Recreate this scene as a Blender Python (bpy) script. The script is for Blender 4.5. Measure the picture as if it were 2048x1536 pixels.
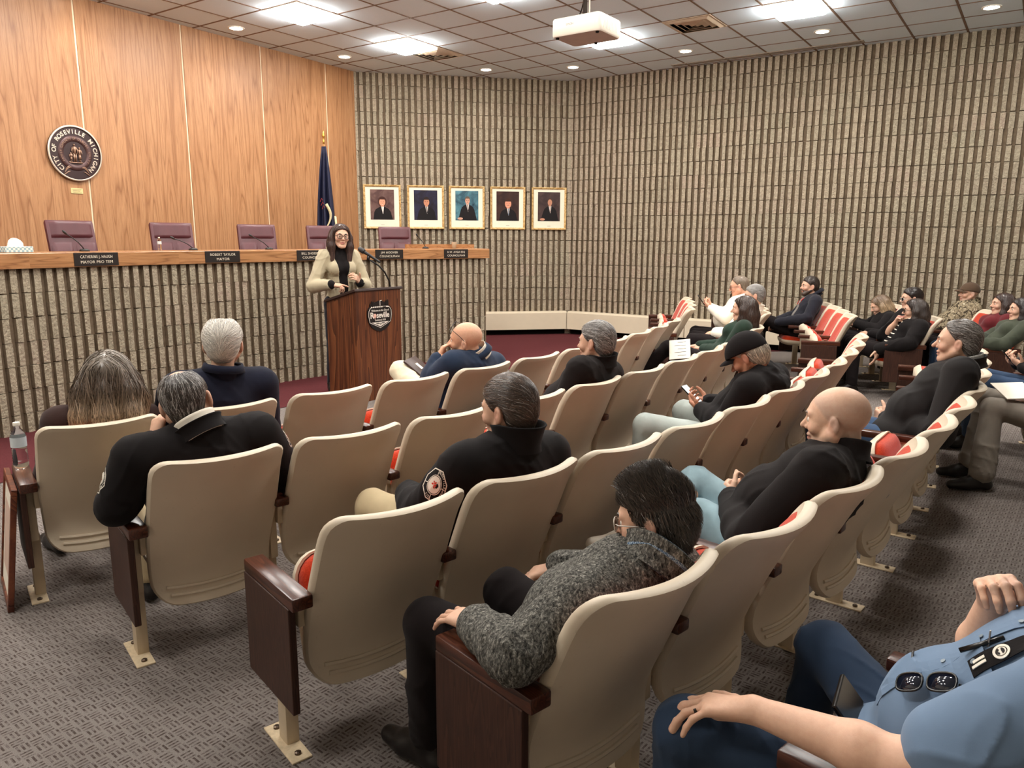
import bpy, bmesh, math, random
import numpy as np
from mathutils import Vector, Matrix

random.seed(7)
RNG = np.random.default_rng(11)
for _o in list(bpy.data.objects):
    bpy.data.objects.remove(_o)
SC = bpy.context.scene
COL = SC.collection
PI = math.pi
R_ = math.radians

# ------------------------------------------------------------------ camera, light, exposure
CAM_H = 1.64
F_PX, PITCH, ROLL = 1510.0, 0.189, 0.0045
_cp, _sp, _cr, _sr = math.cos(PITCH), math.sin(PITCH), math.cos(ROLL), math.sin(ROLL)
_r0, _u0, _f0 = Vector((1, 0, 0)), Vector((0, _sp, _cp)), Vector((0, _cp, -_sp))
_ex = _cr * _r0 + _sr * _u0
_ey = -_sr * _r0 + _cr * _u0
cam = bpy.data.cameras.new('camera')
cam.sensor_fit = 'HORIZONTAL'
cam.sensor_width = 36.0
cam.lens = 36.0 * F_PX / 2048.0
cam.clip_start = 0.05
cam.clip_end = 60
cam_o = bpy.data.objects.new('camera', cam)
COL.objects.link(cam_o)
_m = Matrix.Identity(4)
for _i in range(3):
    _m[_i][0], _m[_i][1], _m[_i][2] = _ex[_i], _ey[_i], -_f0[_i]
_m[2][3] = CAM_H
cam_o.matrix_world = _m
SC.camera = cam_o

SC.view_settings.view_transform = 'Standard'
SC.view_settings.look = 'None'
SC.view_settings.exposure = 0.38
SC.view_settings.gamma = 1.0
SC.view_settings.use_curve_mapping = False
world = bpy.data.worlds.new('world')
SC.world = world
world.use_nodes = True
world.node_tree.nodes['Background'].inputs[0].default_value = (0.9, 0.75, 0.6, 1)
world.node_tree.nodes['Background'].inputs[1].default_value = 0.02
TROFFER_STRENGTH = 52.0
DOWNLIGHT_WATTS = 25.0
LAMP_COL = (1.0, 0.97, 0.92)
SC.cycles.max_bounces = 10
SC.cycles.diffuse_bounces = 8

# ------------------------------------------------------------------ materials
def srgb(r, g, b):
    def f(c):
        c /= 255.0
        return c / 12.92 if c <= 0.04045 else ((c + 0.055) / 1.055) ** 2.4
    return (f(r), f(g), f(b), 1.0)

class NT:
    def __init__(s, name):
        s.m = bpy.data.materials.new(name)
        s.m.use_nodes = True
        s.t = s.m.node_tree
        s.b = s.t.nodes['Principled BSDF']
    def n(s, typ, **kw):
        x = s.t.nodes.new(typ)
        for k, v in kw.items():
            if k[0] == 'i' and k[1:].isdigit():
                x.inputs[int(k[1:])].default_value = v
            elif k.startswith('in_'):
                x.inputs[k[3:].replace('_', ' ')].default_value = v
            else:
                setattr(x, k, v)
        return x
    def l(s, a, b):
        s.t.links.new(a, b)
    def mapping(s, scale=(1, 1, 1), rot=(0, 0, 0), loc=(0, 0, 0), coord='Object'):
        tc = s.n('ShaderNodeTexCoord')
        mp = s.n('ShaderNodeMapping')
        mp.inputs['Scale'].default_value = scale
        mp.inputs['Rotation'].default_value = rot
        mp.inputs['Location'].default_value = loc
        s.l(tc.outputs[coord], mp.inputs[0])
        return mp.outputs[0]
    def noise(s, vec, scale=10, detail=3, rough=.5, dist=0):
        x = s.n('ShaderNodeTexNoise')
        x.inputs['Scale'].default_value = scale
        x.inputs['Detail'].default_value = detail
        x.inputs['Roughness'].default_value = rough
        x.inputs['Distortion'].default_value = dist
        if vec is not None:
            s.l(vec, x.inputs['Vector'])
        return x
    def ramp(s, fac, stops, interp='LINEAR'):
        x = s.n('ShaderNodeValToRGB')
        x.color_ramp.interpolation = interp
        el = x.color_ramp.elements
        while len(el) < len(stops):
            el.new(0.5)
        for e, (p, c) in zip(el, stops):
            e.position = p
            e.color = c
        s.l(fac, x.inputs[0])
        return x.outputs[0]
    def mix(s, fac, a, b, blend='MIX'):
        x = s.n('ShaderNodeMix', data_type='RGBA', blend_type=blend)
        for sock, v in ((x.inputs[0], fac), (x.inputs[6], a), (x.inputs[7], b)):
            if hasattr(v, 'is_output'):
                s.l(v, sock)
            else:
                sock.default_value = v
        return x.outputs[2]
    def math(s, op, a, b=0.0, c=0.0):
        x = s.n('ShaderNodeMath', operation=op)
        for sock, v in zip(x.inputs, (a, b, c)):
            if hasattr(v, 'is_output'):
                s.l(v, sock)
            else:
                sock.default_value = v
        return x.outputs[0]
    def bump(s, h, strength=.3, dist=.01):
        x = s.n('ShaderNodeBump')
        x.inputs['Strength'].default_value = strength
        x.inputs['Distance'].default_value = dist
        s.l(h, x.inputs['Height'])
        s.l(x.outputs[0], s.b.inputs['Normal'])
        return x
    def col(s, c):
        if hasattr(c, 'is_output'):
            s.l(c, s.b.inputs['Base Color'])
        else:
            s.b.inputs['Base Color'].default_value = c
    def rough(s, r, spec=None, metal=None):
        s.b.inputs['Roughness'].default_value = r
        if spec is not None:
            s.b.inputs['Specular IOR Level'].default_value = spec
        if metal is not None:
            s.b.inputs['Metallic'].default_value = metal

_plain = {}
def plain(name, rgb, rough=.5, spec=.5, metal=0.0, var=.06, nscale=9.0, bump=0.0, bscale=180.0, coord='Object'):
    """a plain surface with a little tonal noise and optional fine relief"""
    if name in _plain:
        return _plain[name]
    k = NT(name)
    v = k.mapping(coord=coord)
    n = k.noise(v, nscale, 4)
    c = srgb(*rgb)
    lo = tuple(x * (1 - var) for x in c[:3]) + (1,)
    hi = tuple(min(1, x * (1 + var)) for x in c[:3]) + (1,)
    k.col(k.ramp(n.outputs[0], [(.3, lo), (.7, hi)]))
    k.rough(rough, spec, metal)
    if bump:
        k.bump(k.noise(v, bscale, 3).outputs[0], bump, .002)
    _plain[name] = k.m
    return k.m

def emit(name, rgb, strength):
    k = NT(name)
    k.b.inputs['Base Color'].default_value = (.8, .8, .8, 1)
    k.b.inputs['Emission Color'].default_value = rgb + (1,) if len(rgb) == 3 else rgb
    k.b.inputs['Emission Strength'].default_value = strength
    return k.m

def wood(name, dark, mid, light, scale=(14, 14, 1.1), rough=.45, ring=2.2, spec=.4, rand=True, coord='Object', contrast=(.25, .5, .78)):
    """grain running along the z axis of the object"""
    k = NT(name)
    v = k.mapping(scale=scale, coord=coord)
    if rand:
        oi = k.n('ShaderNodeObjectInfo')
        add = k.n('ShaderNodeVectorMath', operation='ADD')
        sc = k.n('ShaderNodeVectorMath', operation='SCALE')
        comb = k.n('ShaderNodeCombineXYZ')
        for i in range(3):
            k.l(oi.outputs['Random'], comb.inputs[i])
        k.l(comb.outputs[0], sc.inputs[0])
        sc.inputs['Scale'].default_value = 37.0
        k.l(v, add.inputs[0])
        k.l(sc.outputs[0], add.inputs[1])
        v = add.outputs[0]
    big = k.noise(v, .35, 2, .5, .6)
    rings = k.math('FRACT', k.math('MULTIPLY', big.outputs[0], ring * 6))
    fine = k.noise(v, 6.0, 5, .65)
    f = k.math('ADD', k.math('MULTIPLY', rings, .45), k.math('MULTIPLY', fine.outputs[0], .6))
    k.col(k.ramp(f, [(contrast[0], srgb(*dark)), (contrast[1], srgb(*mid)), (contrast[2], srgb(*light))]))
    k.rough(rough, spec)
    k.bump(fine.outputs[0], .08, .001)
    return k.m

# ------------------------------------------------------------------ mesh building
class MB:
    def __init__(s):
        s.v, s.f, s.mi = [], [], []
        s.cur = 0
    def add(s, verts, faces):
        o = len(s.v)
        s.v.extend(tuple(p) for p in verts)
        for f in faces:
            s.f.append(tuple(i + o for i in f))
            s.mi.append(s.cur)
        return s
    def box(s, x0, x1, y0, y1, z0, z1, M=None):
        vs = [(x, y, z) for z in (z0, z1) for y in (y0, y1) for x in (x0, x1)]
        if M is not None:
            vs = [M @ Vector(p) for p in vs]
        return s.add(vs, [(0, 2, 3, 1), (4, 5, 7, 6), (0, 1, 5, 4), (2, 6, 7, 3), (0, 4, 6, 2), (1, 3, 7, 5)])
    def rbox(s, x0, x1, y0, y1, z0, z1, c=.004, M=None):
        """box with chamfered edges"""
        c = min(c, (x1 - x0) / 2.01, (y1 - y0) / 2.01, (z1 - z0) / 2.01)
        bm = bmesh.new()
        bmesh.ops.create_cube(bm, size=1.0)
        for p in bm.verts:
            p.co = Vector(((x0 + x1) / 2 + p.co.x * (x1 - x0), (y0 + y1) / 2 + p.co.y * (y1 - y0), (z0 + z1) / 2 + p.co.z * (z1 - z0)))
        bmesh.ops.bevel(bm, geom=list(bm.edges), offset=c, segments=2, profile=.5, affect='EDGES')
        bm.verts.index_update()
        vs = [p.co.copy() for p in bm.verts]
        fs = [tuple(q.index for q in f.verts) for f in bm.faces]
        bm.free()
        if M is not None:
            vs = [M @ p for p in vs]
        return s.add(vs, fs)
    def tube(s, pts, r, n=8, caps=True, flat=1.0):
        pts = [Vector(p) for p in pts]
        if not isinstance(r, (list, tuple)):
            r = [r] * len(pts)
        t0 = (pts[1] - pts[0]).normalized()
        ref = Vector((0, 0, 1)) if abs(t0.z) < .9 else Vector((1, 0, 0))
        a = t0.cross(ref).normalized()
        vs = []
        for i, p in enumerate(pts):
            t = (pts[min(i + 1, len(pts) - 1)] - pts[max(i - 1, 0)]).normalized()
            a = (a - t * a.dot(t)).normalized()
            b = t.cross(a)
            for k in range(n):
                an = 2 * PI * k / n
                vs.append(p + (a * math.cos(an) + b * math.sin(an) * flat) * r[i])
        fs = []
        for i in range(len(pts) - 1):
            for k in range(n):
                k2 = (k + 1) % n
                fs.append((i * n + k, i * n + k2, (i + 1) * n + k2, (i + 1) * n + k))
        if caps:
            fs.append(tuple(range(n - 1, -1, -1)))
            fs.append(tuple((len(pts) - 1) * n + k for k in range(n)))
        return s.add(vs, fs)
    def lathe(s, prof, n=24, M=None, caps=True):
        """prof: list of (r, z) from bottom to top"""
        vs, fs = [], []
        for r, z in prof:
            for k in range(n):
                an = 2 * PI * k / n
                vs.append(Vector((r * math.cos(an), r * math.sin(an), z)))
        for i in range(len(prof) - 1):
            for k in range(n):
                k2 = (k + 1) % n
                fs.append((i * n + k, i * n + k2, (i + 1) * n + k2, (i + 1) * n + k))
        if caps and prof[0][0] > 1e-6:
            fs.append(tuple(range(n - 1, -1, -1)))
        if caps and prof[-1][0] > 1e-6:
            fs.append(tuple((len(prof) - 1) * n + k for k in range(n)))
        if M is not None:
            vs = [M @ p for p in vs]
        return s.add(vs, fs)
    def prism(s, poly, d0, d1, M=None):
        """poly: 2-D outline (counter-clockwise) in x,z; extruded along y from d0 to d1"""
        n = len(poly)
        vs = [Vector((x, d0, z)) for x, z in poly] + [Vector((x, d1, z)) for x, z in poly]
        fs = [tuple(range(n)), tuple(range(2 * n - 1, n - 1, -1))]
        for i in range(n):
            j = (i + 1) % n
            fs.append((j, i, n + i, n + j))
        if M is not None:
            vs = [M @ p for p in vs]
        return s.add(vs, fs)
    def grid(s, P, closed_u=False, flip=False):
        """P[i][j] of points"""
        ni, nj = len(P), len(P[0])
        vs = [p for row in P for p in row]
        fs = []
        for i in range(ni - 1):
            for j in range(nj if closed_u else nj - 1):
                j2 = (j + 1) % nj
                q = (i * nj + j, i * nj + j2, (i + 1) * nj + j2, (i + 1) * nj + j)
                fs.append(q[::-1] if flip else q)
        return s.add(vs, fs)
    def mesh(s, name, mats, smooth=False, angle=None):
        me = bpy.data.meshes.new(name)
        me.from_pydata([tuple(p) for p in s.v], [], s.f)
        if not isinstance(mats, (list, tuple)):
            mats = [mats]
        for m in mats:
            me.materials.append(m)
        if len(mats) > 1:
            me.polygons.foreach_set('material_index', s.mi)
        if smooth or angle is not None:
            me.polygons.foreach_set('use_smooth', [True] * len(me.polygons))
            if angle is not None:
                me.set_sharp_from_angle(angle=R_(angle))
        me.update()
        return me
    def obj(s, name, mats, parent=None, smooth=False, angle=None, loc=None):
        return link(name, s.mesh(name, mats, smooth, angle), parent, loc)

def link(name, data, parent=None, loc=None, M=None):
    o = bpy.data.objects.new(name, data)
    COL.objects.link(o)
    if parent is not None:
        o.parent = parent
    if loc is not None:
        o.location = loc
    if M is not None:
        o.matrix_local = M
    return o

def tag(o, label=None, cat=None, group=None, kind=None):
    if label:
        o['label'] = label
    if cat:
        o['category'] = cat
    if group:
        o['group'] = group
    if kind:
        o['kind'] = kind
    return o

def thing(name, label, cat, loc=(0, 0, 0), rz=0.0, group=None, M=None):
    o = bpy.data.objects.new(name, None)
    o.empty_display_size = .1
    COL.objects.link(o)
    if M is not None:
        o.matrix_world = M
    else:
        o.location = loc
        o.rotation_euler = (0, 0, rz)
    return tag(o, label, cat, group)

def copy_tree(o, parent=None):
    c = o.copy()
    COL.objects.link(c)
    if parent is not None:
        c.parent = parent
    for ch in list(o.children):
        copy_tree(ch, c)
    return c

def frame(origin, xdir, zdir=(0, 0, 1)):
    """matrix with x along xdir, z along zdir, y = z cross x"""
    x = Vector(xdir).normalized()
    z = Vector(zdir).normalized()
    y = z.cross(x).normalized()
    z = x.cross(y)
    M = Matrix.Identity(4)
    for i in range(3):
        M[i][0], M[i][1], M[i][2], M[i][3] = x[i], y[i], z[i], origin[i]
    return M

_fontcache = {}
def text_mesh(body, size, depth=.001, align='CENTER', bold=0.0, spacing=1.0, xscale=1.0):
    """lettering as vertices and faces; reads along +x with up +z, facing -y"""
    cu = bpy.data.curves.new('lettering', 'FONT')
    cu.body = body
    cu.size = size
    cu.align_x = align
    cu.align_y = 'CENTER'
    cu.extrude = depth
    cu.offset = bold
    cu.space_character = spacing
    cu.resolution_u = 3
    o = bpy.data.objects.new('lettering', cu)
    COL.objects.link(o)
    dg = bpy.context.evaluated_depsgraph_get()
    me = bpy.data.meshes.new_from_object(o.evaluated_get(dg))
    vs = [Vector((p.co.x * xscale, -p.co.z, p.co.y)) for p in me.vertices]
    fs = [tuple(p.vertices) for p in me.polygons]
    bpy.data.objects.remove(o)
    bpy.data.curves.remove(cu)
    bpy.data.meshes.remove(me)
    return vs, fs

def text_into(mb, body, size, M, **kw):
    vs, fs = text_mesh(body, size, **kw)
    return mb.add([M @ p for p in vs], fs)
# ------------------------------------------------------------------ the room
CEIL = 4.26
WA = Vector((-2.54, 12.75, 0)); WB = Vector((.987, 13.389, 0)); WC = Vector((9.2, 8.07, 0))
dW = Vector((2.22, 3.62, 0)).normalized()
WL = WA - dW * 10.5
POLY = [WL, WA, WB, WC, Vector((10.6, 3.0, 0)), Vector((8, -3, 0)), Vector((0, -5, 0)), Vector((-6.5, -2, 0))]

def in_view(p, mx=0.0, my=0.0):
    """whether a point lands in the picture widened by mx, my (fractions of its size)"""
    d = Vector(p) - Vector((0, 0, CAM_H))
    z = d.dot(_f0)
    if z < .1:
        return False
    u = F_PX * d.dot(_ex) / z / 2048
    v = F_PX * d.dot(_ey) / z / 1536
    return abs(u) < .5 + mx and abs(v) < .5 + my

M_block = None
def make_block_mat():
    k = NT('split_face_block')
    v = k.mapping()
    oi = k.n('ShaderNodeObjectInfo')
    add = k.n('ShaderNodeVectorMath', operation='MULTIPLY_ADD')
    k.l(oi.outputs['Random'], add.inputs[0]); add.inputs[1].default_value = (31, 17, 23)
    k.l(v, add.inputs[2])
    v = add.outputs[0]
    tone = k.ramp(oi.outputs['Random'], [(0, srgb(148, 137, 118)), (.35, srgb(164, 149, 129)), (.6, srgb(152, 144, 124)), (.8, srgb(166, 146, 130)), (1, srgb(144, 135, 116))])
    n1 = k.noise(v, 26, 5, .7)
    n2 = k.noise(v, 110, 4, .75)
    vo = k.n('ShaderNodeTexVoronoi'); vo.inputs['Scale'].default_value = 42; k.l(v, vo.inputs['Vector'])
    c = k.mix(k.ramp(n1.outputs[0], [(.35, (0, 0, 0, 1)), (.75, (1, 1, 1, 1))]), tone, srgb(190, 178, 154))
    c = k.mix(k.ramp(n2.outputs[0], [(.30, (1, 1, 1, 1)), (.48, (0, 0, 0, 1))]), c, srgb(100, 90, 74))
    k.col(c)
    k.rough(.95, .15)
    h = k.math('ADD', k.math('ADD', k.math('MULTIPLY', n1.outputs[0], 1.0), k.math('MULTIPLY', n2.outputs[0], .55)), k.math('MULTIPLY', vo.outputs['Distance'], .7))
    k.bump(h, .95, .014)
    return k.m
M_block = make_block_mat()
M_groove = plain('mortar_joint', (120, 104, 86), .95, .1, var=.15, nscale=30)
M_flute = plain('smooth_shaded_flute', (110, 95, 77), .9, .1, var=.2, nscale=22, bump=.3, bscale=90)  # smooth flute faces, colour darkened to paint in the shade of the grooves
BL, BH, PITCHR = .4064, .2032, .1016

def brick_mesh(i, half=False):
    r = random.Random(100 + i)
    n = 2 if half else 4
    D = .038
    mb = MB()
    for zz in range(1):
        low, top = [], []
        for k in range(n):
            x0 = k * PITCHR
            j = r.uniform(-.006, .006)
            a, b = x0 + .0225 + r.uniform(-.005, .004), x0 + .0800 + r.uniform(-.004, .005)
            for out, jj in ((low, j + r.uniform(-.003, .003)), (top, j + r.uniform(-.003, .003))):
                out += [(x0 + (.002 if k == 0 else 0), D), (a - .003, D), (a + .0015, jj), (b - .0015, jj), (b + .003, D)]
        for out in (low, top):
            out.append((n * PITCHR - .003, D))
        z0, z1 = .0036, BH - .0036
        vs = [(x, y, z0) for x, y in low] + [(x, y, z1) for x, y in top]
        m = len(low)
        fs = [(q, q + 1, m + q + 1, m + q) for q in range(m - 1)]
        for k in range(n):
            q = k * 5 + 1
            fs.append((q, q + 3, q + 2, q + 1)); fs.append((m + q, m + q + 1, m + q + 2, m + q + 3))
        mb.add(vs, fs)
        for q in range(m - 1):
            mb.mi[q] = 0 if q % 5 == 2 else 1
    return mb
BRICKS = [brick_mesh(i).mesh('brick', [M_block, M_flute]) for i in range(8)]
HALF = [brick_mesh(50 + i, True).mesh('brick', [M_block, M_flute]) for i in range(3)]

def lay_bricks(wall, spots, most=300):
    """spots: (matrix in the wall's space, world centre, half). The 300 that show largest are single bricks, the others one part."""
    seen = [s for s in spots if in_view(s[1], .04, .04)]
    rest = [s for s in spots if not in_view(s[1], .04, .04)]
    seen.sort(key=lambda s: (s[1] - Vector((0, 0, CAM_H))).length)
    rest += seen[most:]
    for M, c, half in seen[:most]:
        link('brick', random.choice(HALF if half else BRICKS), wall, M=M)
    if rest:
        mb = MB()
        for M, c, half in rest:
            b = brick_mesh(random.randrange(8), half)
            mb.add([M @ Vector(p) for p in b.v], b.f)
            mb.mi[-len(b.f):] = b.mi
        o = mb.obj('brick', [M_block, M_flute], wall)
        o['kind'] = 'stuff'

def jitter(x, z, y=0.0):
    return Matrix.Translation((x, y + random.uniform(-.004, .004), z + random.uniform(-.003, .003))) @ Matrix.Rotation(random.uniform(-.004, .004), 4, 'Y')

def straight_block_wall(name, A, B, z0=0.0, skip=None):
    d = (B - A); L = d.length
    W = frame(A, d)
    mb = MB().box(-.12, L + .12, .043, .25, 0, CEIL + .25)
    w = mb.obj(name, M_groove)
    w.matrix_world = W
    tag(w, kind='structure')
    spots = []
    for r in range(int(math.ceil((CEIL - z0) / BH))):
        z = z0 + r * BH
        x = -.05 - (BL / 2 if r % 2 else 0)
        while x < L + .05:
            M = jitter(x, z)
            spots.append((M, W @ Vector((x + BL / 2, 0, z + BH / 2)), False))
            x += BL
    lay_bricks(w, spots)
    return w, W, L
wall_mid, W_mid, L_mid = straight_block_wall('wall_mid', WA, WB)
wall_right, W_right, L_right = straight_block_wall('wall_right', WB, WC)

# wood panelled wall on the left
M_oak = None
def make_oak(name, rand=True):
    k = NT(name)
    tc = k.n('ShaderNodeTexCoord')
    oi = k.n('ShaderNodeObjectInfo')
    off = k.n('ShaderNodeVectorMath', operation='MULTIPLY_ADD')
    k.l(oi.outputs['Random'], off.inputs[0]); off.inputs[1].default_value = (13, 7, 29)
    k.l(tc.outputs['Object'], off.inputs[2])
    mp = k.n('ShaderNodeMapping'); mp.inputs['Scale'].default_value = (7.5, 7.5, .42)
    k.l(off.outputs[0], mp.inputs[0])
    n0 = k.noise(mp.outputs[0], 1.0, 1, .4, .35)
    bands = k.math('PINGPONG', k.math('MULTIPLY', n0.outputs[0], 15.0), 1.0)
    mp2 = k.n('ShaderNodeMapping'); mp2.inputs['Scale'].default_value = (240, 240, 5)
    k.l(off.outputs[0], mp2.inputs[0])
    pores = k.noise(mp2.outputs[0], 1.0, 3, .6)
    mp3 = k.n('ShaderNodeMapping'); mp3.inputs['Scale'].default_value = (16, 16, .5)
    k.l(off.outputs[0], mp3.inputs[0])
    wide = k.noise(mp3.outputs[0], 1.0, 3, .6)
    c = k.ramp(bands, [(.0, srgb(134, 92, 60)), (.22, srgb(162, 117, 80)), (.75, srgb(177, 132, 93)), (1, srgb(170, 125, 86))])
    c = k.mix(k.ramp(wide.outputs[0], [(.35, (0, 0, 0, 1)), (.7, (.55, .55, .55, 1))]), c, srgb(150, 103, 67))
    c = k.mix(k.ramp(pores.outputs[0], [(.32, (.75, .75, .75, 1)), (.5, (0, 0, 0, 1))]), c, srgb(124, 83, 53))
    k.col(c)
    k.rough(.42, .35)
    k.bump(pores.outputs[0], .05, .0006)
    return k.m
M_oak = make_oak('oak_veneer')
M_reveal = plain('panel_reveal', (226, 208, 176), .5, .3)
wall_left = MB().box(0, 10.62, .010, .25, 0, CEIL + .25).obj('wall_left', M_reveal)
W_left = frame(WL, dW)
wall_left.matrix_world = W_left
tag(wall_left, kind='structure')
# seams measured from the corner with the block wall
seams = [0.0, .63, 1.865, 3.11, 4.45, 5.78, 7.1, 8.4, 9.7, 10.5]
for a, b in zip(seams[:-1], seams[1:]):
    x1, x0 = 10.5 - a, 10.5 - b
    MB().rbox(-(x1 - x0) / 2 + .011, (x1 - x0) / 2 - .011, 0, .020, 0, CEIL + .05, .003).obj('wood_panel', M_oak, wall_left, loc=((x0 + x1) / 2, 0, 0))

# the walls behind and beside the camera
M_plaster = plain('painted_block', (238, 230, 216), .9, .2)
for nm, a, b in (('wall_right_side', POLY[3], POLY[4]), ('wall_back_right', POLY[4], POLY[5]), ('wall_back', POLY[5], POLY[6]), ('wall_back_left', POLY[6], POLY[7]), ('wall_left_side', POLY[7], POLY[0])):
    w = MB().box(-.1, (b - a).length + .1, 0, .2, 0, CEIL + .25).obj(nm, M_plaster)
    w.matrix_world = frame(a, b - a)
    tag(w, kind='structure')

# floor: grey patterned carpet, and the plain maroon carpet in front of the dais
def make_carpet():
    k = NT('grey_patterned_carpet')
    v = k.mapping(scale=(22, 22, 22), rot=(0, 0, R_(38)))
    sep = k.n('ShaderNodeSeparateXYZ'); k.l(v, sep.inputs[0])
    fx, fy = k.math('FRACT', sep.outputs[0]), k.math('FRACT', sep.outputs[1])
    ck = k.n('ShaderNodeTexChecker'); ck.inputs['Scale'].default_value = 1.0; k.l(v, ck.inputs[0])
    def bars(a, b):
        s = k.math('GREATER_THAN', k.math('FRACT', k.math('MULTIPLY', a, 3.0)), .52)
        lim = k.math('MULTIPLY', k.math('GREATER_THAN', b, .12), k.math('LESS_THAN', b, .88))
        return k.math('MULTIPLY', s, lim)
    hx = bars(fx, fy); hy = bars(fy, fx)
    pat = k.math('ADD', k.math('MULTIPLY', hx, ck.outputs['Fac']), k.math('MULTIPLY', hy, k.math('SUBTRACT', 1.0, ck.outputs['Fac'])))
    w2 = k.mapping()
    sp = k.noise(w2, 420, 3, .7)
    lo = k.noise(w2, 3.0, 3, .6)
    base = k.ramp(sp.outputs[0], [(.3, srgb(90, 83, 78)), (.55, srgb(134, 126, 121)), (.75, srgb(168, 160, 154))])
    base = k.mix(k.math('MULTIPLY', k.ramp(lo.outputs[0], [(.3, (0, 0, 0, 1)), (.8, (1, 1, 1, 1))]), .35), base, srgb(104, 94, 88))
    dark = k.ramp(sp.outputs[0], [(.3, srgb(46, 37, 33)), (.7, srgb(92, 80, 74))])
    brk = k.noise(w2, 60, 2, .5)
    m = k.math('MULTIPLY', pat, k.ramp(brk.outputs[0], [(.38, (.25, .25, .25, 1)), (.6, (1, 1, 1, 1))]))
    k.col(k.mix(m, base, dark))
    k.rough(1.0, .05)
    k.bump(k.math('SUBTRACT', sp.outputs[0], k.math('MULTIPLY', m, .7)), .6, .004)
    return k.m
M_carpet = make_carpet()
M_maroon = plain('maroon_carpet', (84, 42, 44), 1.0, .05, var=.14, nscale=90, bump=.5, bscale=420)
fl = MB().add([(p.x, p.y, 0) for p in POLY] + [(p.x, p.y, -.15) for p in POLY],
              [tuple(range(len(POLY) - 1, -1, -1)), tuple(range(len(POLY), 2 * len(POLY)))] +
              [(i, (i + 1) % 8, 8 + (i + 1) % 8, 8 + i) for i in range(8)])
floor = fl.obj('floor', M_carpet)
tag(floor, kind='structure')
DC = Vector((5.727, 1.704, 0)); DR = 10.853
def dpt(ang, r, z=0.0):
    a = R_(ang)
    return Vector((DC.x + r * math.cos(a), DC.y + r * math.sin(a), z))
mb = MB()
arc = [dpt(a, DR - 1.12, .004) for a in np.linspace(172, 95, 60)]
outer = [dpt(a, DR + 3.6, .004) for a in np.linspace(172, 95, 60)]
def clamp_in(p):
    # keep the carpet inside the room's outline
    for A, B in ((WL, WA), (WA, WB), (WB, WC)):
        d = (B - A).normalized(); nrm = Vector((-d.y, d.x, 0))
        s = (Vector((p.x, p.y, 0)) - A).dot(nrm)
        if s > -.0:
            p = p - nrm * (s + .0)
    return p
outer = [clamp_in(clamp_in(p)) for p in outer]
mb.add(arc + outer, [(i + 1, i, 60 + i, 61 + i) for i in range(59)])
mc = mb.obj('floor_front', M_maroon)
tag(mc, kind='structure')

# ------------------------------------------------------------------ ceiling
T = .6096
GYAW, GX0, GY0 = -.60611, -3.7857, 9.3133
ga = Vector((-math.cos(GYAW), -math.sin(GYAW), 0)); gb = Vector((-math.sin(GYAW), math.cos(GYAW), 0))
def gpt(a, b, z=CEIL):
    return Vector((GX0, GY0, z)) + ga * (a * T) + gb * (b * T)
M_tile = plain('ceiling_tile', (220, 236, 246), .95, .1, var=.04, nscale=160, bump=.25, bscale=300)
M_gridbar = plain('ceiling_grid_bar', (122, 100, 84), .6, .2)
ceil = MB().add([(p.x, p.y, CEIL + .02) for p in POLY] + [(p.x, p.y, CEIL + .2) for p in POLY],
                [tuple(range(8)), tuple(range(15, 7, -1))] + [(i, (i + 1) % 8, 8 + (i + 1) % 8, 8 + i) for i in range(8)]).obj('ceiling', M_tile)
tag(ceil, kind='structure')
def in_poly(p):
    n = len(POLY)
    for i in range(n):
        A, B = POLY[i], POLY[(i + 1) % n]
        d = B - A
        if d.x * (p.y - A.y) - d.y * (p.x - A.x) > .34 * d.length:
            return False
    return True
TROFFERS = [(-2, 1), (-2, 4), (-6, 2), (-6, 6), (-10, 6), (-10, 2), (-6, -2), (-2, -2), (-14, 6), (-14, 2), (-10, -2), (-6, -6), (-14, -2), (-10, -6), (-2, -6), (-6, -10), (-10, -10)]
VENTS = [(-2, 5), (-8, 6)]
DOWN = [(0, 1), (0, 4), (-2, 7), (-4, 8), (-7, 8), (-10, 8), (-13, 8), (0, -2), (0, -5)]
TROFFERS = [(a, b) for a, b in TROFFERS if in_poly(gpt(a + .5, b + .5)) ]
tile_me = MB().rbox(-T / 2 + .013, T / 2 - .013, -T / 2 + .013, T / 2 - .013, -.001, .014, .003).mesh('ceiling_tile', M_tile)
GM = Matrix.Rotation(math.atan2(gb.y, gb.x) - PI / 2, 4, 'Z')
for a in range(-20, 5):
    for b in range(-14, 12):
        c = gpt(a + .5, b + .5)
        if not in_poly(c) or (a, b) in TROFFERS or (a, b) in VENTS:
            continue
        if not any(in_view(gpt(a + x, b + y), .12, .12) for x in (0, 1) for y in (0, 1)):
            continue
        link('ceiling_tile', tile_me, ceil, M=Matrix.Translation(c) @ GM)
for a in range(-17, 5):
    pts = [b for b in np.arange(-12, 12, .25) if in_poly(gpt(a, b)) and in_view(gpt(a, b), .12, .12)]
    if len(pts) > 1:
        p0, p1 = gpt(a, min(pts)), gpt(a, max(pts))
        o = MB().box(-(p1 - p0).length / 2, (p1 - p0).length / 2, -.011, .011, -.004, .016).obj('grid_bar', M_gridbar, ceil)
        o.matrix_local = frame((p0 + p1) / 2, gb)
for b in range(-14, 12):
    pts = [a for a in np.arange(-20, 5, .25) if in_poly(gpt(a, b)) and in_view(gpt(a, b), .12, .12)]
    if len(pts) > 1:
        p0, p1 = gpt(min(pts), b), gpt(max(pts), b)
        o = MB().box(-(p1 - p0).length / 2, (p1 - p0).length / 2, -.011, .011, -.0035, .016).obj('grid_bar', M_gridbar, ceil)
        o.matrix_local = frame((p0 + p1) / 2, ga)

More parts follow.
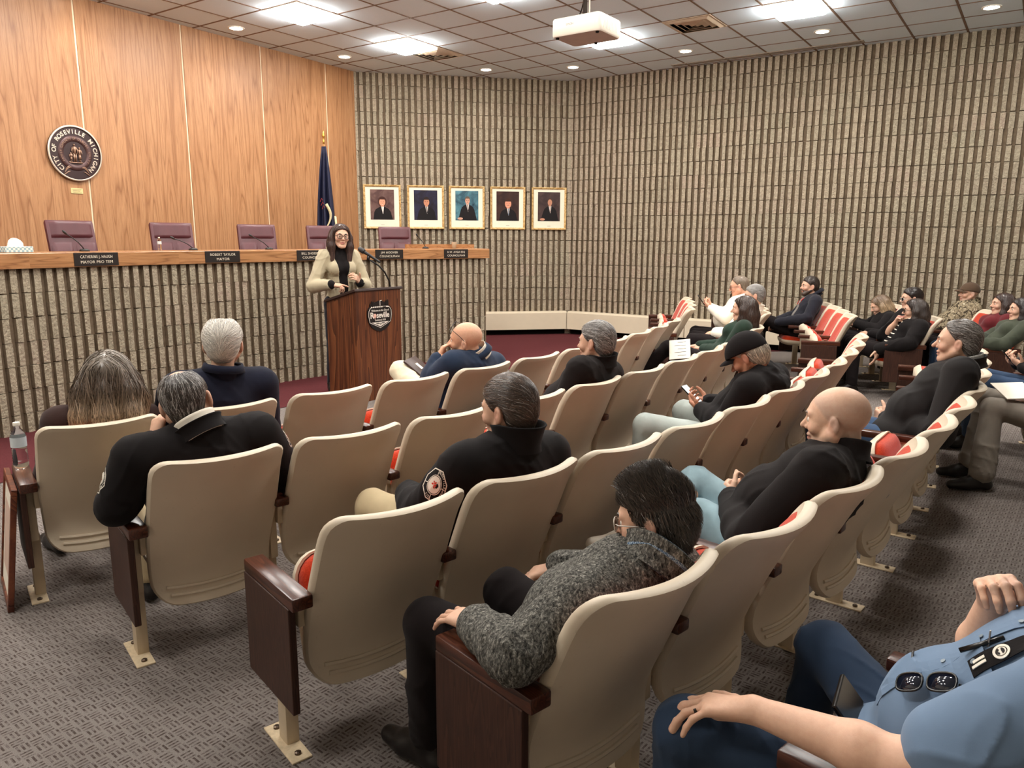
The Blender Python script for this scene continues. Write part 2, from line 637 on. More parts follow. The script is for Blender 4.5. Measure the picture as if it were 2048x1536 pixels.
# fluorescent panels; diffusers shaped to hang below the frame and brighten the ceiling
M_lamp = emit('panel_diffuser_light', LAMP_COL, TROFFER_STRENGTH)
M_white = plain('white_enamel', (232, 224, 208), .4, .4)
tr_lab = {(-2, 1): 'square white ceiling light panel above the wood wall, the one nearest the seal', (-2, 4): 'square white ceiling light panel touching the square air vent above the portraits',
          (-6, 6): 'square ceiling light panel half hidden behind the hanging projector', (-10, 6): 'square ceiling light panel at the top edge, right of the larger air vent',
          (-6, 2): 'square ceiling light panel cut by the top edge between the vent and first panel'}
for i, (a, b) in enumerate(TROFFERS):
    t = thing('ceiling_light', tr_lab.get((a, b), 'square ceiling light panel over the audience, behind the viewpoint'), 'ceiling light', gpt(a + .5, b + .5), 0, 'square fluorescent ceiling panels')
    t.rotation_euler = GM.to_euler()
    fr = MB()
    for s in ((-1, 0), (1, 0), (0, -1), (0, 1)):
        if s[0]:
            fr.box(s[0] * .283 - .018, s[0] * .283 + .018, -.301, .301, -.012, .02)
        else:
            fr.box(-.265, .265, s[1] * .283 - .018, s[1] * .283 + .018, -.012, .02)
    fr.obj('frame', M_white, t)
    q = [[Vector((sx * r, sy * r, z)) for sx, sy in ((-1, -1), (1, -1), (1, 1), (-1, 1))] for r, z in ((.266, .002), (.264, -.052), (.236, -.068))]
    MB().grid(q, closed_u=True, flip=True).add(q[-1], [(3, 2, 1, 0)]).obj('diffuser', M_lamp, t)

# recessed downlights: a can, a trim ring and a glowing lens, each with its own lamp
M_glow = emit('downlight_lens', LAMP_COL, 26.0)
dl_lab = ['round downlight near the first light panel over the wood wall', 'round downlight over the right end of the wood wall', 'round downlight above the third and fourth portraits',
          'round downlight above the corner of the two block walls', 'round downlight on the long diffuser, just right of the projector', 'round downlight right of the long slot diffuser middle',
          'round downlight nearest the top right corner', 'round downlight over the dais at the left edge', 'round downlight over the far left of the dais']
for i, (a, b) in enumerate(DOWN):
    c = gpt(a + .5, b + .5)
    t = thing('downlight', dl_lab[i], 'downlight', c, 0, 'round recessed downlights along the walls')
    MB().lathe([(.083, -.012), (.1, -.01), (.102, .004), (.074, .004), (.074, -.006), (.083, -.012)], 28, caps=False).obj('trim_ring', M_white, t, smooth=True)
    MB().lathe([(.001, -.016), (.05, -.014), (.073, -.004), (.073, .002)], 24).obj('lens', M_glow, t, smooth=True)
    ld = bpy.data.lights.new('downlight_lamp', 'SPOT')
    ld.energy = DOWNLIGHT_WATTS
    ld.color = LAMP_COL
    ld.spot_size = R_(128); ld.spot_blend = .9; ld.shadow_soft_size = .07
    link('lamp', ld, t, loc=(0, 0, -.03))

# louvred air vents
M_black = plain('black_void', (18, 14, 12), .9, .1)
M_vent = plain('vent_enamel', (196, 178, 154), .5, .4)
for (a, b), lab in zip(VENTS, ('small square louvred air vent beside a ceiling light panel', 'large square louvred air vent right of the projector')):
    t = thing('air_vent', lab, 'vent', gpt(a + .5, b + .5), 0, 'square ceiling air vents')
    t.rotation_euler = GM.to_euler()
    MB().box(-.29, .29, -.29, .29, .004, .012).obj('backing', M_black, t)
    for i, h in enumerate((.285, .215, .145, .075)):
        # each ring is a sloping square louvre
        mb = MB()
        o_, n_ = h, h - .046
        q = []
        for r, z in ((o_, -.004), (n_, -.03), (n_ - .003, -.028), (o_ - .006, .002)):
            q.append([Vector((sx * r, sy * r, z)) for sx, sy in ((-1, -1), (1, -1), (1, 1), (-1, 1))])
        mb.grid(q, closed_u=True)
        mb.obj('louvre', M_vent, t)
    mb = MB()
    for s in ((-1, 0), (1, 0), (0, -1), (0, 1)):
        if s[0]:
            mb.box(s[0] * .292 - .012, s[0] * .292 + .012, -.303, .303, -.01, .006)
        else:
            mb.box(-.28, .28, s[1] * .292 - .012, s[1] * .292 + .012, -.01, .006)
    mb.obj('frame', M_vent, t)
# long slot diffuser along the right wall
p0, p1 = Vector((2.42, 12.22, CEIL)), Vector((4.66, 10.72, CEIL))
t = thing('slot_diffuser', 'long narrow grey air diffuser in the ceiling along the block wall', 'vent', M=frame((p0 + p1) / 2, p1 - p0))
L = (p1 - p0).length / 2
MB().box(-L, L, -.06, -.03, -.012, .004).box(-L, L, .03, .06, -.012, .004).box(-L, -L + .03, -.03, .03, -.012, .004).box(L - .03, L, -.03, .03, -.012, .004).obj('frame', plain('diffuser_grey', (150, 140, 126), .5, .4), t)
MB().box(-L + .03, L - .03, -.03, .03, 0, .004).obj('slot', plain('slot_dark', (92, 84, 74), .8, .1), t)

# convector cover along the foot of the block walls
M_heat = plain('convector_enamel', (206, 192, 168), .45, .4, var=.02)
prof = [(-.14, .10), (0, .10), (0, .41), (-.10, .41), (-.14, .385)]
def heater(name, Wm, x0, x1, label):
    t = thing(name, label, 'heater', M=Wm @ Matrix.Translation((x0, -.002, 0)))
    L = x1 - x0
    mb = MB()
    vs = [Vector((0, y, z)) for y, z in prof] + [Vector((L, y, z)) for y, z in prof]
    n = len(prof)
    mb.add(vs, [tuple(range(n)), tuple(range(2 * n - 1, n - 1, -1))] + [((i + 1) % n, i, n + i, n + (i + 1) % n) for i in range(n)])
    mb.obj('cover', M_heat, t)
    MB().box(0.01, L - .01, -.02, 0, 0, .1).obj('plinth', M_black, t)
    MB().box(L - .008, L - .004, -.1415, -.14, .11, .38).obj('seam', plain('seam_shadow', (120, 106, 90), .6), t)
heater('convector_heater', W_mid, 1.55, L_mid - .06, 'cream metal convector cover below the five portraits')
heater('convector_heater', W_right, .06, 2.2, 'cream metal convector cover on the right wall, ending at the seats')
heater('convector_heater', W_right, 2.21, 4.6, 'cream metal convector cover hidden behind the far seats')
# ------------------------------------------------------------------ theatre seats on concentric arcs
AC = Vector((-8.5, 12.0, 0))
ROW_R = {1: 11.10, 2: 11.94, 3: 12.83, 4: 13.65, 5: 14.50}
ROW_A0 = {1: -52.66, 2: -51.35, 3: -50.2, 4: -49.25, 5: -48.1}
ROW_DA = {1: 2.94, 2: 2.66, 3: 2.41, 4: 2.31, 5: 2.2}
SIDE_A0 = -17.2

def seat_frame(row, ang):
    a = R_(ang)
    fw = Vector((-math.cos(a), -math.sin(a), 0))
    p = AC - fw * ROW_R[row]
    rz = math.atan2(fw.y, fw.x) - PI / 2
    return p, rz

def make_shell_mat():
    k = NT('beige_seat_plastic')
    v = k.mapping()
    n = k.noise(v, 3.2, 3, .5)
    c = k.ramp(n.outputs[0], [(.3, srgb(198, 182, 160)), (.7, srgb(210, 195, 172))])
    sc = k.noise(v, 60, 4, .7)
    c = k.mix(k.ramp(sc.outputs[0], [(.66, (0, 0, 0, 1)), (.74, (.35, .35, .35, 1))]), c, srgb(150, 126, 100))
    k.col(c)
    k.rough(.46, .4)
    k.bump(k.noise(v, 260, 2).outputs[0], .05, .001)
    return k.m
M_shell = make_shell_mat()
def make_red():
    k = NT('orange_red_upholstery')
    v = k.mapping()
    n = k.noise(v, 150, 4, .75)
    n2 = k.noise(v, 9, 3, .6)
    c = k.ramp(n.outputs[0], [(.3, srgb(150, 36, 12)), (.55, srgb(184, 54, 20)), (.75, srgb(204, 84, 42))])
    k.col(k.mix(k.math('MULTIPLY', n2.outputs[0], .35), c, srgb(156, 40, 16)))
    k.rough(.95, .1)
    k.b.inputs['Sheen Weight'].default_value = .25
    k.bump(n.outputs[0], .5, .003)
    return k.m
M_red = make_red()
M_dkwood = wood('dark_armrest_wood', (44, 20, 12), (66, 32, 20), (88, 46, 28), scale=(40, 3, 40), rough=.28, spec=.5, rand=False)
M_panel = wood('dark_end_panel', (44, 24, 17), (58, 33, 24), (70, 42, 30), scale=(60, 60, 3), rough=.5, spec=.35, rand=False)
M_std = plain('beige_enamel_steel', (200, 182, 154), .45, .4, nscale=14)
M_plate = plain('worn_beige_steel', (206, 186, 154), .5, .4, var=.14, nscale=60)
M_bolt = plain('bolt_steel', (90, 76, 64), .35, .5, .8)

PROF = [(.244, .222), (.256, .262), (.262, .305), (.256, .355), (.232, .415), (.196, .485), (.157, .56), (.112, .65), (.062, .745), (.0, .84)]
Z0S, THK = .222, .042
def prof_at(t):
    # Catmull-Rom along the side profile, t in 0..1 by height
    z = Z0S + (.84 - Z0S) * t
    zs = [p[1] for p in PROF]
    for i in range(len(zs) - 1):
        if z <= zs[i + 1] + 1e-9:
            break
    f = (z - zs[i]) / (zs[i + 1] - zs[i])
    p0, p1, p2, p3 = (PROF[max(0, min(len(PROF) - 1, i + j))][0] for j in (-1, 0, 1, 2))
    y = .5 * ((2 * p1) + (p2 - p0) * f + (2 * p0 - 5 * p1 + 4 * p2 - p3) * f * f + (3 * p1 - p0 - 3 * p2 + p3) * f ** 3)
    return y, z
def half_w(t):
    return .226 + .019 * min(1, t / .5) - .004 * t
def shell_pt(u, t, inset=0.0, off=0.0):
    y, z = prof_at(t)
    w = half_w(t) - inset
    h = (.84 - Z0S)
    rt, rb = .055, .085
    d = (1 - t) * h
    if d < rt:
        w = w - rt + math.sqrt(max(0, rt * rt - (rt - d) ** 2))
    d = t * h
    if d < rb:
        w = w - rb + math.sqrt(max(0, rb * rb - (rb - d) ** 2))
    x = u * w
    curve = (.045 * t + .018) * (x / .24) ** 2
    dip = -.022 * (1 - (x / .22) ** 2) * max(0, 1 - t * 2.2) + .012 * (x / .24) ** 2 * t
    return Vector((x, y + curve + off, z + dip))
TS = [0, .008, .025, .05, .08, .12, .17, .24, .32, .42, .52, .62, .72, .80, .86, .91, .945, .97, .988, .997, 1.0]
US = [-1, -.97, -.9, -.78, -.6, -.4, -.2, 0, .2, .4, .6, .78, .9, .97, 1]
def build_shell():
    mb = MB()
    rear = [[shell_pt(u, t) for u in US] for t in TS]
    front = [[shell_pt(u, t, .0, THK) for u in US] for t in TS]
    mb.grid(rear); mb.grid(front, flip=True)
    ni, nj = len(TS), len(US)
    ring = [(i, 0) for i in range(ni)] + [(ni - 1, j) for j in range(1, nj)] + [(i, nj - 1) for i in range(ni - 2, -1, -1)] + [(0, j) for j in range(nj - 2, 0, -1)]
    c = Vector((0, .1, .55))
    strips = [[rear[i][j] for i, j in ring]]
    for f, g in ((.25, .008), (.75, .008)):
        row = []
        for i, j in ring:
            p = rear[i][j].lerp(front[i][j], f)
            d = Vector((p.x, 0, (p.z - .55) * .8)).normalized()
            row.append(p + d * g)
        strips.append(row)
    strips.append([front[i][j] for i, j in ring])
    mb.grid(strips, closed_u=True)
    # two raised mouldings across the foot of the shell
    for t in (.060, .105):
        mb.tube([shell_pt(u, t, .012, -.001) for u in (-.86, -.6, -.3, 0, .3, .6, .86)], .008, 6)
    return mb.mesh('back_shell', M_shell, angle=55)
def build_back_cushion():
    mb = MB()
    ts = [.16, .17, .2, .3, .45, .6, .75, .86, .91, .93, .94]
    us = [-1, -.96, -.8, -.5, 0, .5, .8, .96, 1]
    P = []
    for i, t in enumerate(ts):
        row = []
        for u in us:
            e = min(1, (1 - abs(u)) / .12) * min(1, (t - .16) / .05, (.94 - t) / .04)
            p = shell_pt(u, t, .024, THK - .004 + .024 * math.sqrt(max(0, e)))
            row.append(p)
        P.append(row)
    mb.grid(P, flip=True)
    return mb.mesh('back_cushion', M_red, angle=60)
def seat_outline(n=28, w=.222, y0=-.08, y1=.27, rr=.05, rf=.09):
    pts = []
    for cx, cy, r, a0 in ((w - rf, y1 - rf, rf, 0), (-w + rf, y1 - rf, rf, 90), (-w + rr, y0 + rr, rr, 180), (w - rr, y0 + rr, rr, 270)):
        for k in range(6):
            a = R_(a0 + 90 * k / 5)
            pts.append((cx + r * math.cos(a), cy + r * math.sin(a)))
    return pts
def build_pan():
    mb = MB()
    o = seat_outline()
    rows = []
    for s, z in ((.05, -.058), (.6, -.056), (.9, -.04), (.985, -.012), (1.0, .006), (.995, .016), (.955, .016), (.94, .0)):
        rows.append([Vector((x * s, (y - .1) * s + .1, z - .012 * max(0, (.1 - y)) )) for x, y in o])
    mb.grid(rows, closed_u=True)
    mb.add(rows[0], [tuple(range(len(o) - 1, -1, -1))])
    return mb.mesh('seat_pan', M_shell, angle=50)
def build_seat_cushion():
    mb = MB()
    o = seat_outline(w=.208, y0=-.07, y1=.258, rf=.08)
    rows = []
    for s, z in ((1, .0), (1.0, .022), (.96, .044), (.85, .058), (.6, .066), (.3, .069), (.02, .07)):
        rows.append([Vector((x * s, (y - .1) * s + .1, z)) for x, y in o])
    mb.grid(rows, closed_u=True)
    return mb.mesh('seat_cushion', M_red, smooth=True)
ME_shell, ME_bcush, ME_pan, ME_scush = build_shell(), build_back_cushion(), build_pan(), build_seat_cushion()
ME_arm = MB().rbox(-.029, .029, .185, .575, .545, .582, .007).mesh('armrest', M_dkwood, angle=40)
ME_arm_end = MB().rbox(-.034, .034, .185, .575, .540, .584, .006).mesh('armrest', M_dkwood, angle=40)
ME_post = MB().rbox(-.022, .022, .335, .40, .004, .30, .004).rbox(-.016, .016, .30, .42, .28, .546, .004).rbox(-.014, .014, .31, .38, .33, .41, .004).mesh('standard', M_std, angle=40)
ME_plate = MB().rbox(-.034, .034, .24, .475, 0, .007, .002).mesh('foot_plate', M_plate)
ME_bolt = MB().lathe([(.011, .006), (.011, .014), (.006, .017), (.001, .017)], 8).mesh('bolt', M_bolt)
ME_endp = MB().rbox(-.012, .012, .215, .572, .185, .541, .003).mesh('end_panel', M_panel)
ME_bracket = MB().rbox(-.012, .012, .27, .34, .44, .53, .004).mesh('bracket', M_std)
PIV = Vector((0, .36, .355))

def build_seat(row, ang, label, down, first=False, last=False, group=None):
    p, rz = seat_frame(row, ang)
    t = thing('theater_seat', label, 'seat', p, rz, group)
    sh = link('back_shell', ME_shell, t)
    link('back_cushion', ME_bcush, t)
    M = Matrix.Translation(PIV) @ Matrix.Rotation(R_(4 if down else 76), 4, 'X')
    link('seat_pan', ME_pan, t, M=M)
    link('seat_cushion', ME_scush, t, M=M)
    for x, on, end in ((-.277, True, first), (.277, last, last)):
        if not on:
            continue
        s = link('standard', ME_post, t, loc=(x, 0, 0))
        link('bracket', ME_bracket, s, loc=((.022 if x < 0 else -.022), 0, 0))
        f = link('foot_plate', ME_plate, t, loc=(x + (-.012 if end and x < 0 else 0), 0, 0))
        link('bolt', ME_bolt, f, loc=(0, .275, 0))
        link('bolt', ME_bolt, f, loc=(0, .445, 0))
        link('armrest', ME_arm_end if end else ME_arm, t, loc=(x + ((-.008 if x < 0 else .008) if end else 0), 0, 0))
        if end:
            link('end_panel', ME_endp, t, loc=(x + (-.032 if x < 0 else .032), 0, 0))
    return t
ORD = ['first', 'second', 'third', 'fourth', 'fifth', 'sixth', 'seventh', 'eighth', 'ninth', 'tenth', 'eleventh']
ROWN = {1: 'front row', 2: 'second row', 3: 'third row', 4: 'fourth row', 5: 'rearmost row'}
SITTERS = {(1, 0): 'long-haired woman', (1, 1): 'white-haired man in navy', (1, 4): 'bald man wearing glasses on his head', (2, 0): 'balding man in black', (2, 4): 'grey-haired man in black fleece',
           (2, 10): 'woman in green sweater', (3, 1): 'man with round sleeve patch', (3, 5): 'man in black cap', (4, 0): 'man in speckled grey fleece', (4, 2): 'bald man in jeans', (4, 6): 'grey-haired man in dark jacket',
           (5, 0): 'man in light blue shirt', (5, 8): 'person in grey trousers', (5, 10): 'person holding phone in blue jeans'}
for row in (1, 2, 3, 4, 5):
    for k in range(11):
        if row == 5 and k not in (0, 1, 7, 8, 9, 10):
            continue
        ang = ROW_A0[row] + ROW_DA[row] * k
        who = SITTERS.get((row, k))
        if who:
            lab = 'beige seat in the %s, occupied by the %s' % (ROWN[row], who)
        else:
            lab = 'empty beige theater seat, %s from the left aisle in the %s' % (ORD[k], ROWN[row])
        build_seat(row, ang, lab, bool(who), k == 0, k == 10, 'theater seats of the main block')
SIDE_SIT = {(2, 0): 'grey-haired man in white shirt', (2, 1): 'heavy man in white shirt', (3, 3): 'man with red lanyard', (4, 0): 'woman resting chin on hand', (4, 1): 'dark-haired woman behind her', (4, 2): 'blonde woman writing',
            (5, 0): 'woman in dark green sweater', (5, 1): 'woman in dark red top', (5, 3): 'man in camouflage jacket'}
for row, n in ((1, 4), (2, 4), (3, 4), (4, 4), (5, 4)):
    for k in range(n):
        ang = SIDE_A0 + (1.0 if row == 1 else 0) + ROW_DA[row] * k
        who = SIDE_SIT.get((row, k))
        if who:
            lab = 'far side-block seat in the %s, occupied by the %s' % (ROWN[row], who)
        else:
            lab = 'empty orange seat in the far side block, %s from the aisle in the %s' % (ORD[k], ROWN[row])
        build_seat(row, ang, lab, bool(who), k == 0, k == n - 1, 'theater seats of the far side block')
def seat_at(row, k, side=False):
    ang = (SIDE_A0 + (1.0 if row == 1 else 0) + ROW_DA[row] * k) if side else ROW_A0[row] + ROW_DA[row] * k
    return seat_frame(row, ang)
# ------------------------------------------------------------------ organic shapes: blended tapered limbs, meshed into one surface
F32 = np.float32
def A3(*p):
    if len(p) == 1:
        p = p[0]
    return np.array(p, dtype=np.float64)
def unit(v):
    v = A3(v)
    return v / (np.linalg.norm(v) + 1e-12)

class Blob:
    def __init__(s):
        s.p = []          # (kind, data, k, sign)
        s.post = []       # functions (P, d) -> d
    def cone(s, a, b, ra, rb, k=.015, sign=1):
        s.p.append((0, (A3(a), A3(b), float(ra), float(rb)), k, sign)); return s
    def ball(s, c, r, k=.015, sign=1):
        return s.cone(c, A3(c) + (0, 0, 1e-4), r, r, k, sign)
    def ell(s, c, r, R=None, k=.015, sign=1):
        s.p.append((1, (A3(c), A3(r), np.eye(3) if R is None else np.array(R, dtype=float)), k, sign)); return s
    def chain(s, pts, rs, k=.015):
        for i in range(len(pts) - 1):
            s.cone(pts[i], pts[i + 1], rs[i], rs[i + 1], k)
        return s
    def bounds(s, grow=0.0):
        lo, hi = np.full(3, 1e9), np.full(3, -1e9)
        for kind, d, k, sg in s.p:
            if sg < 0:
                continue
            if kind == 0:
                a, b, ra, rb = d
                lo = np.minimum(lo, np.minimum(a - ra, b - rb)); hi = np.maximum(hi, np.maximum(a + ra, b + rb))
            else:
                c, r, R = d
                e = np.sqrt(((R * r) ** 2).sum(1))
                lo = np.minimum(lo, c - e); hi = np.maximum(hi, c + e)
        return lo - grow, hi + grow
    @staticmethod
    def one(prim, P):
        kind, d, k, sg = prim
        if kind == 0:
            a, b, ra, rb = d
            ba = (b - a).astype(F32)
            q = P - a.astype(F32)
            t = np.clip(q @ ba / F32(ba @ ba + 1e-12), 0, 1)
            q -= t[..., None] * ba
            return np.sqrt(np.einsum('...i,...i->...', q, q)) - (F32(ra) + t * F32(rb - ra))
        c, r, R = d
        q = (P - c.astype(F32)) @ R.astype(F32)
        q0 = q / r.astype(F32)
        q1 = q0 / r.astype(F32)
        k0 = np.sqrt(np.einsum('...i,...i->...', q0, q0))
        k1 = np.sqrt(np.einsum('...i,...i->...', q1, q1)) + F32(1e-6)
        return k0 * (k0 - 1) / k1
    @staticmethod
    def blend(d, e, k, sg):
        k = F32(k)
        if sg > 0:
            h = np.clip(.5 + .5 * (d - e) / k, 0, 1)
            return d + (e - d) * h - k * h * (1 - h)
        e = -e
        h = np.clip(.5 + .5 * (e - d) / k, 0, 1)
        return d + (e - d) * h + k * h * (1 - h)
    def ev(s, P):
        P = np.asarray(P, dtype=F32)
        d = np.full(P.shape[:-1], 9.0, dtype=F32)
        for pr in s.p:
            d = s.blend(d, s.one(pr, P), pr[2], pr[3])
        for f in s.post:
            d = f(P, d)
        return d
    def grad(s, P, e=.002):
        P = np.asarray(P, dtype=F32)
        g = np.stack([s.ev(P + F32(e) * np.eye(3, dtype=F32)[i]) - s.ev(P - F32(e) * np.eye(3, dtype=F32)[i]) for i in range(3)], -1)
        return g / (np.linalg.norm(g, axis=-1, keepdims=True) + 1e-9)
    def mesh(s, h, grow=.02):
        """surface nets on a sparse set of blocks; returns vertices and quads"""
        n = 8
        lo, hi = s.bounds(grow)
        nb = np.maximum(1, np.ceil((hi - lo) / (h * n)).astype(int))
        ix = np.stack(np.meshgrid(*[np.arange(m) for m in nb], indexing='ij'), -1).reshape(-1, 3)
        cen = (lo + (ix + .5) * h * n - h / 2).astype(F32)
        hd = h * n * .87 + .004
        dc = np.full(len(cen), 9.0, dtype=F32)
        near = []
        for pr in s.p:
            e = s.one(pr, cen)
            near.append(e)
            dc = s.blend(dc, e, pr[2], pr[3])
        pm = .012 if s.post else 0.0
        act = np.abs(dc) < hd * 1.25 + .012 + pm
        D = np.where(dc < 0, F32(-1), F32(1))
        shape = tuple(nb * n)
        full = np.empty(shape, dtype=F32).reshape(nb[0], n, nb[1], n, nb[2], n)
        full[:] = D.reshape(nb)[:, None, :, None, :, None]
        ai = np.nonzero(act)[0]
        off = np.stack(np.meshgrid(*[np.arange(n)] * 3, indexing='ij'), -1).reshape(1, -1, 3)
        P = (lo + (ix[ai][:, None, :] * n + off) * h).astype(F32)
        d = np.full(P.shape[:2], 9.0, dtype=F32)
        for pr, e in zip(s.p, near):
            sel = np.nonzero(e[ai] < hd * 1.3 + pr[2] + .01)[0]
            if len(sel) == 0:
                continue
            d[sel] = s.blend(d[sel], s.one(pr, P[sel]), pr[2], pr[3])
        for f in s.post:
            d = f(P, d)
        b = ix[ai]
        full[b[:, 0], :, b[:, 1], :, b[:, 2], :] = d.reshape(-1, n, n, n)
        V = full.reshape(shape)
        S = V < 0
        c = S[:-1, :-1, :-1].astype(np.uint8)
        for dx, dy, dz in ((1, 0, 0), (0, 1, 0), (0, 0, 1), (1, 1, 0), (1, 0, 1), (0, 1, 1), (1, 1, 1)):
            c += S[dx:shape[0] - 1 + dx, dy:shape[1] - 1 + dy, dz:shape[2] - 1 + dz]
        cells = np.argwhere((c > 0) & (c < 8))
        cs = np.array(c.shape)
        flat = cells[:, 0] * cs[1] * cs[2] + cells[:, 1] * cs[2] + cells[:, 2]
        cor = np.array([(x, y, z) for x in (0, 1) for y in (0, 1) for z in (0, 1)])
        vals = np.stack([V[cells[:, 0] + q[0], cells[:, 1] + q[1], cells[:, 2] + q[2]] for q in cor], 1)
        acc = np.zeros((len(cells), 3)); cnt = np.zeros(len(cells))
        for i in range(8):
            for j in range(i + 1, 8):
                if np.abs(cor[i] - cor[j]).sum() != 1:
                    continue
                a, e = vals[:, i], vals[:, j]
                m = (a < 0) != (e < 0)
                t = a[m] / (a[m] - e[m])
                acc[m] += cor[i] + t[:, None] * (cor[j] - cor[i])
                cnt[m] += 1
        verts = lo + (cells + acc / cnt[:, None]) * h
        quads = []
        for ax in range(3):
            sl0 = [slice(1, -1)] * 3; sl1 = [slice(1, -1)] * 3
            sl0[ax] = slice(0, -1); sl1[ax] = slice(1, None)
            s0, s1 = S[tuple(sl0)], S[tuple(sl1)]
            e = np.argwhere(s0 != s1)
            sg = s0[s0 != s1]
            base = e + 1
            base[:, ax] -= 1
            u, w = (ax + 1) % 3, (ax + 2) % 3
            ids = []
            for du, dw in ((-1, -1), (0, -1), (0, 0), (-1, 0)):
                q = base.copy()
                q[:, u] += du; q[:, w] += dw
                ids.append(np.searchsorted(flat, q[:, 0] * cs[1] * cs[2] + q[:, 1] * cs[2] + q[:, 2]))
            q = np.stack(ids, 1)
            q[~sg] = q[~sg][:, ::-1]
            quads.append(q)
        return verts, np.concatenate(quads)

def np_mesh(name, verts, faces, mats, smooth=True, cols=None, mi=None):
    me = bpy.data.meshes.new(name)
    faces = np.asarray(faces, dtype=np.int32)
    nf, w = faces.shape
    me.vertices.add(len(verts)); me.loops.add(nf * w); me.polygons.add(nf)
    me.vertices.foreach_set('co', np.asarray(verts, dtype=np.float32).ravel())
    me.loops.foreach_set('vertex_index', faces.ravel())
    me.polygons.foreach_set('loop_start', np.arange(0, nf * w, w, dtype=np.int32))
    if not isinstance(mats, (list, tuple)):
        mats = [mats]
    for m in mats:
        me.materials.append(m)
    if mi is not None:
        me.polygons.foreach_set('material_index', np.asarray(mi, dtype=np.int32))
    me.update(calc_edges=True)
    me.polygons.foreach_set('use_smooth', np.full(nf, smooth))
    if cols is not None:
        at = me.color_attributes.new('Col', 'FLOAT_COLOR', 'POINT')
        at.data.foreach_set('color', np.asarray(cols, dtype=np.float32).ravel())
    me.validate(clean_customdata=False)
    return me

def wrinkle(amp, sc=1.0, ph=0.0):
    """creased cloth: ridged folds in three slanting directions, warped"""
    K = ((31, 9, 23), (-17, 25, 34), (13, -36, 18))
    def f(P, d):
        x, y, z = P[..., 0] * F32(sc), P[..., 1] * F32(sc), P[..., 2] * F32(sc)
        a = np.sin(9 * x + 7 * z + ph) + np.sin(8 * y - 6 * z + 2 * ph)
        b = np.sin(7 * x - 9 * y + 3 * ph)
        w = 0
        for i, (kx, ky, kz) in enumerate(K):
            s = np.abs(np.sin(.62 * (kx * x + ky * y + kz * z) + 1.5 * a + (1.1 + i) * b + ph * i))
            m = .5 + .5 * np.sin(6 * (kz * x - kx * y) / 30 * 3 + 5 * z + i * 2 + ph)
            w = w + (1 - s) ** 3 * m
        w = w - .35 + .25 * np.sin(15 * (x + z) + a)
        return d - F32(amp) * 1.25 * w.astype(F32)
    return f

# ------------------------------------------------------------------ skin, hair and cloth materials
def make_skin():
    k = NT('skin')
    at = k.n('ShaderNodeAttribute', attribute_name='Col')
    v = k.mapping()
    n = k.noise(v, 70, 4, .65)
    c = k.mix(k.ramp(n.outputs[0], [(.35, (0, 0, 0, 1)), (.75, (.22, .22, .22, 1))]), at.outputs['Color'], (.42, .13, .08, 1))
    k.col(c)
    k.rough(.52, .35)
    k.b.inputs['Subsurface Weight'].default_value = .12
    k.b.inputs['Subsurface Radius'].default_value = (.012, .005, .003)
    k.b.inputs['Subsurface Scale'].default_value = .6
    k.bump(k.noise(v, 420, 3).outputs[0], .12, .001)
    return k.m
M_skin = make_skin()
def make_hair():
    k = NT('hair')
    at = k.n('ShaderNodeAttribute', attribute_name='Col')
    k.col(at.outputs['Color'])
    k.rough(.34, .5)
    return k.m
M_hair = make_hair()
_cloth = {}
def cloth(name, rgb, var=.1, weave=700, bump=.25, rough=.9, spec=.15, sheen=.1):
    if name in _cloth:
        return _cloth[name]
    k = NT(name)
    v = k.mapping()
    n = k.noise(v, 8, 4, .6)
    c = srgb(*rgb)
    k.col(k.ramp(n.outputs[0], [(.3, tuple(x * (1 - var) for x in c[:3]) + (1,)), (.7, tuple(min(1, x * (1 + var)) for x in c[:3]) + (1,))]))
    k.rough(rough, spec)
    k.b.inputs['Sheen Weight'].default_value = sheen
    k.bump(k.noise(v, weave, 2).outputs[0], bump, .001)
    _cloth[name] = k.m
    return k.m
def make_heather():
    k = NT('speckled_grey_fleece')
    v = k.mapping()
    mp = k.n('ShaderNodeMapping'); mp.inputs['Scale'].default_value = (1, 1, .45); k.l(v, mp.inputs[0])
    n = k.noise(mp.outputs[0], 130, 4, .8, .6)
    k.col(k.ramp(n.outputs[0], [(.34, srgb(26, 25, 24)), (.46, srgb(74, 72, 68)), (.56, srgb(112, 109, 102)), (.68, srgb(176, 172, 162))]))
    k.rough(1, .1); k.bump(n.outputs[0], .9, .006)
    return k.m
def make_camo():
    k = NT('camouflage_cloth')
    v = k.mapping()
    n = k.noise(v, 18, 4, .65, 1.2); n2 = k.noise(v, 34, 4, .7, .8)
    c = k.ramp(n.outputs[0], [(.38, srgb(58, 50, 40)), (.46, srgb(150, 136, 112)), (.55, srgb(104, 92, 72)), (.62, srgb(190, 178, 154))], 'CONSTANT')
    k.col(k.mix(k.ramp(n2.outputs[0], [(.58, (0, 0, 0, 1)), (.6, (1, 1, 1, 1))]), c, srgb(40, 34, 28)))
    k.rough(.95, .1)
    return k.m
def make_stripes():
    k = NT('black_and_white_stripes')
    v = k.mapping()
    sp = k.n('ShaderNodeSeparateXYZ'); k.l(v, sp.inputs[0])
    f = k.math('LESS_THAN', k.math('FRACT', k.math('MULTIPLY', sp.outputs[2], 24.0)), .2)
    k.col(k.mix(f, srgb(22, 18, 18), srgb(214, 202, 186)))
    k.rough(.9, .1)
    return k.m
def make_check(name, a, b, s=160):
    k = NT(name)
    v = k.mapping()
    ck = k.n('ShaderNodeTexChecker'); ck.inputs['Scale'].default_value = s; k.l(v, ck.inputs[0])
    ck.inputs[1].default_value = srgb(*a); ck.inputs[2].default_value = srgb(*b)
    k.col(ck.outputs[0]); k.rough(.9, .1)
    return k.m
M_eye = plain('eye_white', (226, 214, 200), .2, .5)
M_iris = plain('iris', (52, 36, 26), .15, .6)
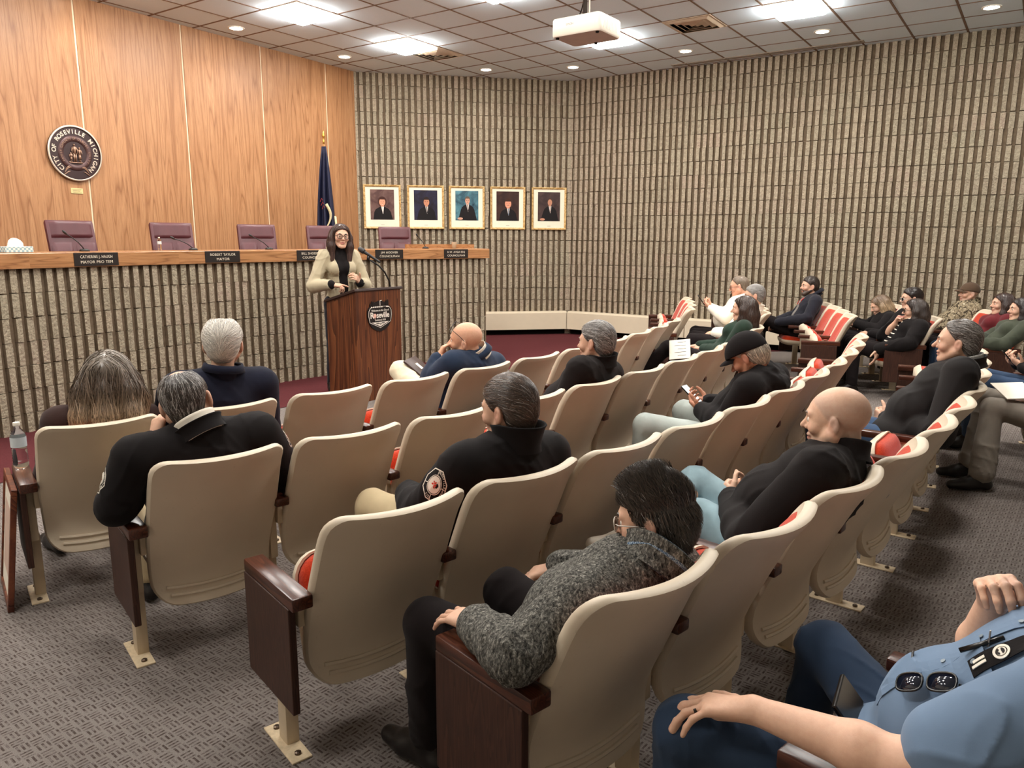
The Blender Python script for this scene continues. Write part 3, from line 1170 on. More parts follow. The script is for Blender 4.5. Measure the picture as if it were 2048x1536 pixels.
M_lensg = None
def make_lens():
    k = NT('spectacle_lens')
    tr = k.n('ShaderNodeBsdfTransparent'); gl = k.n('ShaderNodeBsdfGlossy'); gl.inputs['Roughness'].default_value = .03
    fr = k.n('ShaderNodeFresnel'); fr.inputs['IOR'].default_value = 1.45
    mx = k.n('ShaderNodeMixShader')
    k.l(fr.outputs[0], mx.inputs[0]); k.l(tr.outputs[0], mx.inputs[1]); k.l(gl.outputs[0], mx.inputs[2])
    k.l(mx.outputs[0], k.t.nodes['Material Output'].inputs['Surface'])
    return k.m
M_lensg = make_lens()
M_blackgloss = plain('black_gloss_plastic', (16, 14, 13), .25, .5)
M_shoe = plain('black_shoe_leather', (24, 19, 17), .45, .4)

# ------------------------------------------------------------------ head, hand
SKIN = srgb(210, 168, 142)[:3]
def head_prims(B, H, s=1.0, fem=False, chin=1.0, nose=1.0, jowl=0.0, k0=.018):
    """H: 4x4 numpy frame of the head (x right, y forward, z up), origin half-way between crown and chin"""
    R = H[:3, :3]; o = H[:3, 3]
    def L(x, y, z):
        return o + R @ (A3(x, y, z) * s)
    B.ell(L(0, -.016, .036), A3(.077, .098, .084) * s, R, .02)
    B.ell(L(0, .022, .012), A3(.069, .073, .074) * s, R, .02)
    B.cone(L(0, .040, -.01), L(0, .046, -.078 * chin), .052 * s, .034 * s, .02)
    jw = (.050 if fem else .056) + jowl
    for sx in (-1, 1):
        B.cone(L(sx * jw, -.004, -.042), L(sx * .022, .060, -.096 * chin), (.022 + jowl) * s, .016 * s, .022)
        B.ell(L(sx * .042, .058, -.026), A3(.024, .024, .022) * s, R, .018)
        B.cone(L(sx * .012, .085, .024), L(sx * .044, .072, .026), .011 * s, .010 * s, .012)
    B.ball(L(0, .070, -.098 * chin), .018 * s, .016)
    # eyes: shallow sockets, then lids
    for sx in (-1, 1):
        B.ball(L(sx * .032, .096, .003), .0165 * s, .010, -1)
        B.ell(L(sx * .031, .0735, .001), A3(.0145, .012, .011) * s, R, .004)
    B.cone(L(0, .084, .014), L(0, .104 + .004 * nose, -.026), .0065 * s, .0115 * s, .010)
    for sx in (-1, 1):
        B.ball(L(sx * .0125, .093, -.030), .0078 * s, .007)
        B.ball(L(sx * .007, .099, -.040), .0035 * s, .003, -1)
    # mouth
    B.ell(L(0, .083, -.056), A3(.026, .012, .0075) * s, R, .008)
    B.ell(L(0, .081, -.070), A3(.022, .012, .0080) * s, R, .008)
    B.cone(L(-.022, .090, -.0632), L(.022, .090, -.0632), .0026 * s, .0026 * s, .003, -1)
    # ears
    for sx in (-1, 1):
        a = R_(24) * sx
        Re = R @ np.array([[math.cos(a), -math.sin(a), 0], [math.sin(a), math.cos(a), 0], [0, 0, 1]])
        B.ell(L(sx * .083, -.013, -.004), A3(.0095, .020, .033) * s, Re, .006)
        B.ell(L(sx * .0945, -.009, .002), A3(.007, .010, .017) * s, Re, .004, -1)
        B.ball(L(sx * .077, -.006, -.033), .0085 * s, .006)

FINGER = ((.027, .044, .026, .021, .0092), (.009, .048, .030, .022, .0095), (-.0095, .044, .027, .021, .0090), (-.027, .034, .021, .018, .0078))
def hand_prims(B, wrist, d, pn, right, curls=(25, 30, 20), spread=8, s=1.0, thumb=(.55, .8, .3), per=None, wr=.026):
    """d: direction of the fingers, pn: the way the palm faces; per: curls of each finger"""
    w, d = A3(wrist), unit(d)
    pn = A3(pn); pn = unit(pn - d * (pn @ d))
    t = np.cross(d, pn) if right else np.cross(pn, d)
    tips = []
    for i, (ac, l1, l2, l3, r) in enumerate(FINGER):
        kn = w + d * ((.092, .096, .092, .084)[i] * s) + t * ac * s - pn * .003 * s
        B.cone(w + d * .012 * s + t * ac * .55 * s, kn, (.0145 if i in (1, 2) else .0135) * s, .0115 * s, .012)
        a = R_(spread * (1.1, .25, -.55, -1.4)[i])
        f = d * math.cos(a) + t * math.sin(a)
        p = kn
        ang = 0
        cc = per[i] if per else curls
        for l, c, r0, r1 in ((l1, cc[0], r, r * .93), (l2, cc[1], r * .95, r * .85), (l3, cc[2], r * .86, r * .72)):
            ang += R_(c)
            q = p + (f * math.cos(ang) + pn * math.sin(ang)) * l * s
            B.cone(p, q, r0 * s, r1 * s, .004)
            p = q
        tips.append(p)
    B.cone(w, w + d * .07 * s + pn * .006 * s, wr * s * .9, .021 * s, .015)
    th = unit(d * thumb[0] + t * thumb[1] + pn * thumb[2])
    p0 = w + d * .016 * s + t * .016 * s + pn * .004 * s
    p1 = p0 + th * .048 * s
    th2 = unit(th + d * .35)
    p2 = p1 + th2 * .033 * s
    th3 = unit(th2 + d * .35)
    p3 = p2 + th3 * .025 * s
    B.cone(p0, p1, .017 * s, .0125 * s, .012); B.cone(p1, p2, .0112 * s, .0100 * s, .005); B.cone(p2, p3, .0100 * s, .0076 * s, .004)
    return tips, p3

# ------------------------------------------------------------------ hair
def hairline(kind='short'):
    if kind == 'receding':
        xs = [-.13, -.10, -.06, -.03, .0, .03, .06, .10]; zs = [-.075, -.075, -.07, -.045, .012, .05, .085, .14]
    elif kind == 'long':
        xs = [-.13, -.06, -.02, .0, .03, .06, .085, .12]; zs = [-.20, -.20, -.20, -.12, .0, .056, .078, .086]
    else:
        xs = [-.13, -.10, -.06, -.03, .0, .028, .05, .075, .10]; zs = [-.078, -.078, -.072, -.05, -.004, .026, .048, .066, .078]
    return xs, zs
def hair_blob(style, s=1.0, thick=.012, top=.0, line='short', length=.2, vol=1.0, out=0.0):
    """hair in head space"""
    B = Blob()
    t = thick
    B.ell((0, -.016, .036 + top * .5), A3(.077 + t, .098 + t, .084 + t + top) , None, .02)
    B.ell((0, .016, .020 + top * .4), A3(.069 + t, .073 + t * .9, .076 + t + top), None, .02)
    B.cone((0, -.055, -.01), (0, -.045, -.06), .058 + t * .6, .050 + t * .4, .02)
    xs, zs = hairline(line)
    def cut(P, d):
        f = np.interp(P[..., 1], xs, zs).astype(F32)
        e = f - P[..., 2]
        if style != 'long':
            q = (np.abs(P[..., 0:1]) * A3(1, 0, 0).astype(F32) + P * A3(0, 1, 1).astype(F32) - A3(.086, -.010, -.006).astype(F32)) / A3(.03, .024, .036).astype(F32)
            ec = (1 - np.sqrt((q * q).sum(-1))) * F32(.026)
            e = np.maximum(e, ec.astype(F32))
            d = d + F32(t * .93) * (1 - np.clip(-e / F32(.032), 0, 1)) ** 2
        return Blob.blend(d, -e.astype(F32), .006, -1)
    if style == 'long':
        B.post.append(cut)
        C = Blob()
        v = vol
        zb = -length
        for sx in (-1, 1):
            C.chain([(sx * .058, -.01, .07), (sx * .083 * (.6 + .4 * v), -.008, -.01), (sx * .088 * v, .002 - out * .6, -.10), (sx * .080 * v * (1 + out), .022 - out * 1.2, zb)], [.030, .032, .034, .020], .03)
            C.chain([(sx * .05, -.06, .03), (sx * .06 * v, -.07 - out * .3, -.06), (sx * .066 * v, -.07 - out, -.16), (sx * .066 * v, -.07 - out, zb * 1.05)], [.05, .052, .048, .030], .03)
        C.chain([(0, -.075, .03), (0, -.09 - out * .3, -.06), (0, -.09 - out, -.16), (0, -.09 - out, zb * 1.08)], [.055, .055, .048, .032], .03)
        U = Blob()
        class Both(Blob):
            pass
        U = Both()
        U.p = C.p + []
        base = B
        def join(P, d):
            e = base.ev(P)
            return Blob.blend(d, e, .015, 1)
        U.post.append(join)
        U.bounds = lambda grow=0.0: (np.minimum(B.bounds(grow)[0], C.bounds(grow)[0]), np.maximum(B.bounds(grow)[1], C.bounds(grow)[1]))
        U.base = base
        return U
    B.post.append(cut)
    if style == 'ring':
        def bare(P, d):
            q = (P - A3(0, .012, .10).astype(F32)) / A3(.071, .115, .06).astype(F32)
            e = (np.sqrt((q * q).sum(-1)) - 1) * F32(.06)
            return Blob.blend(d, e.astype(F32), .006, -1)
        B.post.append(bare)
    if style == 'patch':      # thinning crown only
        def bare(P, d):
            q = (P - A3(0, -.005, .135).astype(F32)) / A3(.046, .062, .05).astype(F32)
            e = (np.sqrt((q * q).sum(-1)) - 1) * F32(.05)
            return Blob.blend(d, e.astype(F32), .006, -1)
        B.post.append(bare)
    return B
def blob_mesh_any(B, h):
    if hasattr(B, 'base'):
        # union of two fields: sample densely (small)
        lo, hi = B.bounds(.02)
        D = Blob()
        D.p = B.base.p + B.p
        D.post = [lambda P, d: B.ev(P)]
        return D.mesh(h)
    return B.mesh(h)

def strands(B, verts, n, flow, steps=6, step=.012, width=.0011, lift=.0015, col=(.1, .07, .05), colvar=.35, grey=0.0, taper=True, sel=None, rise=0.0, rng=RNG):
    """locks lying on the hair surface; returns verts, quads, colours"""
    cand = verts if sel is None else verts[sel(verts)]
    if len(cand) == 0:
        return None
    P = cand[rng.integers(0, len(cand), n)] + rng.normal(0, .0015, (n, 3))
    pts = []
    lf = lift * rng.uniform(.2, 1.4, (n, 1))
    jit = rng.normal(0, .16, (n, 3))
    N = None
    for i in range(steps + 1):
        g = B.grad(P).astype(float)
        d = B.ev(P).astype(float)
        P = P - g * (d[:, None] - lf - rise * i / steps)
        pts.append(P.copy())
        f = flow(P) + jit
        f = f - g * (f * g).sum(1, keepdims=True) * (1.0 if rise == 0 else .6)
        f /= np.linalg.norm(f, axis=1, keepdims=True) + 1e-9
        P = P + f * step * rng.uniform(.8, 1.15, (n, 1))
        N = g
    pts = np.stack(pts, 1)              # n, steps+1, 3
    T = np.gradient(pts, axis=1)
    T /= np.linalg.norm(T, axis=2, keepdims=True) + 1e-9
    G = np.repeat(N[:, None], steps + 1, 1)
    S = np.cross(T, G); S /= np.linalg.norm(S, axis=2, keepdims=True) + 1e-9
    Nn = np.cross(S, T)
    w = width * (np.linspace(1, .25 if taper else .8, steps + 1)[None, :, None]) * rng.uniform(.6, 1.3, (n, 1, 1))
    ring = np.stack([pts - S * w, pts + Nn * w * .9, pts + S * w], 2)    # n, m, 3, 3
    m = steps + 1
    V = ring.reshape(-1, 3)
    base = (np.arange(n) * m * 3)[:, None, None] + (np.arange(steps) * 3)[None, :, None]
    q = []
    for a, b in ((0, 1), (1, 2)):
        q.append(np.stack([base[..., 0] + a, base[..., 0] + b, base[..., 0] + 3 + b, base[..., 0] + 3 + a], -1).reshape(-1, 4))
    Q = np.concatenate(q)
    c = np.array(col)[None] * np.exp(rng.normal(0, colvar, (n, 1)))
    gmask = rng.uniform(0, 1, n) < grey
    c[gmask] = np.array([.42, .39, .36]) * rng.uniform(.6, 1.2, (gmask.sum(), 1))
    C = np.repeat(c, m * 3, 0)
    return V, Q, np.concatenate([C, np.ones((len(C), 1))], 1)

def rot_head(yaw=0, pitch=0, roll=0):
    """head turned left by yaw, nodded down by pitch, tilted to its right by roll (degrees)"""
    y, p, r = R_(yaw), R_(pitch), R_(roll)
    Z = np.array([[math.cos(y), -math.sin(y), 0], [math.sin(y), math.cos(y), 0], [0, 0, 1]])
    X = np.array([[1, 0, 0], [0, math.cos(-p), -math.sin(-p)], [0, math.sin(-p), math.cos(-p)]])
    Y = np.array([[math.cos(r), 0, math.sin(r)], [0, 1, 0], [-math.sin(r), 0, math.cos(r)]])
    return Z @ X @ Y
# ------------------------------------------------------------------ people
def lerp(a, b, t):
    return A3(a) * (1 - t) + A3(b) * t
class Pose:
    pass
def torso(B, J, off, k=.035, arms_only=False):
    b, U, Rt, Fw, L = J.b, J.U, J.Rt, J.Fw, J.L
    R = np.stack([Rt, Fw, U], 1)
    pv, nk = J.pelvis, J.neck
    B.ell(pv + U * .01, A3(.160 * b + off, .122 * b + off, .12 + off), R, k)
    B.ell(pv + U * (.34 * L) + Fw * (.012 + .05 * J.belly), A3(.146 * b + off + .02 * J.belly, .112 * b + off + .055 * J.belly, .155 + off), R, k)
    B.ell(pv + U * (.68 * L) + Fw * .005, A3(.160 * b + off, .116 * b + off + .02 * J.belly, .17 + off), R, k)
    if J.bust:
        for sx in (-1, 1):
            B.ell(pv + U * (.66 * L) + Fw * .085 + Rt * sx * .07, A3(.065 + off, .055 + off, .06 + off), R, .03)
    for sh in (J.shL, J.shR):
        B.cone(nk - U * .075, lerp(nk - U * .07, sh, .85), .078 + off * .8, .062 * b + off, k)
        B.cone(nk - U * .012, lerp(nk - U * .02, sh, .8), .046 + off * .7, .046 + off * .8, k)

def arm(B, sh, el, wr, off, b=1.0, hem=None, k=.02, cuff=.0):
    B.cone(sh, el, .056 * b + off, .043 * b + off, k)
    if hem is not None:
        return
    m = lerp(el, wr, .3)
    B.cone(el, m, .043 * b + off, .044 * b + off, k)
    B.cone(m, wr, .044 * b + off, .029 + off + cuff, k)

def build_collar(J, height=.05, r=.070, flare=.012, gap=40, thick=.004, tilt=.010, back=.0, lower=.026, fold=False):
    """a collar standing round the neck, open at the throat"""
    c = J.neck + J.U * .018
    Nk = unit(J.headbase - J.neck + J.U * .02)
    Rt = J.Rt
    Fw = unit(np.cross(Nk, Rt)); Rt = np.cross(Fw, Nk)
    n = 30
    rows_o, rows_i = [], []
    hs = (-lower, 0, height * .5, height * .85, height)
    for j, h in enumerate(hs):
        ro, ri = [], []
        for i in range(n + 1):
            a = R_(90 + gap / 2 + (360 - gap) * i / n)
            f = max(0, math.sin(a))
            rr = r + flare * (j / 4.0) + (.009 if j == 0 else 0)
            hh = h * (1 - .35 * f)
            p = c + Rt * rr * math.cos(a) + Fw * (rr * 1.02 * math.sin(a) + .004 - tilt * 0) + Nk * hh
            ro.append(Vector(p)); ri.append(Vector(p - (Rt * math.cos(a) + Fw * math.sin(a)) * thick))
        rows_o.append(ro); rows_i.append(ri)
    rows = rows_o + [[(a + b) / 2 + Vector(Nk) * thick * .5 for a, b in zip(rows_o[-1], rows_i[-1])]] + rows_i[::-1]
    mb = MB()
    if fold:      # leaf folded outwards over the stand
        out = []
        for k2, (dh, dr) in enumerate(((0.004, .004), (-.012, .011), (-.034, .017), (-.036, .012))):
            ro = []
            for i in range(n + 1):
                a = R_(90 + gap / 2 + (360 - gap) * i / n)
                f = max(0, math.sin(a))
                rr = r + flare + dr
                hh = height * (1 - .35 * f) + dh * (1 + .5 * f)
                ro.append(Vector(c + Rt * rr * math.cos(a) + Fw * rr * 1.02 * math.sin(a) + Nk * hh))
            out.append(ro)
        rows = out[::-1] + rows[4:]
    mb.grid(rows)
    return mb

def skin_cols(V, J, base, stub=None, pale=1.0):
    c = np.tile(np.array(base)[None] * pale, (len(V), 1))
    H = J.H
    q = (V - H[:3, 3]) @ H[:3, :3] / J.hs
    x, y, z = q[:, 0], q[:, 1], q[:, 2]
    near = (np.abs(x) < .11) & (np.abs(z) < .16) & (np.abs(y) < .14)
    def blob(cx, cy, cz, r):
        return np.clip(1 - np.sqrt((np.abs(x) - cx) ** 2 + (y - cy) ** 2 + (z - cz) ** 2) / r, 0, 1) * near
    red = np.array([.52, .22, .17])
    for w, m in ((.45, blob(.045, .075, -.03, .035)), (.5, blob(0, .105, -.028, .022)), (.5, blob(.085, -.008, -.005, .04))):
        c = c * (1 - w * m[:, None]) + red * (w * m[:, None])
    lip = ((np.abs(x) < .024) & (y > .072) & (np.abs(z + .063) < .0105 * (1 - (x / .03) ** 2))).astype(float)
    c = c * (1 - .75 * lip[:, None]) + np.array(J.lip) * (.75 * lip[:, None])
    if stub is not None:
        xs, zs = hairline('receding')
        col, region, w = stub
        m = np.zeros(len(V))
        if 'scalp' in region:
            f = np.interp(y, *hairline('short'))
            m = np.maximum(m, np.clip((z - f) / .012, 0, 1) * np.clip((.105 - z + .25 * np.clip(-y, 0, 1)) / .05, 0, 1) * near)
        if 'beard' in region:
            m = np.maximum(m, np.clip((-.035 - z + .25 * np.clip(-y - .0, -.06, .1)) / .012, 0, 1) * np.clip((y + .015) / .02, 0, 1) * near * (1 - lip) * (z > -.14))
            m = np.maximum(m, ((np.abs(x) < .03) & (y > .07) & (np.abs(z + .046) < .008)).astype(float))
        c = c * (1 - w * m[:, None]) + np.array(col) * (w * m[:, None])
    return np.concatenate([c, np.ones((len(c), 1))], 1)

def person(label, base, rz, head, yaw=0, pitch=0, roll=0, pelvis=(0, .42, .49), neck=None, b=1.0, belly=0.0, bust=False, shw=.185, hs=1.0,
           L=None, R=None, legs=None, top=None, inner=None, trousers=None, shoes=None, hair=None, skin=SKIN, lip=(.36, .12, .10), stub=None,
           glasses=None, h=.008, hc=.011, fem=False, nose=1.0, jowl=0.0, eyes=True, brow=None, beard=None, foot=True, lid=0.0, shdrop=(0, 0), M=None):
    root = thing('person', label, 'person', base, rz) if M is None else thing('person', label, 'person', M=M)
    J = Pose()
    J.b, J.belly, J.bust, J.hs, J.lip = b, belly, bust, hs, lip
    J.H = np.eye(4); J.H[:3, :3] = rot_head(yaw, pitch, roll); J.H[:3, 3] = head
    HR, Ho = J.H[:3, :3], A3(head)
    J.headbase = Ho + HR @ (A3(0, -.030, -.055) * hs)
    J.neck = A3(neck) if neck is not None else Ho + HR @ (A3(0, -.035, -.06) * hs) + unit(A3(pelvis) - Ho + A3(0, -.12, 0)) * .085 * hs
    J.pelvis = A3(pelvis)
    J.L = np.linalg.norm(J.neck - J.pelvis)
    J.U = unit(J.neck - J.pelvis)
    tw = R_(0)
    r0 = A3(1, 0, 0)
    J.Fw = unit(np.cross(J.U, r0)); J.Rt = np.cross(J.Fw, J.U)
    J.shL = J.neck - J.U * (.062 + shdrop[0]) - J.Rt * shw * (.9 + .1 * b)
    J.shR = J.neck - J.U * (.062 + shdrop[1]) + J.Rt * shw * (.9 + .1 * b)
    L = dict(L or {}); R = dict(R or {})
    L.setdefault('el', J.shL + A3(-.05, .10, -.26)); R.setdefault('el', J.shR + A3(.05, .10, -.26))
    L.setdefault('wr', A3(-.10, .60, .60)); R.setdefault('wr', A3(.10, .60, .60))
    for s_, q in (('L', L), ('R', R)):
        q.setdefault('d', unit(A3(q['wr']) - A3(q['el'])) + A3(.2 if s_ == 'L' else -.2, 0, -.3))
        q.setdefault('pn', (0, 0, -1)); q.setdefault('kw', {})
        q['el'], q['wr'] = A3(q['el']), A3(q['wr'])
    legs = dict(legs or {})
    lg = []
    for sx, nm in ((-1, 'L'), (1, 'R')):
        q = dict(legs.get(nm, {}))
        q.setdefault('kn', (sx * .13, .84, .53)); q.setdefault('an', (sx * .14, .84, .10)); q.setdefault('toe', (sx * .25, 1, -.0))
        q['hip'] = J.pelvis + A3(sx * .092, .0, -.02)
        q['kn'], q['an'] = A3(q['kn']), A3(q['an'])
        lg.append(q)
    # ---- body: one surface from crown to feet
    B = Blob()
    torso(B, J, 0.0)
    B.cone(J.neck - J.U * .04, J.headbase, .056 * (1 if not fem else .86) + jowl * .6, .053 * (1 if not fem else .86) + jowl * .6, .025)
    for q, sh, right in ((L, J.shL, False), (R, J.shR, True)):
        arm(B, sh, q['el'], q['wr'], 0.0, q.get('b', 1.0))
        q['tips'] = hand_prims(B, q['wr'], q['d'], q['pn'], right, **q['kw'])
    for q in lg:
        B.cone(q['hip'], q['kn'], .082 * (.7 + .3 * b), .056, .03)
        B.cone(q['kn'], q['an'], .054, .034, .02)
        B.cone(lerp(q['kn'], q['an'], .25) - A3(0, .02, 0), lerp(q['kn'], q['an'], .5), .045, .034, .03)
        t = unit(A3(q['toe']))
        B.cone(q['an'] - A3(0, 0, .03), q['an'] + t * .14 - A3(0, 0, .055), .036, .026, .02)
    head_prims(B, J.H, hs, fem, nose=nose, jowl=jowl)
    J.blobs = []; J.C = {}
    J.body = B
    HM = Matrix([list(r) for r in J.H])
    # ---- clothes
    def garment(spec, name, off0):
        C = Blob()
        off = spec.get('off', off0)
        torso(C, J, off, .035)
        sl = spec.get('sleeve', 'long')
        for q, sh in ((L, J.shL), (R, J.shR)):
            if sl == 'long':
                arm(C, sh, q['el'], lerp(q['wr'], q['el'], spec.get('cuffback', .02)), off + .006, q.get('b', 1.0), cuff=spec.get('cuff', .002))
            elif sl == 'short':
                C.cone(sh, lerp(sh, q['el'], .72), .060 * q.get('b', 1.0) + off + .006, .060 + off + .012, .02)
        if spec.get('hem'):
            hm = J.pelvis + J.U * -.05
            R3 = np.stack([J.Rt, J.Fw, J.U], 1)
            C.ell(hm, A3(.165 * b + off + .01, .13 * b + off + .012, .13), R3, .03)
        for f in spec.get('add', ()):
            f(C, J)
        C.post.append(wrinkle(spec.get('fold', .003), spec.get('fsc', 1.0), spec.get('ph', 0.0)))
        if spec.get('cut'):
            C.post.append(spec['cut'](J))
        J.blobs.append(C); J.C[name] = C
        v, f = C.mesh(spec.get('h', hc))
        o = link(name, np_mesh(name, v, f, spec['mat']), root)
        if spec.get('collar') is not None:
            cl = dict(spec['collar'])
            mt = cl.pop('mat', spec['mat'])
            build_collar(J, **cl).obj('collar', mt, o, smooth=True)
        if spec.get('label'):
            o['label'] = spec['label']
        return o
    if inner:
        garment(inner, inner.get('name', 'shirt'), .008)
    if top:
        J.top = garment(top, top.get('name', 'jacket'), .016)
    if trousers is not None:
        tr = trousers if isinstance(trousers, dict) else dict(mat=trousers)
        C = Blob()
        off = tr.get('off', .012)
        R3 = np.stack([J.Rt, J.Fw, J.U], 1)
        C.ell(J.pelvis, A3(.158 * b + off, .12 * b + off, .11 + off), R3, .03)
        for q in lg:
            C.cone(q['hip'], q['kn'], .084 * (.7 + .3 * b) + off, .060 + off, .03)
            kb = q['kn'] + unit(q['an'] - q['kn']) * .03
            C.cone(kb, lerp(q['kn'], q['an'], .93), .058 + off, tr.get('hemr', .052) + off * .5, .025)
        C.post.append(wrinkle(tr.get('fold', .004), 1.1, tr.get('ph', 1.3)))
        J.blobs.append(C)
        v, f = C.mesh(tr.get('h', hc))
        link('trousers', np_mesh('trousers', v, f, tr['mat']), root)
    if shoes is not None:
        sh = shoes if isinstance(shoes, dict) else dict(mat=shoes)
        for q in lg:
            C = Blob()
            t = unit(A3(q['toe'])); a = q['an']
            up = A3(q['up']) if 'up' in q else (unit(a - q['kn']) * -1 if sh.get('free') else A3(0, 0, 1))
            up = unit(up - t * (up @ t))
            C.cone(a - up * .005, a - t * .035 - up * .055, .046, .036, .02)
            C.cone(a - t * .035 - up * .052, a + t * .10 - up * .058, .038, .040, .02)
            C.cone(a + t * .10 - up * .058, a + t * .185 - up * .064, .040, .030, .02)
            C.cone(a, a + t * .09 - up * .045, .040, .036, .02)
            sp = (a - up * .092)
            def sole(P, d, sp=sp, up=up):
                e = -((P - sp.astype(F32)) @ up.astype(F32))
                return Blob.blend(d, -e, .008, -1)
            C.post.append(sole)
            J.blobs.append(C)
            v, f = C.mesh(sh.get('h', .009))
            so = link('shoe', np_mesh('shoe', v, f, sh['mat']), root)
            J.shoes = getattr(J, 'shoes', []) + [(C, so, a, t, up)]
    # ---- body: one surface from crown to feet; what the clothes hide is coarse
    V, Q = B.mesh(h)
    hid = np.zeros(len(V), bool)
    for C in J.blobs:
        hid |= C.ev(V) < -.009
    tri = np.concatenate([Q[:, [0, 1, 2]], Q[:, [0, 2, 3]]])
    if hid.any():
        key = np.full((len(V), 3), 0, dtype=np.int64)
        key[hid] = np.floor(V[hid] / .026).astype(np.int64) + 4000
        flat = np.where(hid, key[:, 0] * 100000000 + key[:, 1] * 10000 + key[:, 2], -1 - np.arange(len(V)))
        u, inv, cnt = np.unique(flat, return_inverse=True, return_counts=True)
        NV = np.zeros((len(u), 3))
        np.add.at(NV, inv, V)
        V = NV / cnt[:, None]
        tri = inv[tri]
        tri = tri[(tri[:, 0] != tri[:, 1]) & (tri[:, 1] != tri[:, 2]) & (tri[:, 0] != tri[:, 2])]
        _, ui = np.unique(np.sort(tri, 1), axis=0, return_index=True)
        tri = tri[ui]
    body = link('body', np_mesh('body', V, tri, M_skin, cols=skin_cols(V, J, skin, stub)), root)
    # ---- eyes and brows
    if eyes:
        for sx in (-1, 1):
            mb = MB()
            r = .0118
            # eyeball, lid closed part follows the skin; the iris is a darker disc on its front
            mb.lathe([(r * math.sin(a), -r * math.cos(a)) for a in np.linspace(0, PI * .72, 8)], 12)
            mb.cur = 1
            mb.lathe([(r * 1.015 * math.sin(a), -r * 1.015 * math.cos(a)) for a in np.linspace(PI * .80, PI, 4)], 12)
            mb.cur = 0
            mb.lathe([(r * math.sin(a), -r * math.cos(a)) for a in np.linspace(PI * .72, PI * .86, 4)], 12)
            e = mb.obj('eye', [M_eye, M_iris], body, smooth=True)
            e.matrix_local = HM @ Matrix.Translation(A3(sx * .031, .0775, .0015) * hs) @ Matrix.Scale(hs, 4) @ Matrix.Rotation(R_(-90), 4, 'X')
        bc = brow if brow is not None else (hair or {}).get('col', (.10, .07, .05))
        EB = Blob()
        for sx in (-1, 1):
            EB.chain([(sx * .015, .0935, .0235), (sx * .032, .0905, .0285), (sx * .050, .0750, .0235)], [.0042, .0044, .0022], .004)
        for sx in (0, 1):
            S2 = Blob(); S2.p = EB.p[sx * 2: sx * 2 + 2]
            v, f = S2.mesh(.0022 if h < .006 else .003)
            o = link('eyebrow', np_mesh('eyebrow', v, f, M_hair, cols=np.tile(np.array(list(bc) + [1])[None], (len(v), 1))), body)
            o.matrix_local = HM @ Matrix.Scale(hs, 4)
    # ---- hair
    if hair:
        hb = hair_blob(hair.get('style', 'short'), thick=hair.get('thick', .012), top=hair.get('top', 0), line=hair.get('line', 'short'), length=hair.get('length', .2), vol=hair.get('vol', 1.0), out=hair.get('out', 0.0))
        hv, hq = blob_mesh_any(hb, hair.get('h', .006))
        col = np.array(hair.get('col', (.05, .033, .024)))
        colf = hair.get('colf')
        cc = np.tile(col[None] * .8, (len(hv), 1)) if colf is None else colf(hv) * .8
        D = hb
        if hasattr(hb, 'base'):
            D = Blob(); D.p = hb.base.p + hb.p
            D.post = [lambda P, d: hb.ev(P)]
        parts = [(hv, hq, np.concatenate([cc, np.ones((len(cc), 1))], 1))]
        if hair.get('n', 0):
            fl = hair.get('flow') or FLOWS[hair.get('flowname', 'short')]
            st = strands(D, hv, hair['n'], fl, hair.get('steps', 6), hair.get('step', .011), hair.get('width', .0012), hair.get('lift', .002), col, hair.get('colvar', .3), hair.get('grey', 0.0), sel=hair.get('sel'), rise=hair.get('rise', 0.0))
            if st is not None:
                v, q, c = st
                if colf is not None:
                    c[:, :3] = colf(v) * np.exp(RNG.normal(0, hair.get('colvar', .3), (len(v) // ((hair.get('steps', 6) + 1) * 3), 1))).repeat((hair.get('steps', 6) + 1) * 3, 0)
                parts.append((v, q, c))
        for x in hair.get('extra', ()):
            st = strands(D, hv, x['n'], FLOWS[x.get('flowname', 'spike')], x.get('steps', 3), x.get('step', .012), x.get('width', .0015), x.get('lift', .002), x.get('col', col), x.get('colvar', .4), x.get('grey', 0.0), sel=x.get('sel'), rise=x.get('rise', .03))
            if st is not None:
                parts.append(st)
        o_ = 0; vs, qs, cs = [], [], []
        for v, q, c in parts:
            vs.append(v); qs.append(q + o_); cs.append(c); o_ += len(v)
        o = link('hair', np_mesh('hair', np.concatenate(vs), np.concatenate(qs), M_hair, cols=np.concatenate(cs)), root)
        o.matrix_local = HM @ Matrix.Scale(hs, 4)
    if beard:
        BB = Blob()
        t = beard.get('t', .006)
        BB.cone((0, .044, -.055), (0, .052, -.086), .038 + t, .030 + t, .02)
        for sx in (-1, 1):
            BB.cone((sx * .058, -.002, -.040), (sx * .022, .060, -.094), .019 + t, .017 + t, .02)
        BB.ball((0, .070, -.098), .017 + t, .016)
        BB.cone((-.026, .086, -.052), (.026, .086, -.052), .006 + t * .4, .006 + t * .4, .006)
        BB.ell((0, .094, -.066), (.020, .02, .011), None, .006, -1)
        def bc2(P, d):
            e = P[..., 2] - np.interp(P[..., 1], [-.02, .03, .07, .09], [-.02, -.048, -.046, -.044]).astype(F32)
            return Blob.blend(d, -e.astype(F32), .006, -1)
        BB.post.append(bc2)
        v, f = BB.mesh(.005)
        col = beard.get('col', (.08, .055, .04))
        o = link('beard', np_mesh('beard', v, f, M_hair, cols=np.tile(np.array(list(col) + [1])[None], (len(v), 1))), root)
        o.matrix_local = HM @ Matrix.Scale(hs, 4)
    # ---- glasses
    if glasses:
        add_glasses(root, HM @ Matrix.Scale(hs, 4) @ Matrix.Translation(glasses.get('at', (0, 0, 0))) @ Matrix.Rotation(R_(glasses.get('tilt', 0)), 4, 'X'), glasses)
    return root, J

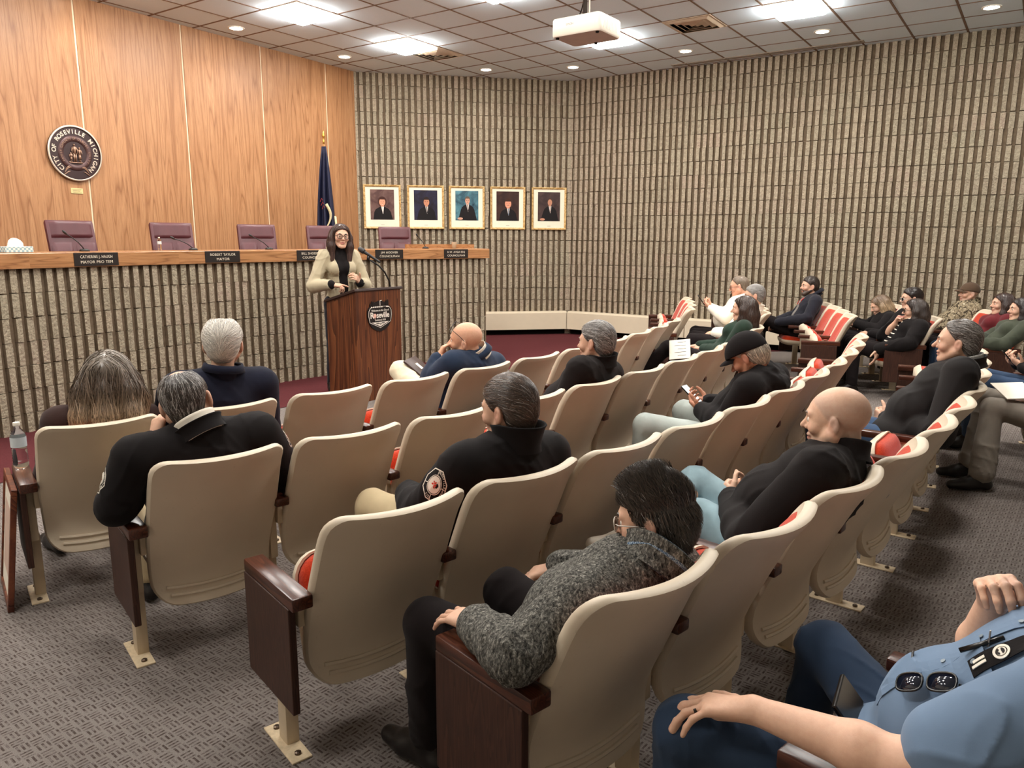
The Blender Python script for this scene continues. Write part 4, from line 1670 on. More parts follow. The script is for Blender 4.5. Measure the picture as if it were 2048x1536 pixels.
def add_glasses(root, HM, g):
    col = g.get('mat', M_blackgloss)
    w, hh, t = g.get('w', .026), g.get('hh', .019), g.get('t', .0017)
    mb = MB()
    rings = []
    for sx in (-1, 1):
        pts = []
        for i in range(21):
            a = 2 * PI * i / 20
            c, s_ = math.cos(a), math.sin(a)
            e = .75
            x = sx * .0335 + w * math.copysign(abs(c) ** e, c)
            z = .0 + hh * math.copysign(abs(s_) ** e, s_)
            y = .1035 - .35 * max(0, abs(x) - .03) ** 1.0 * .6
            pts.append(Vector((x, y, z)))
        rings.append(pts)
        mb.tube(pts, t, 6, caps=False)
        mb.tube([(sx * .060, .092, .007), (sx * .074, .080, .007), (sx * .083, .02, .006), (sx * .086, -.02, .0), (sx * .083, -.035, -.018)], t, 6)
    mb.tube([(-.009, .104, .004), (0, .107, .006), (.009, .104, .004)], t, 6)
    o = mb.obj('glasses', col, root, smooth=True)
    o.matrix_local = HM
    if g.get('lens', True):
        for pts in rings:
            l = MB().add(pts[:-1] + [p + Vector((0, .0012, 0)) for p in pts[:-1]], [tuple(range(20)), tuple(range(39, 19, -1))] + [((i + 1) % 20, i, 20 + i, 20 + (i + 1) % 20) for i in range(20)])
            link('lens', l.mesh('lens', g.get('lensmat', M_lensg)), o)
    return o

def drape(mb, C, origin, u, v, off=.002, reach=.2):
    """lays a flat mesh (x right, z up, y depth) onto the cloth surface seen along the normal of u, v"""
    u, v = unit(u), A3(v); v = unit(v - u * (u @ v)); n = np.cross(u, v)
    q = np.array([tuple(p) for p in mb.v])
    P = A3(origin) + q[:, :1] * u + q[:, 2:3] * v + n * reach
    t = np.zeros(len(P))
    for _ in range(40):
        t += C.ev(P - t[:, None] * n).astype(float) * .7
        t = np.clip(t, 0, reach * 2)
    P = P - t[:, None] * n + n * (off - q[:, 1:2])
    mb.v = [tuple(p) for p in P]
    return mb
def surf(C, origin, u, v, off=0.0):
    mb = MB(); mb.v = [(0.0, 0.0, 0.0)]
    drape(mb, C, origin, u, v, off)
    return A3(mb.v[0])
def disc(mb, x, z, r, y=0.0, n=20, d=.001, sx=1.0):
    pts = [(x + sx * r * math.cos(2 * PI * i / n), z + r * math.sin(2 * PI * i / n)) for i in range(n)]
    mb.add([(px, y - d, pz) for px, pz in pts] + [(px, y + d, pz) for px, pz in pts] + [(x, y - d, z)],
           [(i, (i + 1) % n, 2 * n) for i in range(n)] + [((i + 1) % n, i, n + i, n + (i + 1) % n) for i in range(n)])
    return mb
def ring(mb, x, z, r0, r1, y=0.0, n=24, d=.001, a0=0, a1=360):
    m = n if a1 - a0 >= 360 else n + 1
    A = [R_(a0 + (a1 - a0) * i / n) for i in range(m)]
    rows = [[Vector((x + r * math.cos(a), yy, z + r * math.sin(a))) for a in A] for r, yy in ((r1, y + d), (r1, y - d), (r0, y - d), (r0, y + d))]
    mb.grid(rows, closed_u=(m == n))
    return mb
def card(mb, x0, x1, z0, z1, y=0.0, d=.001, nx=4, nz=4):
    P = [[Vector((x0 + (x1 - x0) * i / nx, y - d, z0 + (z1 - z0) * j / nz)) for i in range(nx + 1)] for j in range(nz + 1)]
    mb.grid(P)
    rim = P[0] + [r[-1] for r in P[1:]] + P[-1][-2::-1] + [r[0] for r in P[-2:0:-1]]
    mb.grid([rim, [p + Vector((0, 2 * d, 0)) for p in rim]], closed_u=True, flip=True)
    return mb

def add_cap(root, H, hs, mat, brim_mat=None, pitch=0, th=.012, logo=None):
    HM = Matrix([list(r) for r in H]) @ Matrix.Scale(hs, 4)
    C = Blob()
    C.ell((0, -.016, .040), (.077 + th, .098 + th, .088 + th), None, .02)
    C.ell((0, .022, .022), (.069 + th, .075 + th, .080 + th), None, .02)
    a = R_(pitch)
    def cut(P, d):
        e = -(P[..., 2] - .032 - .10 * P[..., 1] - np.where(P[..., 1] < -.02, -.05 * (P[..., 1] + .02) * -1, 0)).astype(F32)
        return Blob.blend(d, -e, .005, -1)
    C.post.append(cut)
    v, f = C.mesh(.005)
    o = link('cap', np_mesh('cap', v, f, mat), root)
    o.matrix_local = HM
    rows = []
    for r, dz in ((0.0, 0.0), (.35, -.001), (.7, -.006), (.95, -.013), (1.0, -.016)):
        row = []
        for i in range(13):
            t = -1 + 2 * i / 12
            x = t * (.076 - .010 * r)
            y0 = .098 * math.sqrt(max(0, 1 - (t * .86) ** 2)) - .004
            y = y0 + r * (.070 * math.sqrt(max(0, 1 - (t * .97) ** 2)) + .004)
            row.append(Vector((x, y, .040 + .06 * y - .018 * t * t + dz)))
        rows.append(row)
    low = [[p - Vector((0, 0, .004)) for p in row] for row in rows]
    mb = MB().grid(rows, flip=True)
    mb.grid(low)
    mb.grid([[p for p in rows[-1]], [p for p in low[-1]]], flip=True)
    mb.grid([[r[0] for r in rows], [r[0] for r in low]]); mb.grid([[r[-1] for r in rows], [r[-1] for r in low]], flip=True)
    mb.obj('brim', brim_mat or mat, o, smooth=True)
    MB().lathe([(.008, -.002), (.007, .003), (.001, .005)], 10, Matrix.Translation((0, -.012, .128 + th))).obj('top_button', brim_mat or mat, o)
    return o

def _down(P):
    return np.tile(np.array([[0, 0, -1.0]]), (len(P), 1))
def _short(P):
    c = np.array([0, -.055, .13])
    d = P - c
    d[:, 2] -= .03
    return d / (np.linalg.norm(d, axis=1, keepdims=True) + 1e-9)
def _back(P):
    f = np.tile(np.array([[0, -1.0, -.15]]), (len(P), 1))
    f[:, 2] -= np.clip((.05 - P[:, 2]) * 9, 0, 1.5)
    return f
def _spike(P):
    f = np.tile(np.array([[0, .35, .6]]), (len(P), 1))
    low = P[:, 2] < .05
    f[low] = np.array([0, -.25, -1.0])
    return f
def _long(P):
    f = np.tile(np.array([[0, 0, -1.0]]), (len(P), 1))
    up = np.clip((P[:, 2] - .06) / .05, 0, 1)
    f[:, 0] += np.sign(P[:, 0]) * up * 1.6
    return f
FLOWS = dict(short=_short, back=_back, spike=_spike, long=_long, down=_down)
M_paper = plain('white_paper', (232, 224, 208), .7, .2, var=.02)
M_ink = plain('dark_print', (44, 38, 36), .7, .2)
M_gold = plain('gold_metal', (196, 150, 72), .3, .5, .9)
# ------------------------------------------------------------------ dais: curved ribbed block front, oak fascia and counter
def make_oak_h():
    k = NT('oak_fascia')
    tc = k.n('ShaderNodeTexCoord'); oi = k.n('ShaderNodeObjectInfo')
    off = k.n('ShaderNodeVectorMath', operation='MULTIPLY_ADD')
    k.l(oi.outputs['Random'], off.inputs[0]); off.inputs[1].default_value = (13, 7, 29); k.l(tc.outputs['Object'], off.inputs[2])
    mp = k.n('ShaderNodeMapping'); mp.inputs['Scale'].default_value = (.9, 5, 13); k.l(off.outputs[0], mp.inputs[0])
    n0 = k.noise(mp.outputs[0], 1.0, 2, .5, .5)
    b = k.math('PINGPONG', k.math('MULTIPLY', n0.outputs[0], 12.0), 1.0)
    mp2 = k.n('ShaderNodeMapping'); mp2.inputs['Scale'].default_value = (6, 200, 260); k.l(off.outputs[0], mp2.inputs[0])
    n1 = k.noise(mp2.outputs[0], 1.0, 3, .6)
    c = k.ramp(b, [(0, srgb(126, 84, 52)), (.3, srgb(156, 110, 70)), (1, srgb(174, 126, 84))])
    k.col(k.mix(k.ramp(n1.outputs[0], [(.3, (.6, .6, .6, 1)), (.5, (0, 0, 0, 1))]), c, srgb(140, 86, 48)))
    k.rough(.32, .45)
    return k.m
M_oakh = make_oak_h()
A_END, A_BEG = 124.25, 170.0
def dframe(a, r, z):
    t = R_(a)
    return frame(dpt(a, r, z), (math.sin(t), -math.cos(t), 0))
dais = thing('dais_bench', 'curved council dais of ribbed concrete block with an oak counter', 'bench', dpt(146, DR, 0))
DI = Matrix.Translation(-dpt(146, DR, 0))
def arc_strip(mb, a0, a1, pts, n=40):
    """section pts (radius, z) swept along the dais arc, ends capped"""
    rows = []
    for i in range(n + 1):
        a = a0 + (a1 - a0) * i / n
        rows.append([dpt(a, r, z) for r, z in pts])
    rows = [[DI @ p for p in row] for row in rows]
    mb.grid(rows, closed_u=True)
    m = len(pts)
    mb.add(rows[0], [tuple(range(m - 1, -1, -1))]); mb.add(rows[-1], [tuple(range(m))])
    return mb
arc_strip(MB(), A_BEG, A_END, [(DR + .034, 0), (DR + .034, 1.384), (DR + .20, 1.384), (DR + .20, 0)]).obj('block_core', M_groove, dais)
spots = []
for r in range(7):
    z = 1.385 - (7 - r) * BH
    a = A_END + (R_(0) if r % 2 == 0 else 0)
    first = True
    while a < A_BEG:
        da = math.degrees(BL / DR)
        half = first and r % 2 == 1
        if half:
            da /= 2
        mid = a + da / 2
        M = DI @ dframe(a + da, DR, z) @ jitter(0, 0)
        # turn to the chord of the arc
        M = DI @ frame(dpt(a + da, DR, z), dpt(a, DR, z) - dpt(a + da, DR, z)) @ jitter(0, 0)
        spots.append((M, dpt(mid, DR, z + BH / 2), half))
        a += da; first = False
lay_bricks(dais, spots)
e = frame(dpt(A_END, DR, 0), dpt(A_END, DR + 1, 0) - dpt(A_END, DR, 0))
for r in range(7):
    link('brick', HALF[r % 3], dais, M=DI @ e @ Matrix.Translation((0, -.03, 1.385 - (7 - r) * BH)))
for i in range(6):
    a1 = A_END - .25 + i * 7.6
    c = dpt(a1 + 3.8, DR - .03, 1.45)
    F = dframe(a1 + 3.8, DR - .03, 1.45)
    mb = MB()
    rows = []
    for j in range(9):
        a = a1 + 7.6 * (8 - j) / 8
        rows.append([F.inverted() @ dpt(a, r, z) for r, z in ((DR - .032, 1.385), (DR + .01, 1.385), (DR + .01, 1.512), (DR - .026, 1.512), (DR - .032, 1.506))])
    mb.grid(rows, closed_u=True, flip=True)
    mb.add(rows[0], [(0, 1, 2, 3, 4)]); mb.add(rows[-1], [(4, 3, 2, 1, 0)])
    o = mb.obj('oak_fascia', M_oakh, dais)
    o.matrix_local = DI @ F
arc_strip(MB(), A_BEG, A_END - .2, [(DR + .008, 1.49), (DR + .42, 1.49), (DR + .42, 1.515), (DR - .02, 1.515), (DR - .02, 1.512), (DR + .008, 1.512)]).obj('counter_top', M_oakh, dais)
arc_strip(MB(), A_BEG, A_END, [(DR + .39, .60), (DR + .42, .60), (DR + .42, 1.49), (DR + .39, 1.49)]).obj('rear_panel', M_oakh, dais)
arc_strip(MB(), 129.6, A_END - .2, [(DR + .36, 1.515), (DR + .42, 1.515), (DR + .42, 1.572), (DR + .36, 1.572)], 8).obj('raised_ledge', M_oakh, dais)
# raised floor behind the dais
plat = MB()
o1 = [dpt(a, DR + .2, .6) for a in np.linspace(A_BEG, A_END + 1.2, 40)]; o2 = [clamp_in(clamp_in(dpt(a, DR + 3.2, .6))) for a in np.linspace(A_BEG, A_END + 1.2, 40)]
o2 = [Vector((p.x, p.y, .6)) for p in o2]
lo1 = [Vector((p.x, p.y, 0)) for p in o1]; lo2 = [Vector((p.x, p.y, 0)) for p in o2]
plat.grid([lo1, o1, o2, lo2]); plat.add([lo1[-1], o1[-1], o2[-1], lo2[-1]], [(0, 1, 2, 3)])
tag(plat.obj('floor_platform', M_maroon), kind='structure')

# name plates on the fascia
M_plateblack = plain('black_name_plate', (30, 24, 22), .4, .4)
M_letter = plain('cream_lettering', (222, 210, 190), .5, .3)
for ang, w, l1, l2 in ((151.25, .42, 'CATHERINE J. HAUGH', 'MAYOR PRO TEM'), (144.17, .41, 'ROBERT TAYLOR', 'MAYOR'), (138.1, .44, 'BILL SHOEMAKER', 'COUNCILMAN'), (132.35, .415, 'JIM HOOVER', 'COUNCILMAN'), (126.87, .385, 'K.W. AVGA ESQ', 'COUNCILMAN')):
    lab = {151.25: 'black name plate on the dais, first from the seal side, longest lettering', 144.17: 'black name plate on the dais reading MAYOR only in its second line', 138.1: 'black name plate on the dais partly hidden by the speaker',
           132.35: 'black name plate on the dais behind the podium microphone', 126.87: 'black name plate at the free end of the dais'}[ang]
    t = thing('name_plate', lab, 'name plate', M=dframe(ang, DR - .0335, 1.449), group='name plates on the dais')
    MB().rbox(-w / 2, w / 2, -.006, .0, -.058, .060, .002).obj('plate', M_plateblack, t)
    mb = MB()
    for s_, zz in ((l1, .022), (l2, -.024)):
        vs, fs = text_mesh(s_, .036, depth=.0006, spacing=1.1)
        wd = max(v.x for v in vs) - min(v.x for v in vs)
        k_ = min(1.15, w * .72 / wd)
        mb.add([Vector((v.x * k_, v.y - .0065, v.z + zz)) for v in vs], fs)
    mb.obj('lettering', M_letter, t)

# high-backed maroon chairs behind the dais
M_vinyl = plain('maroon_vinyl', (80, 36, 41), .42, .45, var=.08, bump=.06)
M_vinyld = plain('maroon_vinyl_seam', (72, 26, 34), .5, .3)
M_chrome = plain('chair_steel', (60, 54, 52), .35, .5, .7)
def pillow(mb, x0, x1, z0, z1, y0, th, r=.03, nx=8, nz=8):
    P = []
    for j in range(nz + 1):
        row = []
        for i in range(nx + 1):
            u, v = i / nx, j / nz
            e = min(1, min(u, 1 - u) / .12) * min(1, min(v, 1 - v) / .12)
            row.append(Vector((x0 + (x1 - x0) * u, y0 - th * math.sqrt(e), z0 + (z1 - z0) * v)))
        P.append(row)
    mb.grid(P)
    B = [[Vector((p.x, y0 + .01, p.z)) for p in row] for row in P]
    mb.grid(B, flip=True)
    rim = lambda Q: Q[0] + [r_[-1] for r_ in Q[1:]] + Q[-1][-2::-1] + [r_[0] for r_ in Q[-2:0:-1]]
    mb.grid([rim(P), rim(B)], closed_u=True, flip=True)
    return mb
def exec_chair():
    t = thing('executive_chair', '', 'chair', (0, 0, 0), 0, 'maroon high-backed chairs behind the dais')
    S = Matrix.Rotation(R_(-12), 4, 'X')
    bk = MB().rbox(-.235, .235, .03, .09, -.02, .78, .03).obj('backrest', M_vinyl, t, angle=40)
    bk.matrix_local = Matrix.Translation((0, .20, .46)) @ S
    for nm, q in (('head_pad', (-.225, .225, .585, .775)), ('back_pad', (-.225, -.004, .03, .578)), ('back_pad', (.004, .225, .03, .578))):
        o = pillow(MB(), *q, .045, .035).obj(nm, M_vinyl, t, smooth=True)
        o.matrix_local = Matrix.Translation((0, .20, .46)) @ S
    MB().rbox(-.25, .25, -.30, .22, .40, .50, .035).obj('seat', M_vinyl, t, angle=40)
    for sx in (-1, 1):
        MB().rbox(sx * .29 - .03, sx * .29 + .03, -.20, .16, .64, .675, .012).obj('armrest', M_vinyl, t, angle=40)
        MB().tube([Vector((sx * .27, .05, .42)), Vector((sx * .29, .05, .64))], .015, 8).obj('arm_post', M_chrome, t)
    MB().tube([Vector((0, 0, .10)), Vector((0, 0, .41))], .03, 12).obj('pedestal', M_chrome, t, smooth=True)
    for k in range(5):
        a = 2 * PI * k / 5
        MB().tube([Vector((0, 0, .11)), Vector((.28 * math.cos(a), .28 * math.sin(a), .07))], [.024, .016], 8).obj('base_leg', M_chrome, t)
        MB().lathe([(.001, -.025), (.025, -.018), (.025, .018), (.001, .025)], 12, Matrix.Translation((.28 * math.cos(a), .28 * math.sin(a), .027)) @ Matrix.Rotation(PI / 2, 4, 'X')).obj('caster', M_black, t)
    return t
ec = exec_chair()
elabs = ['maroon high-backed chair beneath the round seal', 'maroon chair behind the dais with water bottle in front', 'maroon chair behind the dais between bottle and flag', 'maroon chair behind the speaker, below the flag', 'maroon chair below the first portrait']
for i, (ang, dr, zt, turn) in enumerate(((149.35, 11.80, 0, -6), (144.2, 11.80, 0, -12), (139.1, 11.80, -.02, -16), (134.4, 11.8, .02, -14), (129.2, 11.8, 0, -18))):
    t = ec if i == 0 else copy_tree(ec)
    t['label'] = elabs[i]
    p_ = dpt(ang, dr - .30, .601)
    a = R_(ang)
    t.location = p_
    t.rotation_euler = (0, 0, math.atan2(-math.cos(a), math.sin(a)) + R_(turn))

# gooseneck microphones on the counter
M_mic = plain('microphone_black', (26, 23, 22), .45, .4)
mlabs = ['gooseneck microphone in front of the chair beneath the seal', 'gooseneck microphone beside the water bottle on the dais', 'gooseneck microphone in front of the third maroon chair', 'gooseneck microphone half hidden behind the speaker\'s shoulder', 'gooseneck microphone at the free end of the dais']
for lab, a0, a1, zt in zip(mlabs, (150.9, 145.0, 140.2, 134.4, 128.5), (151.7, 146.1, 141.3, 135.3, 129.1), (1.69, 1.645, 1.675, 1.62, 1.695)):
    b0 = dpt(a0, DR + .24, 1.515)
    t = thing('gooseneck_microphone', lab, 'microphone', b0, 0, 'gooseneck microphones on the dais')
    tip = dpt(a1, DR + .27, zt) - b0
    MB().lathe([(.045, 0), (.045, .012), (.03, .022), (.012, .026), (.001, .026)], 18).obj('base', M_mic, t, smooth=True)
    pts = [Vector((0, 0, .02)), tip * .3 + Vector((0, 0, .03)), tip * .65 + Vector((0, 0, .018)), tip * .9]
    MB().tube(pts, .0045, 8).obj('neck', M_mic, t, smooth=True)
    d = (tip - tip * .88).normalized()
    MB().tube([tip * .88, tip * .93, tip, tip + d * .02], [.007, .0105, .0115, .006], 10).obj('capsule', M_mic, t, smooth=True)

# small things on the counter
t = thing('tissue_box', 'pale blue tissue box with a tissue standing up, far end of dais', 'tissue box', M=dframe(154.15, DR + .22, 1.5155))
MB().rbox(-.118, .118, -.06, .06, 0, .048, .003).obj('box', make_check('tissue_box_print', (150, 178, 186), (214, 220, 212), 55), t)
mb = MB()
rows = []
for r, z in ((.055, .048), (.05, .075), (.038, .098), (.016, .116), (.002, .120)):
    rows.append([Vector(((r + .008 * math.sin(5 * a + z * 40)) * 1.2 * math.cos(a), (r * .55 + .006 * math.cos(4 * a)) * math.sin(a), z)) for a in np.linspace(0, 2 * PI, 20, endpoint=False)])
mb.grid(rows, closed_u=True); mb.obj('tissue', M_paper, t, smooth=True)

def make_pet():
    k = NT('clear_bottle_plastic')
    k.b.inputs['Base Color'].default_value = (.96, .97, .97, 1)
    k.b.inputs['Transmission Weight'].default_value = 1.0
    k.b.inputs['Roughness'].default_value = .04
    k.b.inputs['IOR'].default_value = 1.33
    return k.m
M_pet = make_pet()
M_wlabel = plain('bottle_label', (204, 212, 214), .5, .3)
def bottle(label, M, s=1.0, n=28, lab_w=True):
    t = thing('water_bottle', label, 'bottle', M=M)
    R0 = .0325
    prof = [(.001, .004), (.022, .0), (.030, .006), (R0, .018)]
    for k in range(6):
        z = .026 + .012 * k
        prof += [(R0, z), (R0 - .0025, z + .006)]
    prof += [(R0, .100), (R0, .150), (.030, .160), (.0225, .178), (.0142, .190), (.0128, .196), (.0128, .203)]
    MB().lathe([(r * s, z * s) for r, z in prof], n).obj('bottle_body', M_pet, t, smooth=True)
    MB().lathe([(.0145 * s, .2005 * s), (.0150 * s, .203 * s), (.0150 * s, .214 * s), (.0135 * s, .2165 * s), (.001, .2165 * s)], 20).obj('cap', M_white, t, angle=40)
    MB().lathe([((R0 + .0006) * s, .102 * s), ((R0 + .0006) * s, .148 * s)], n, caps=False).obj('label_band', M_wlabel, t, smooth=True)
    return t
bottle('small water bottle standing on the dais counter', dframe(146.9, DR + .25, 1.5155), .62)
p, rz = seat_at(1, 0)
SF = Matrix.Translation(p) @ Matrix.Rotation(rz, 4, 'Z')
bottle('clear water bottle standing on the armrest of the first front-row seat', SF @ Matrix.Translation((-.285, .49, .5845)))
t = thing('cup', 'pale paper cup on the ledge at the dais end', 'cup', M=dframe(126.0, DR + .28, 1.5155))
MB().lathe([(.001, 0), (.026, 0), (.036, .085), (.038, .088), (.034, .088), (.025, .006), (.001, .004)], 22).obj('cup_wall', plain('paper_cup', (198, 184, 160), .6, .3), t, smooth=True)

# ------------------------------------------------------------------ flag on a stand
fb = Vector((-2.66, 11.05, .601))
t = thing('flag_on_stand', 'dark blue flag with gold fringe on a spear-tipped pole', 'flag', fb)
MB().lathe([(.001, 0), (.15, 0), (.15, .02), (.05, .05), (.03, .07), (.03, .16), (.02, .17)], 24).obj('stand', M_gold, t, smooth=True)
MB().tube([Vector((0, 0, .1)), Vector((.0, 0, 2.36))], .013, 10).obj('pole', plain('oak_pole', (150, 104, 58), .4), t, smooth=True)
MB().lathe([(.001, 2.34), (.018, 2.35), (.012, 2.37), (.02, 2.385), (.008, 2.40), (.016, 2.43), (.024, 2.455), (.012, 2.50), (.001, 2.545)], 14).obj('spear_tip', M_gold, t, smooth=True)
M_flag = plain('navy_flag_cloth', (22, 24, 48), .6, .35, var=.1)
vx = Vector((.9, -.1, 0)).normalized()
mb = MB(); fr = MB()
rows = []
nf = 26
for j in range(15):
    v = j / 14
    z = 2.31 - 1.42 * v
    row = []
    for i in range(nf + 1):
        u = i / nf
        wid = .03 + .13 * v ** .8
        x = (u - .55) * 2 * wid + .01
        y = -.03 - (.045 * math.sin(u * PI * 5 + .6 * math.sin(v * 4)) * min(1, v * 2.5)) - .05 * (1 - abs(2 * u - 1)) * v
        row.append(vx * x + Vector((0, y, z - .10 * abs(u - .4) * v)))
    rows.append(row)
mb.grid(rows)
o = mb.obj('flag_cloth', M_flag, t, smooth=True)
sm = o.modifiers.new('thickness', 'SOLIDIFY'); sm.thickness = .004
M_fringe = plain('gold_fringe', (206, 192, 150), .8, .2, var=.2, nscale=120)
fr = MB()
edge = [r[-1] for r in rows[9:]]
fr.grid([[p_ + Vector((0, -.012, 0)) for p_ in edge], [p_ + Vector((.03, -.015, -.01)) for p_ in edge]])
sw = []
for k in range(15):
    a = k / 14
    sw.append(Vector((.03 + .055 * math.sin(a * PI * 1.5), -.115 - .01 * math.cos(a * 6), 1.52 - .46 * a)))
fr.grid([[q - Vector((.017, 0, .01)) for q in sw], [q + Vector((.017, -.006, .01)) for q in sw]])
o = fr.obj('fringe', M_fringe, t, smooth=True)
sm = o.modifiers.new('thickness', 'SOLIDIFY'); sm.thickness = .003
mb = MB()
for k in range(3):
    mb.tube([Vector((-.06 + .012 * k, -.10, 1.55 - .05 * k)), Vector((-.035 + .012 * k, -.105, 1.60 - .05 * k)), Vector((-.02 + .012 * k, -.10, 1.57 - .05 * k))], .005, 6)
mb.obj('red_device', plain('red_embroidery', (130, 36, 40), .7), t)

# ------------------------------------------------------------------ city seal and the small plate below it
M_bronze = plain('dark_bronze', (50, 32, 32), .42, .5, .35, var=.12)
M_silver = plain('polished_relief', (214, 196, 178), .3, .5, .6)
M_relief = plain('bronze_relief', (150, 118, 98), .35, .5, .55)
SW = W_left @ Matrix.Translation((5.905, -.002, 2.57))
t = thing('round_seal', 'round dark bronze city seal with a bright rim on the wood wall', 'seal', M=SW)
RY = Matrix.Rotation(PI / 2, 4, 'X')
MB().lathe([(.001, .0), (.298, .0), (.302, .012), (.298, .028), (.28, .028), (.276, .020), (.001, .020)], 64, RY).obj('disc', M_bronze, t, angle=30)
MB().lathe([(.283, .026), (.302, .020), (.304, .030), (.296, .037), (.285, .034)], 64, RY, caps=False).obj('rim', M_silver, t, smooth=True)
def arc_text(mb, txt, r, a0, a1, size, y, **kw):
    n = len(txt)
    for k, ch in enumerate(txt):
        if ch == ' ':
            continue
        a = R_(a0 + (a1 - a0) * k / (n - 1))
        M = Matrix.Translation((math.cos(a) * r, y, math.sin(a) * r)) @ Matrix.Rotation(-(a - PI / 2), 4, 'Y')
        text_into(mb, ch, size, M, **kw)
mb = MB()
arc_text(mb, 'CITY OF ROSEVILLE', .232, 226, 62, .066, -.022, depth=.003, bold=.0010)
arc_text(mb, 'MICHIGAN', .232, 38, -46, .066, -.022, depth=.003, bold=.0010)
mb.obj('lettering', M_silver, t)
MB().lathe([(.128, .021), (.132, .027), (.186, .027), (.190, .021)], 64, RY, caps=False).obj('ribbon_band', plain('bronze_band', (72, 48, 46), .4, .5, .4), t, smooth=True)
mb = MB()
arc_text(mb, 'FAMILY', .159, 212, 174, .034, -.0275, depth=.0012)
arc_text(mb, 'COMMUNITY OF CHURCHES', .159, 160, 28, .034, -.0275, depth=.0012)
arc_text(mb, 'UNITY', .159, 6, -34, .034, -.0275, depth=.0012)
mb.obj('ribbon_lettering', M_relief, t)
for sx in (-1, 1):
    mb = MB()
    for k in range(3):
        q = [Vector((sx * (.05 + .085 * u + .012 * k), -.024, -.165 - .022 * k - .04 * (u - .3 * k) ** 2 + .028 * math.sin(u * 3 + k))) for u in np.linspace(0, 1, 6)]
        mb.tube(q, [.002, .005, .006, .006, .004, .002], 6)
    mb.obj('ribbon_end', M_relief, t, smooth=True)
# four standing figures in relief
def relief_figure(x, zf, h, w, skirt):
    mb = MB()
    y = -.026
    mb.lathe([(.001, -.011), (.008, -.007), (.0095, 0), (.007, .008), (.001, .0105)], 12, Matrix.Translation((x, y, zf + h - .011)))
    mb.tube([Vector((x, y, zf + h * .46)), Vector((x, y, zf + h * .62)), Vector((x, y, zf + h * .80)), Vector((x, y, zf + h * .86))], [w * .62, w * .62, w, w * .5], 10)
    for sx in (-1, 1):
        mb.tube([Vector((x + sx * w * .95, y, zf + h * .80)), Vector((x + sx * w * 1.35, y - .003, zf + h * .62)), Vector((x + sx * w * 1.1, y - .004, zf + h * .46))], [w * .3, w * .24, w * .18], 8)
        if not skirt:
            mb.tube([Vector((x + sx * w * .38, y, zf + h * .5)), Vector((x + sx * w * .42, y, zf + h * .02))], [w * .42, w * .28], 8)
    if skirt:
        mb.tube([Vector((x, y, zf + h * .52)), Vector((x, y, zf + h * .22))], [w * .62, w * 1.0], 10)
        for sx in (-1, 1):
            mb.tube([Vector((x + sx * w * .35, y, zf + h * .24)), Vector((x + sx * w * .35, y, zf + h * .02))], [w * .25, w * .2], 8)
    mb.obj('relief_figure', M_relief, t, smooth=True)
relief_figure(-.008, -.098, .200, .024, False)
relief_figure(.046, -.098, .168, .018, True)
relief_figure(-.052, -.098, .105, .014, True)
MB().rbox(-.082, .075, -.034, -.02, -.106, -.096, .003).obj('relief_ground', M_relief, t)
t = thing('brass_plate', 'small pale engraved plate on the wood wall below the seal', 'plaque', M=W_left @ Matrix.Translation((5.892, -.001, 2.160)))
MB().rbox(-.068, .068, -.006, 0, -.030, .030, .002).obj('plate', plain('pale_brass', (214, 196, 140), .35, .5, .3), t)
for k in range(4):
    MB().box(-.05 + .006 * (k % 2), .05 - .008 * (k % 3), -.0066, -.006, .015 - .011 * k, .0185 - .011 * k).obj('engraving', plain('engraved_line', (120, 100, 66), .6), t)

# ------------------------------------------------------------------ five framed portraits
M_frame = wood('gilt_oak_frame', (150, 112, 62), (196, 158, 100), (214, 184, 130), scale=(9, 9, 9), rough=.4, rand=False)
M_mat = plain('cream_mount', (228, 220, 198), .8, .2, var=.02)
M_suit = plain('print_suit_black', (22, 17, 18), .6, .2)
M_pshirt = plain('print_shirt_white', (216, 206, 196), .6, .2)
M_glass = make_lens()
def pskin(i):
    return plain('print_skin_%d' % i, [(206, 146, 116), (190, 130, 100), (198, 150, 126), (206, 140, 112), (184, 130, 104)][i], .6, .2)
def print_bg(i, a, b):
    k = NT('print_backdrop_%d' % i)
    v = k.mapping()
    n = k.noise(v, 5, 4, .6, .6)
    k.col(k.ramp(n.outputs[0], [(.35, srgb(*a)), (.68, srgb(*b))]))
    k.rough(.6, .2)
    return k.m
def flat(pts, y, name, mat, parent):
    n = len(pts)
    MB().add([(x, y, z) for x, z in pts] + [(x, y + .0008, z) for x, z in pts], [tuple(range(n))] + [((i + 1) % n, i, n + i, n + (i + 1) % n) for i in range(n)]).obj(name, mat, parent)
def oval(cx, cz, rx, rz_, n=24, a0=0, a1=360):
    return [(cx + rx * math.cos(R_(a0 + (a1 - a0) * i / n)), cz + rz_ * math.sin(R_(a0 + (a1 - a0) * i / n))) for i in range(n if a1 - a0 >= 360 else n + 1)]
PORT = [(.082, .694), (.798, 1.408), (1.492, 2.094), (2.191, 2.793), (2.907, 3.514)]
plab = ['gilt framed portrait of a smiling woman with bobbed hair', 'gilt framed portrait of a man in suit on dark backdrop', 'gilt framed portrait with bright blue-green backdrop', 'gilt framed portrait of a smiling man with moustache', 'gilt framed portrait of a balding man, nearest the corner']
bgs = [((70, 46, 44), (120, 92, 84)), ((30, 22, 26), (44, 44, 70)), ((30, 52, 66), (92, 138, 150)), ((40, 26, 24), (70, 46, 38)), ((46, 34, 34), (82, 62, 58))]
hairc = [(64, 36, 30), (40, 28, 24), (92, 78, 66), (60, 36, 26), (70, 50, 40)]
faces = [(.0, .045, .050, .064), (.012, .055, .046, .064), (.01, .085, .038, .052), (.005, .045, .054, .070), (.015, .075, .038, .053)]
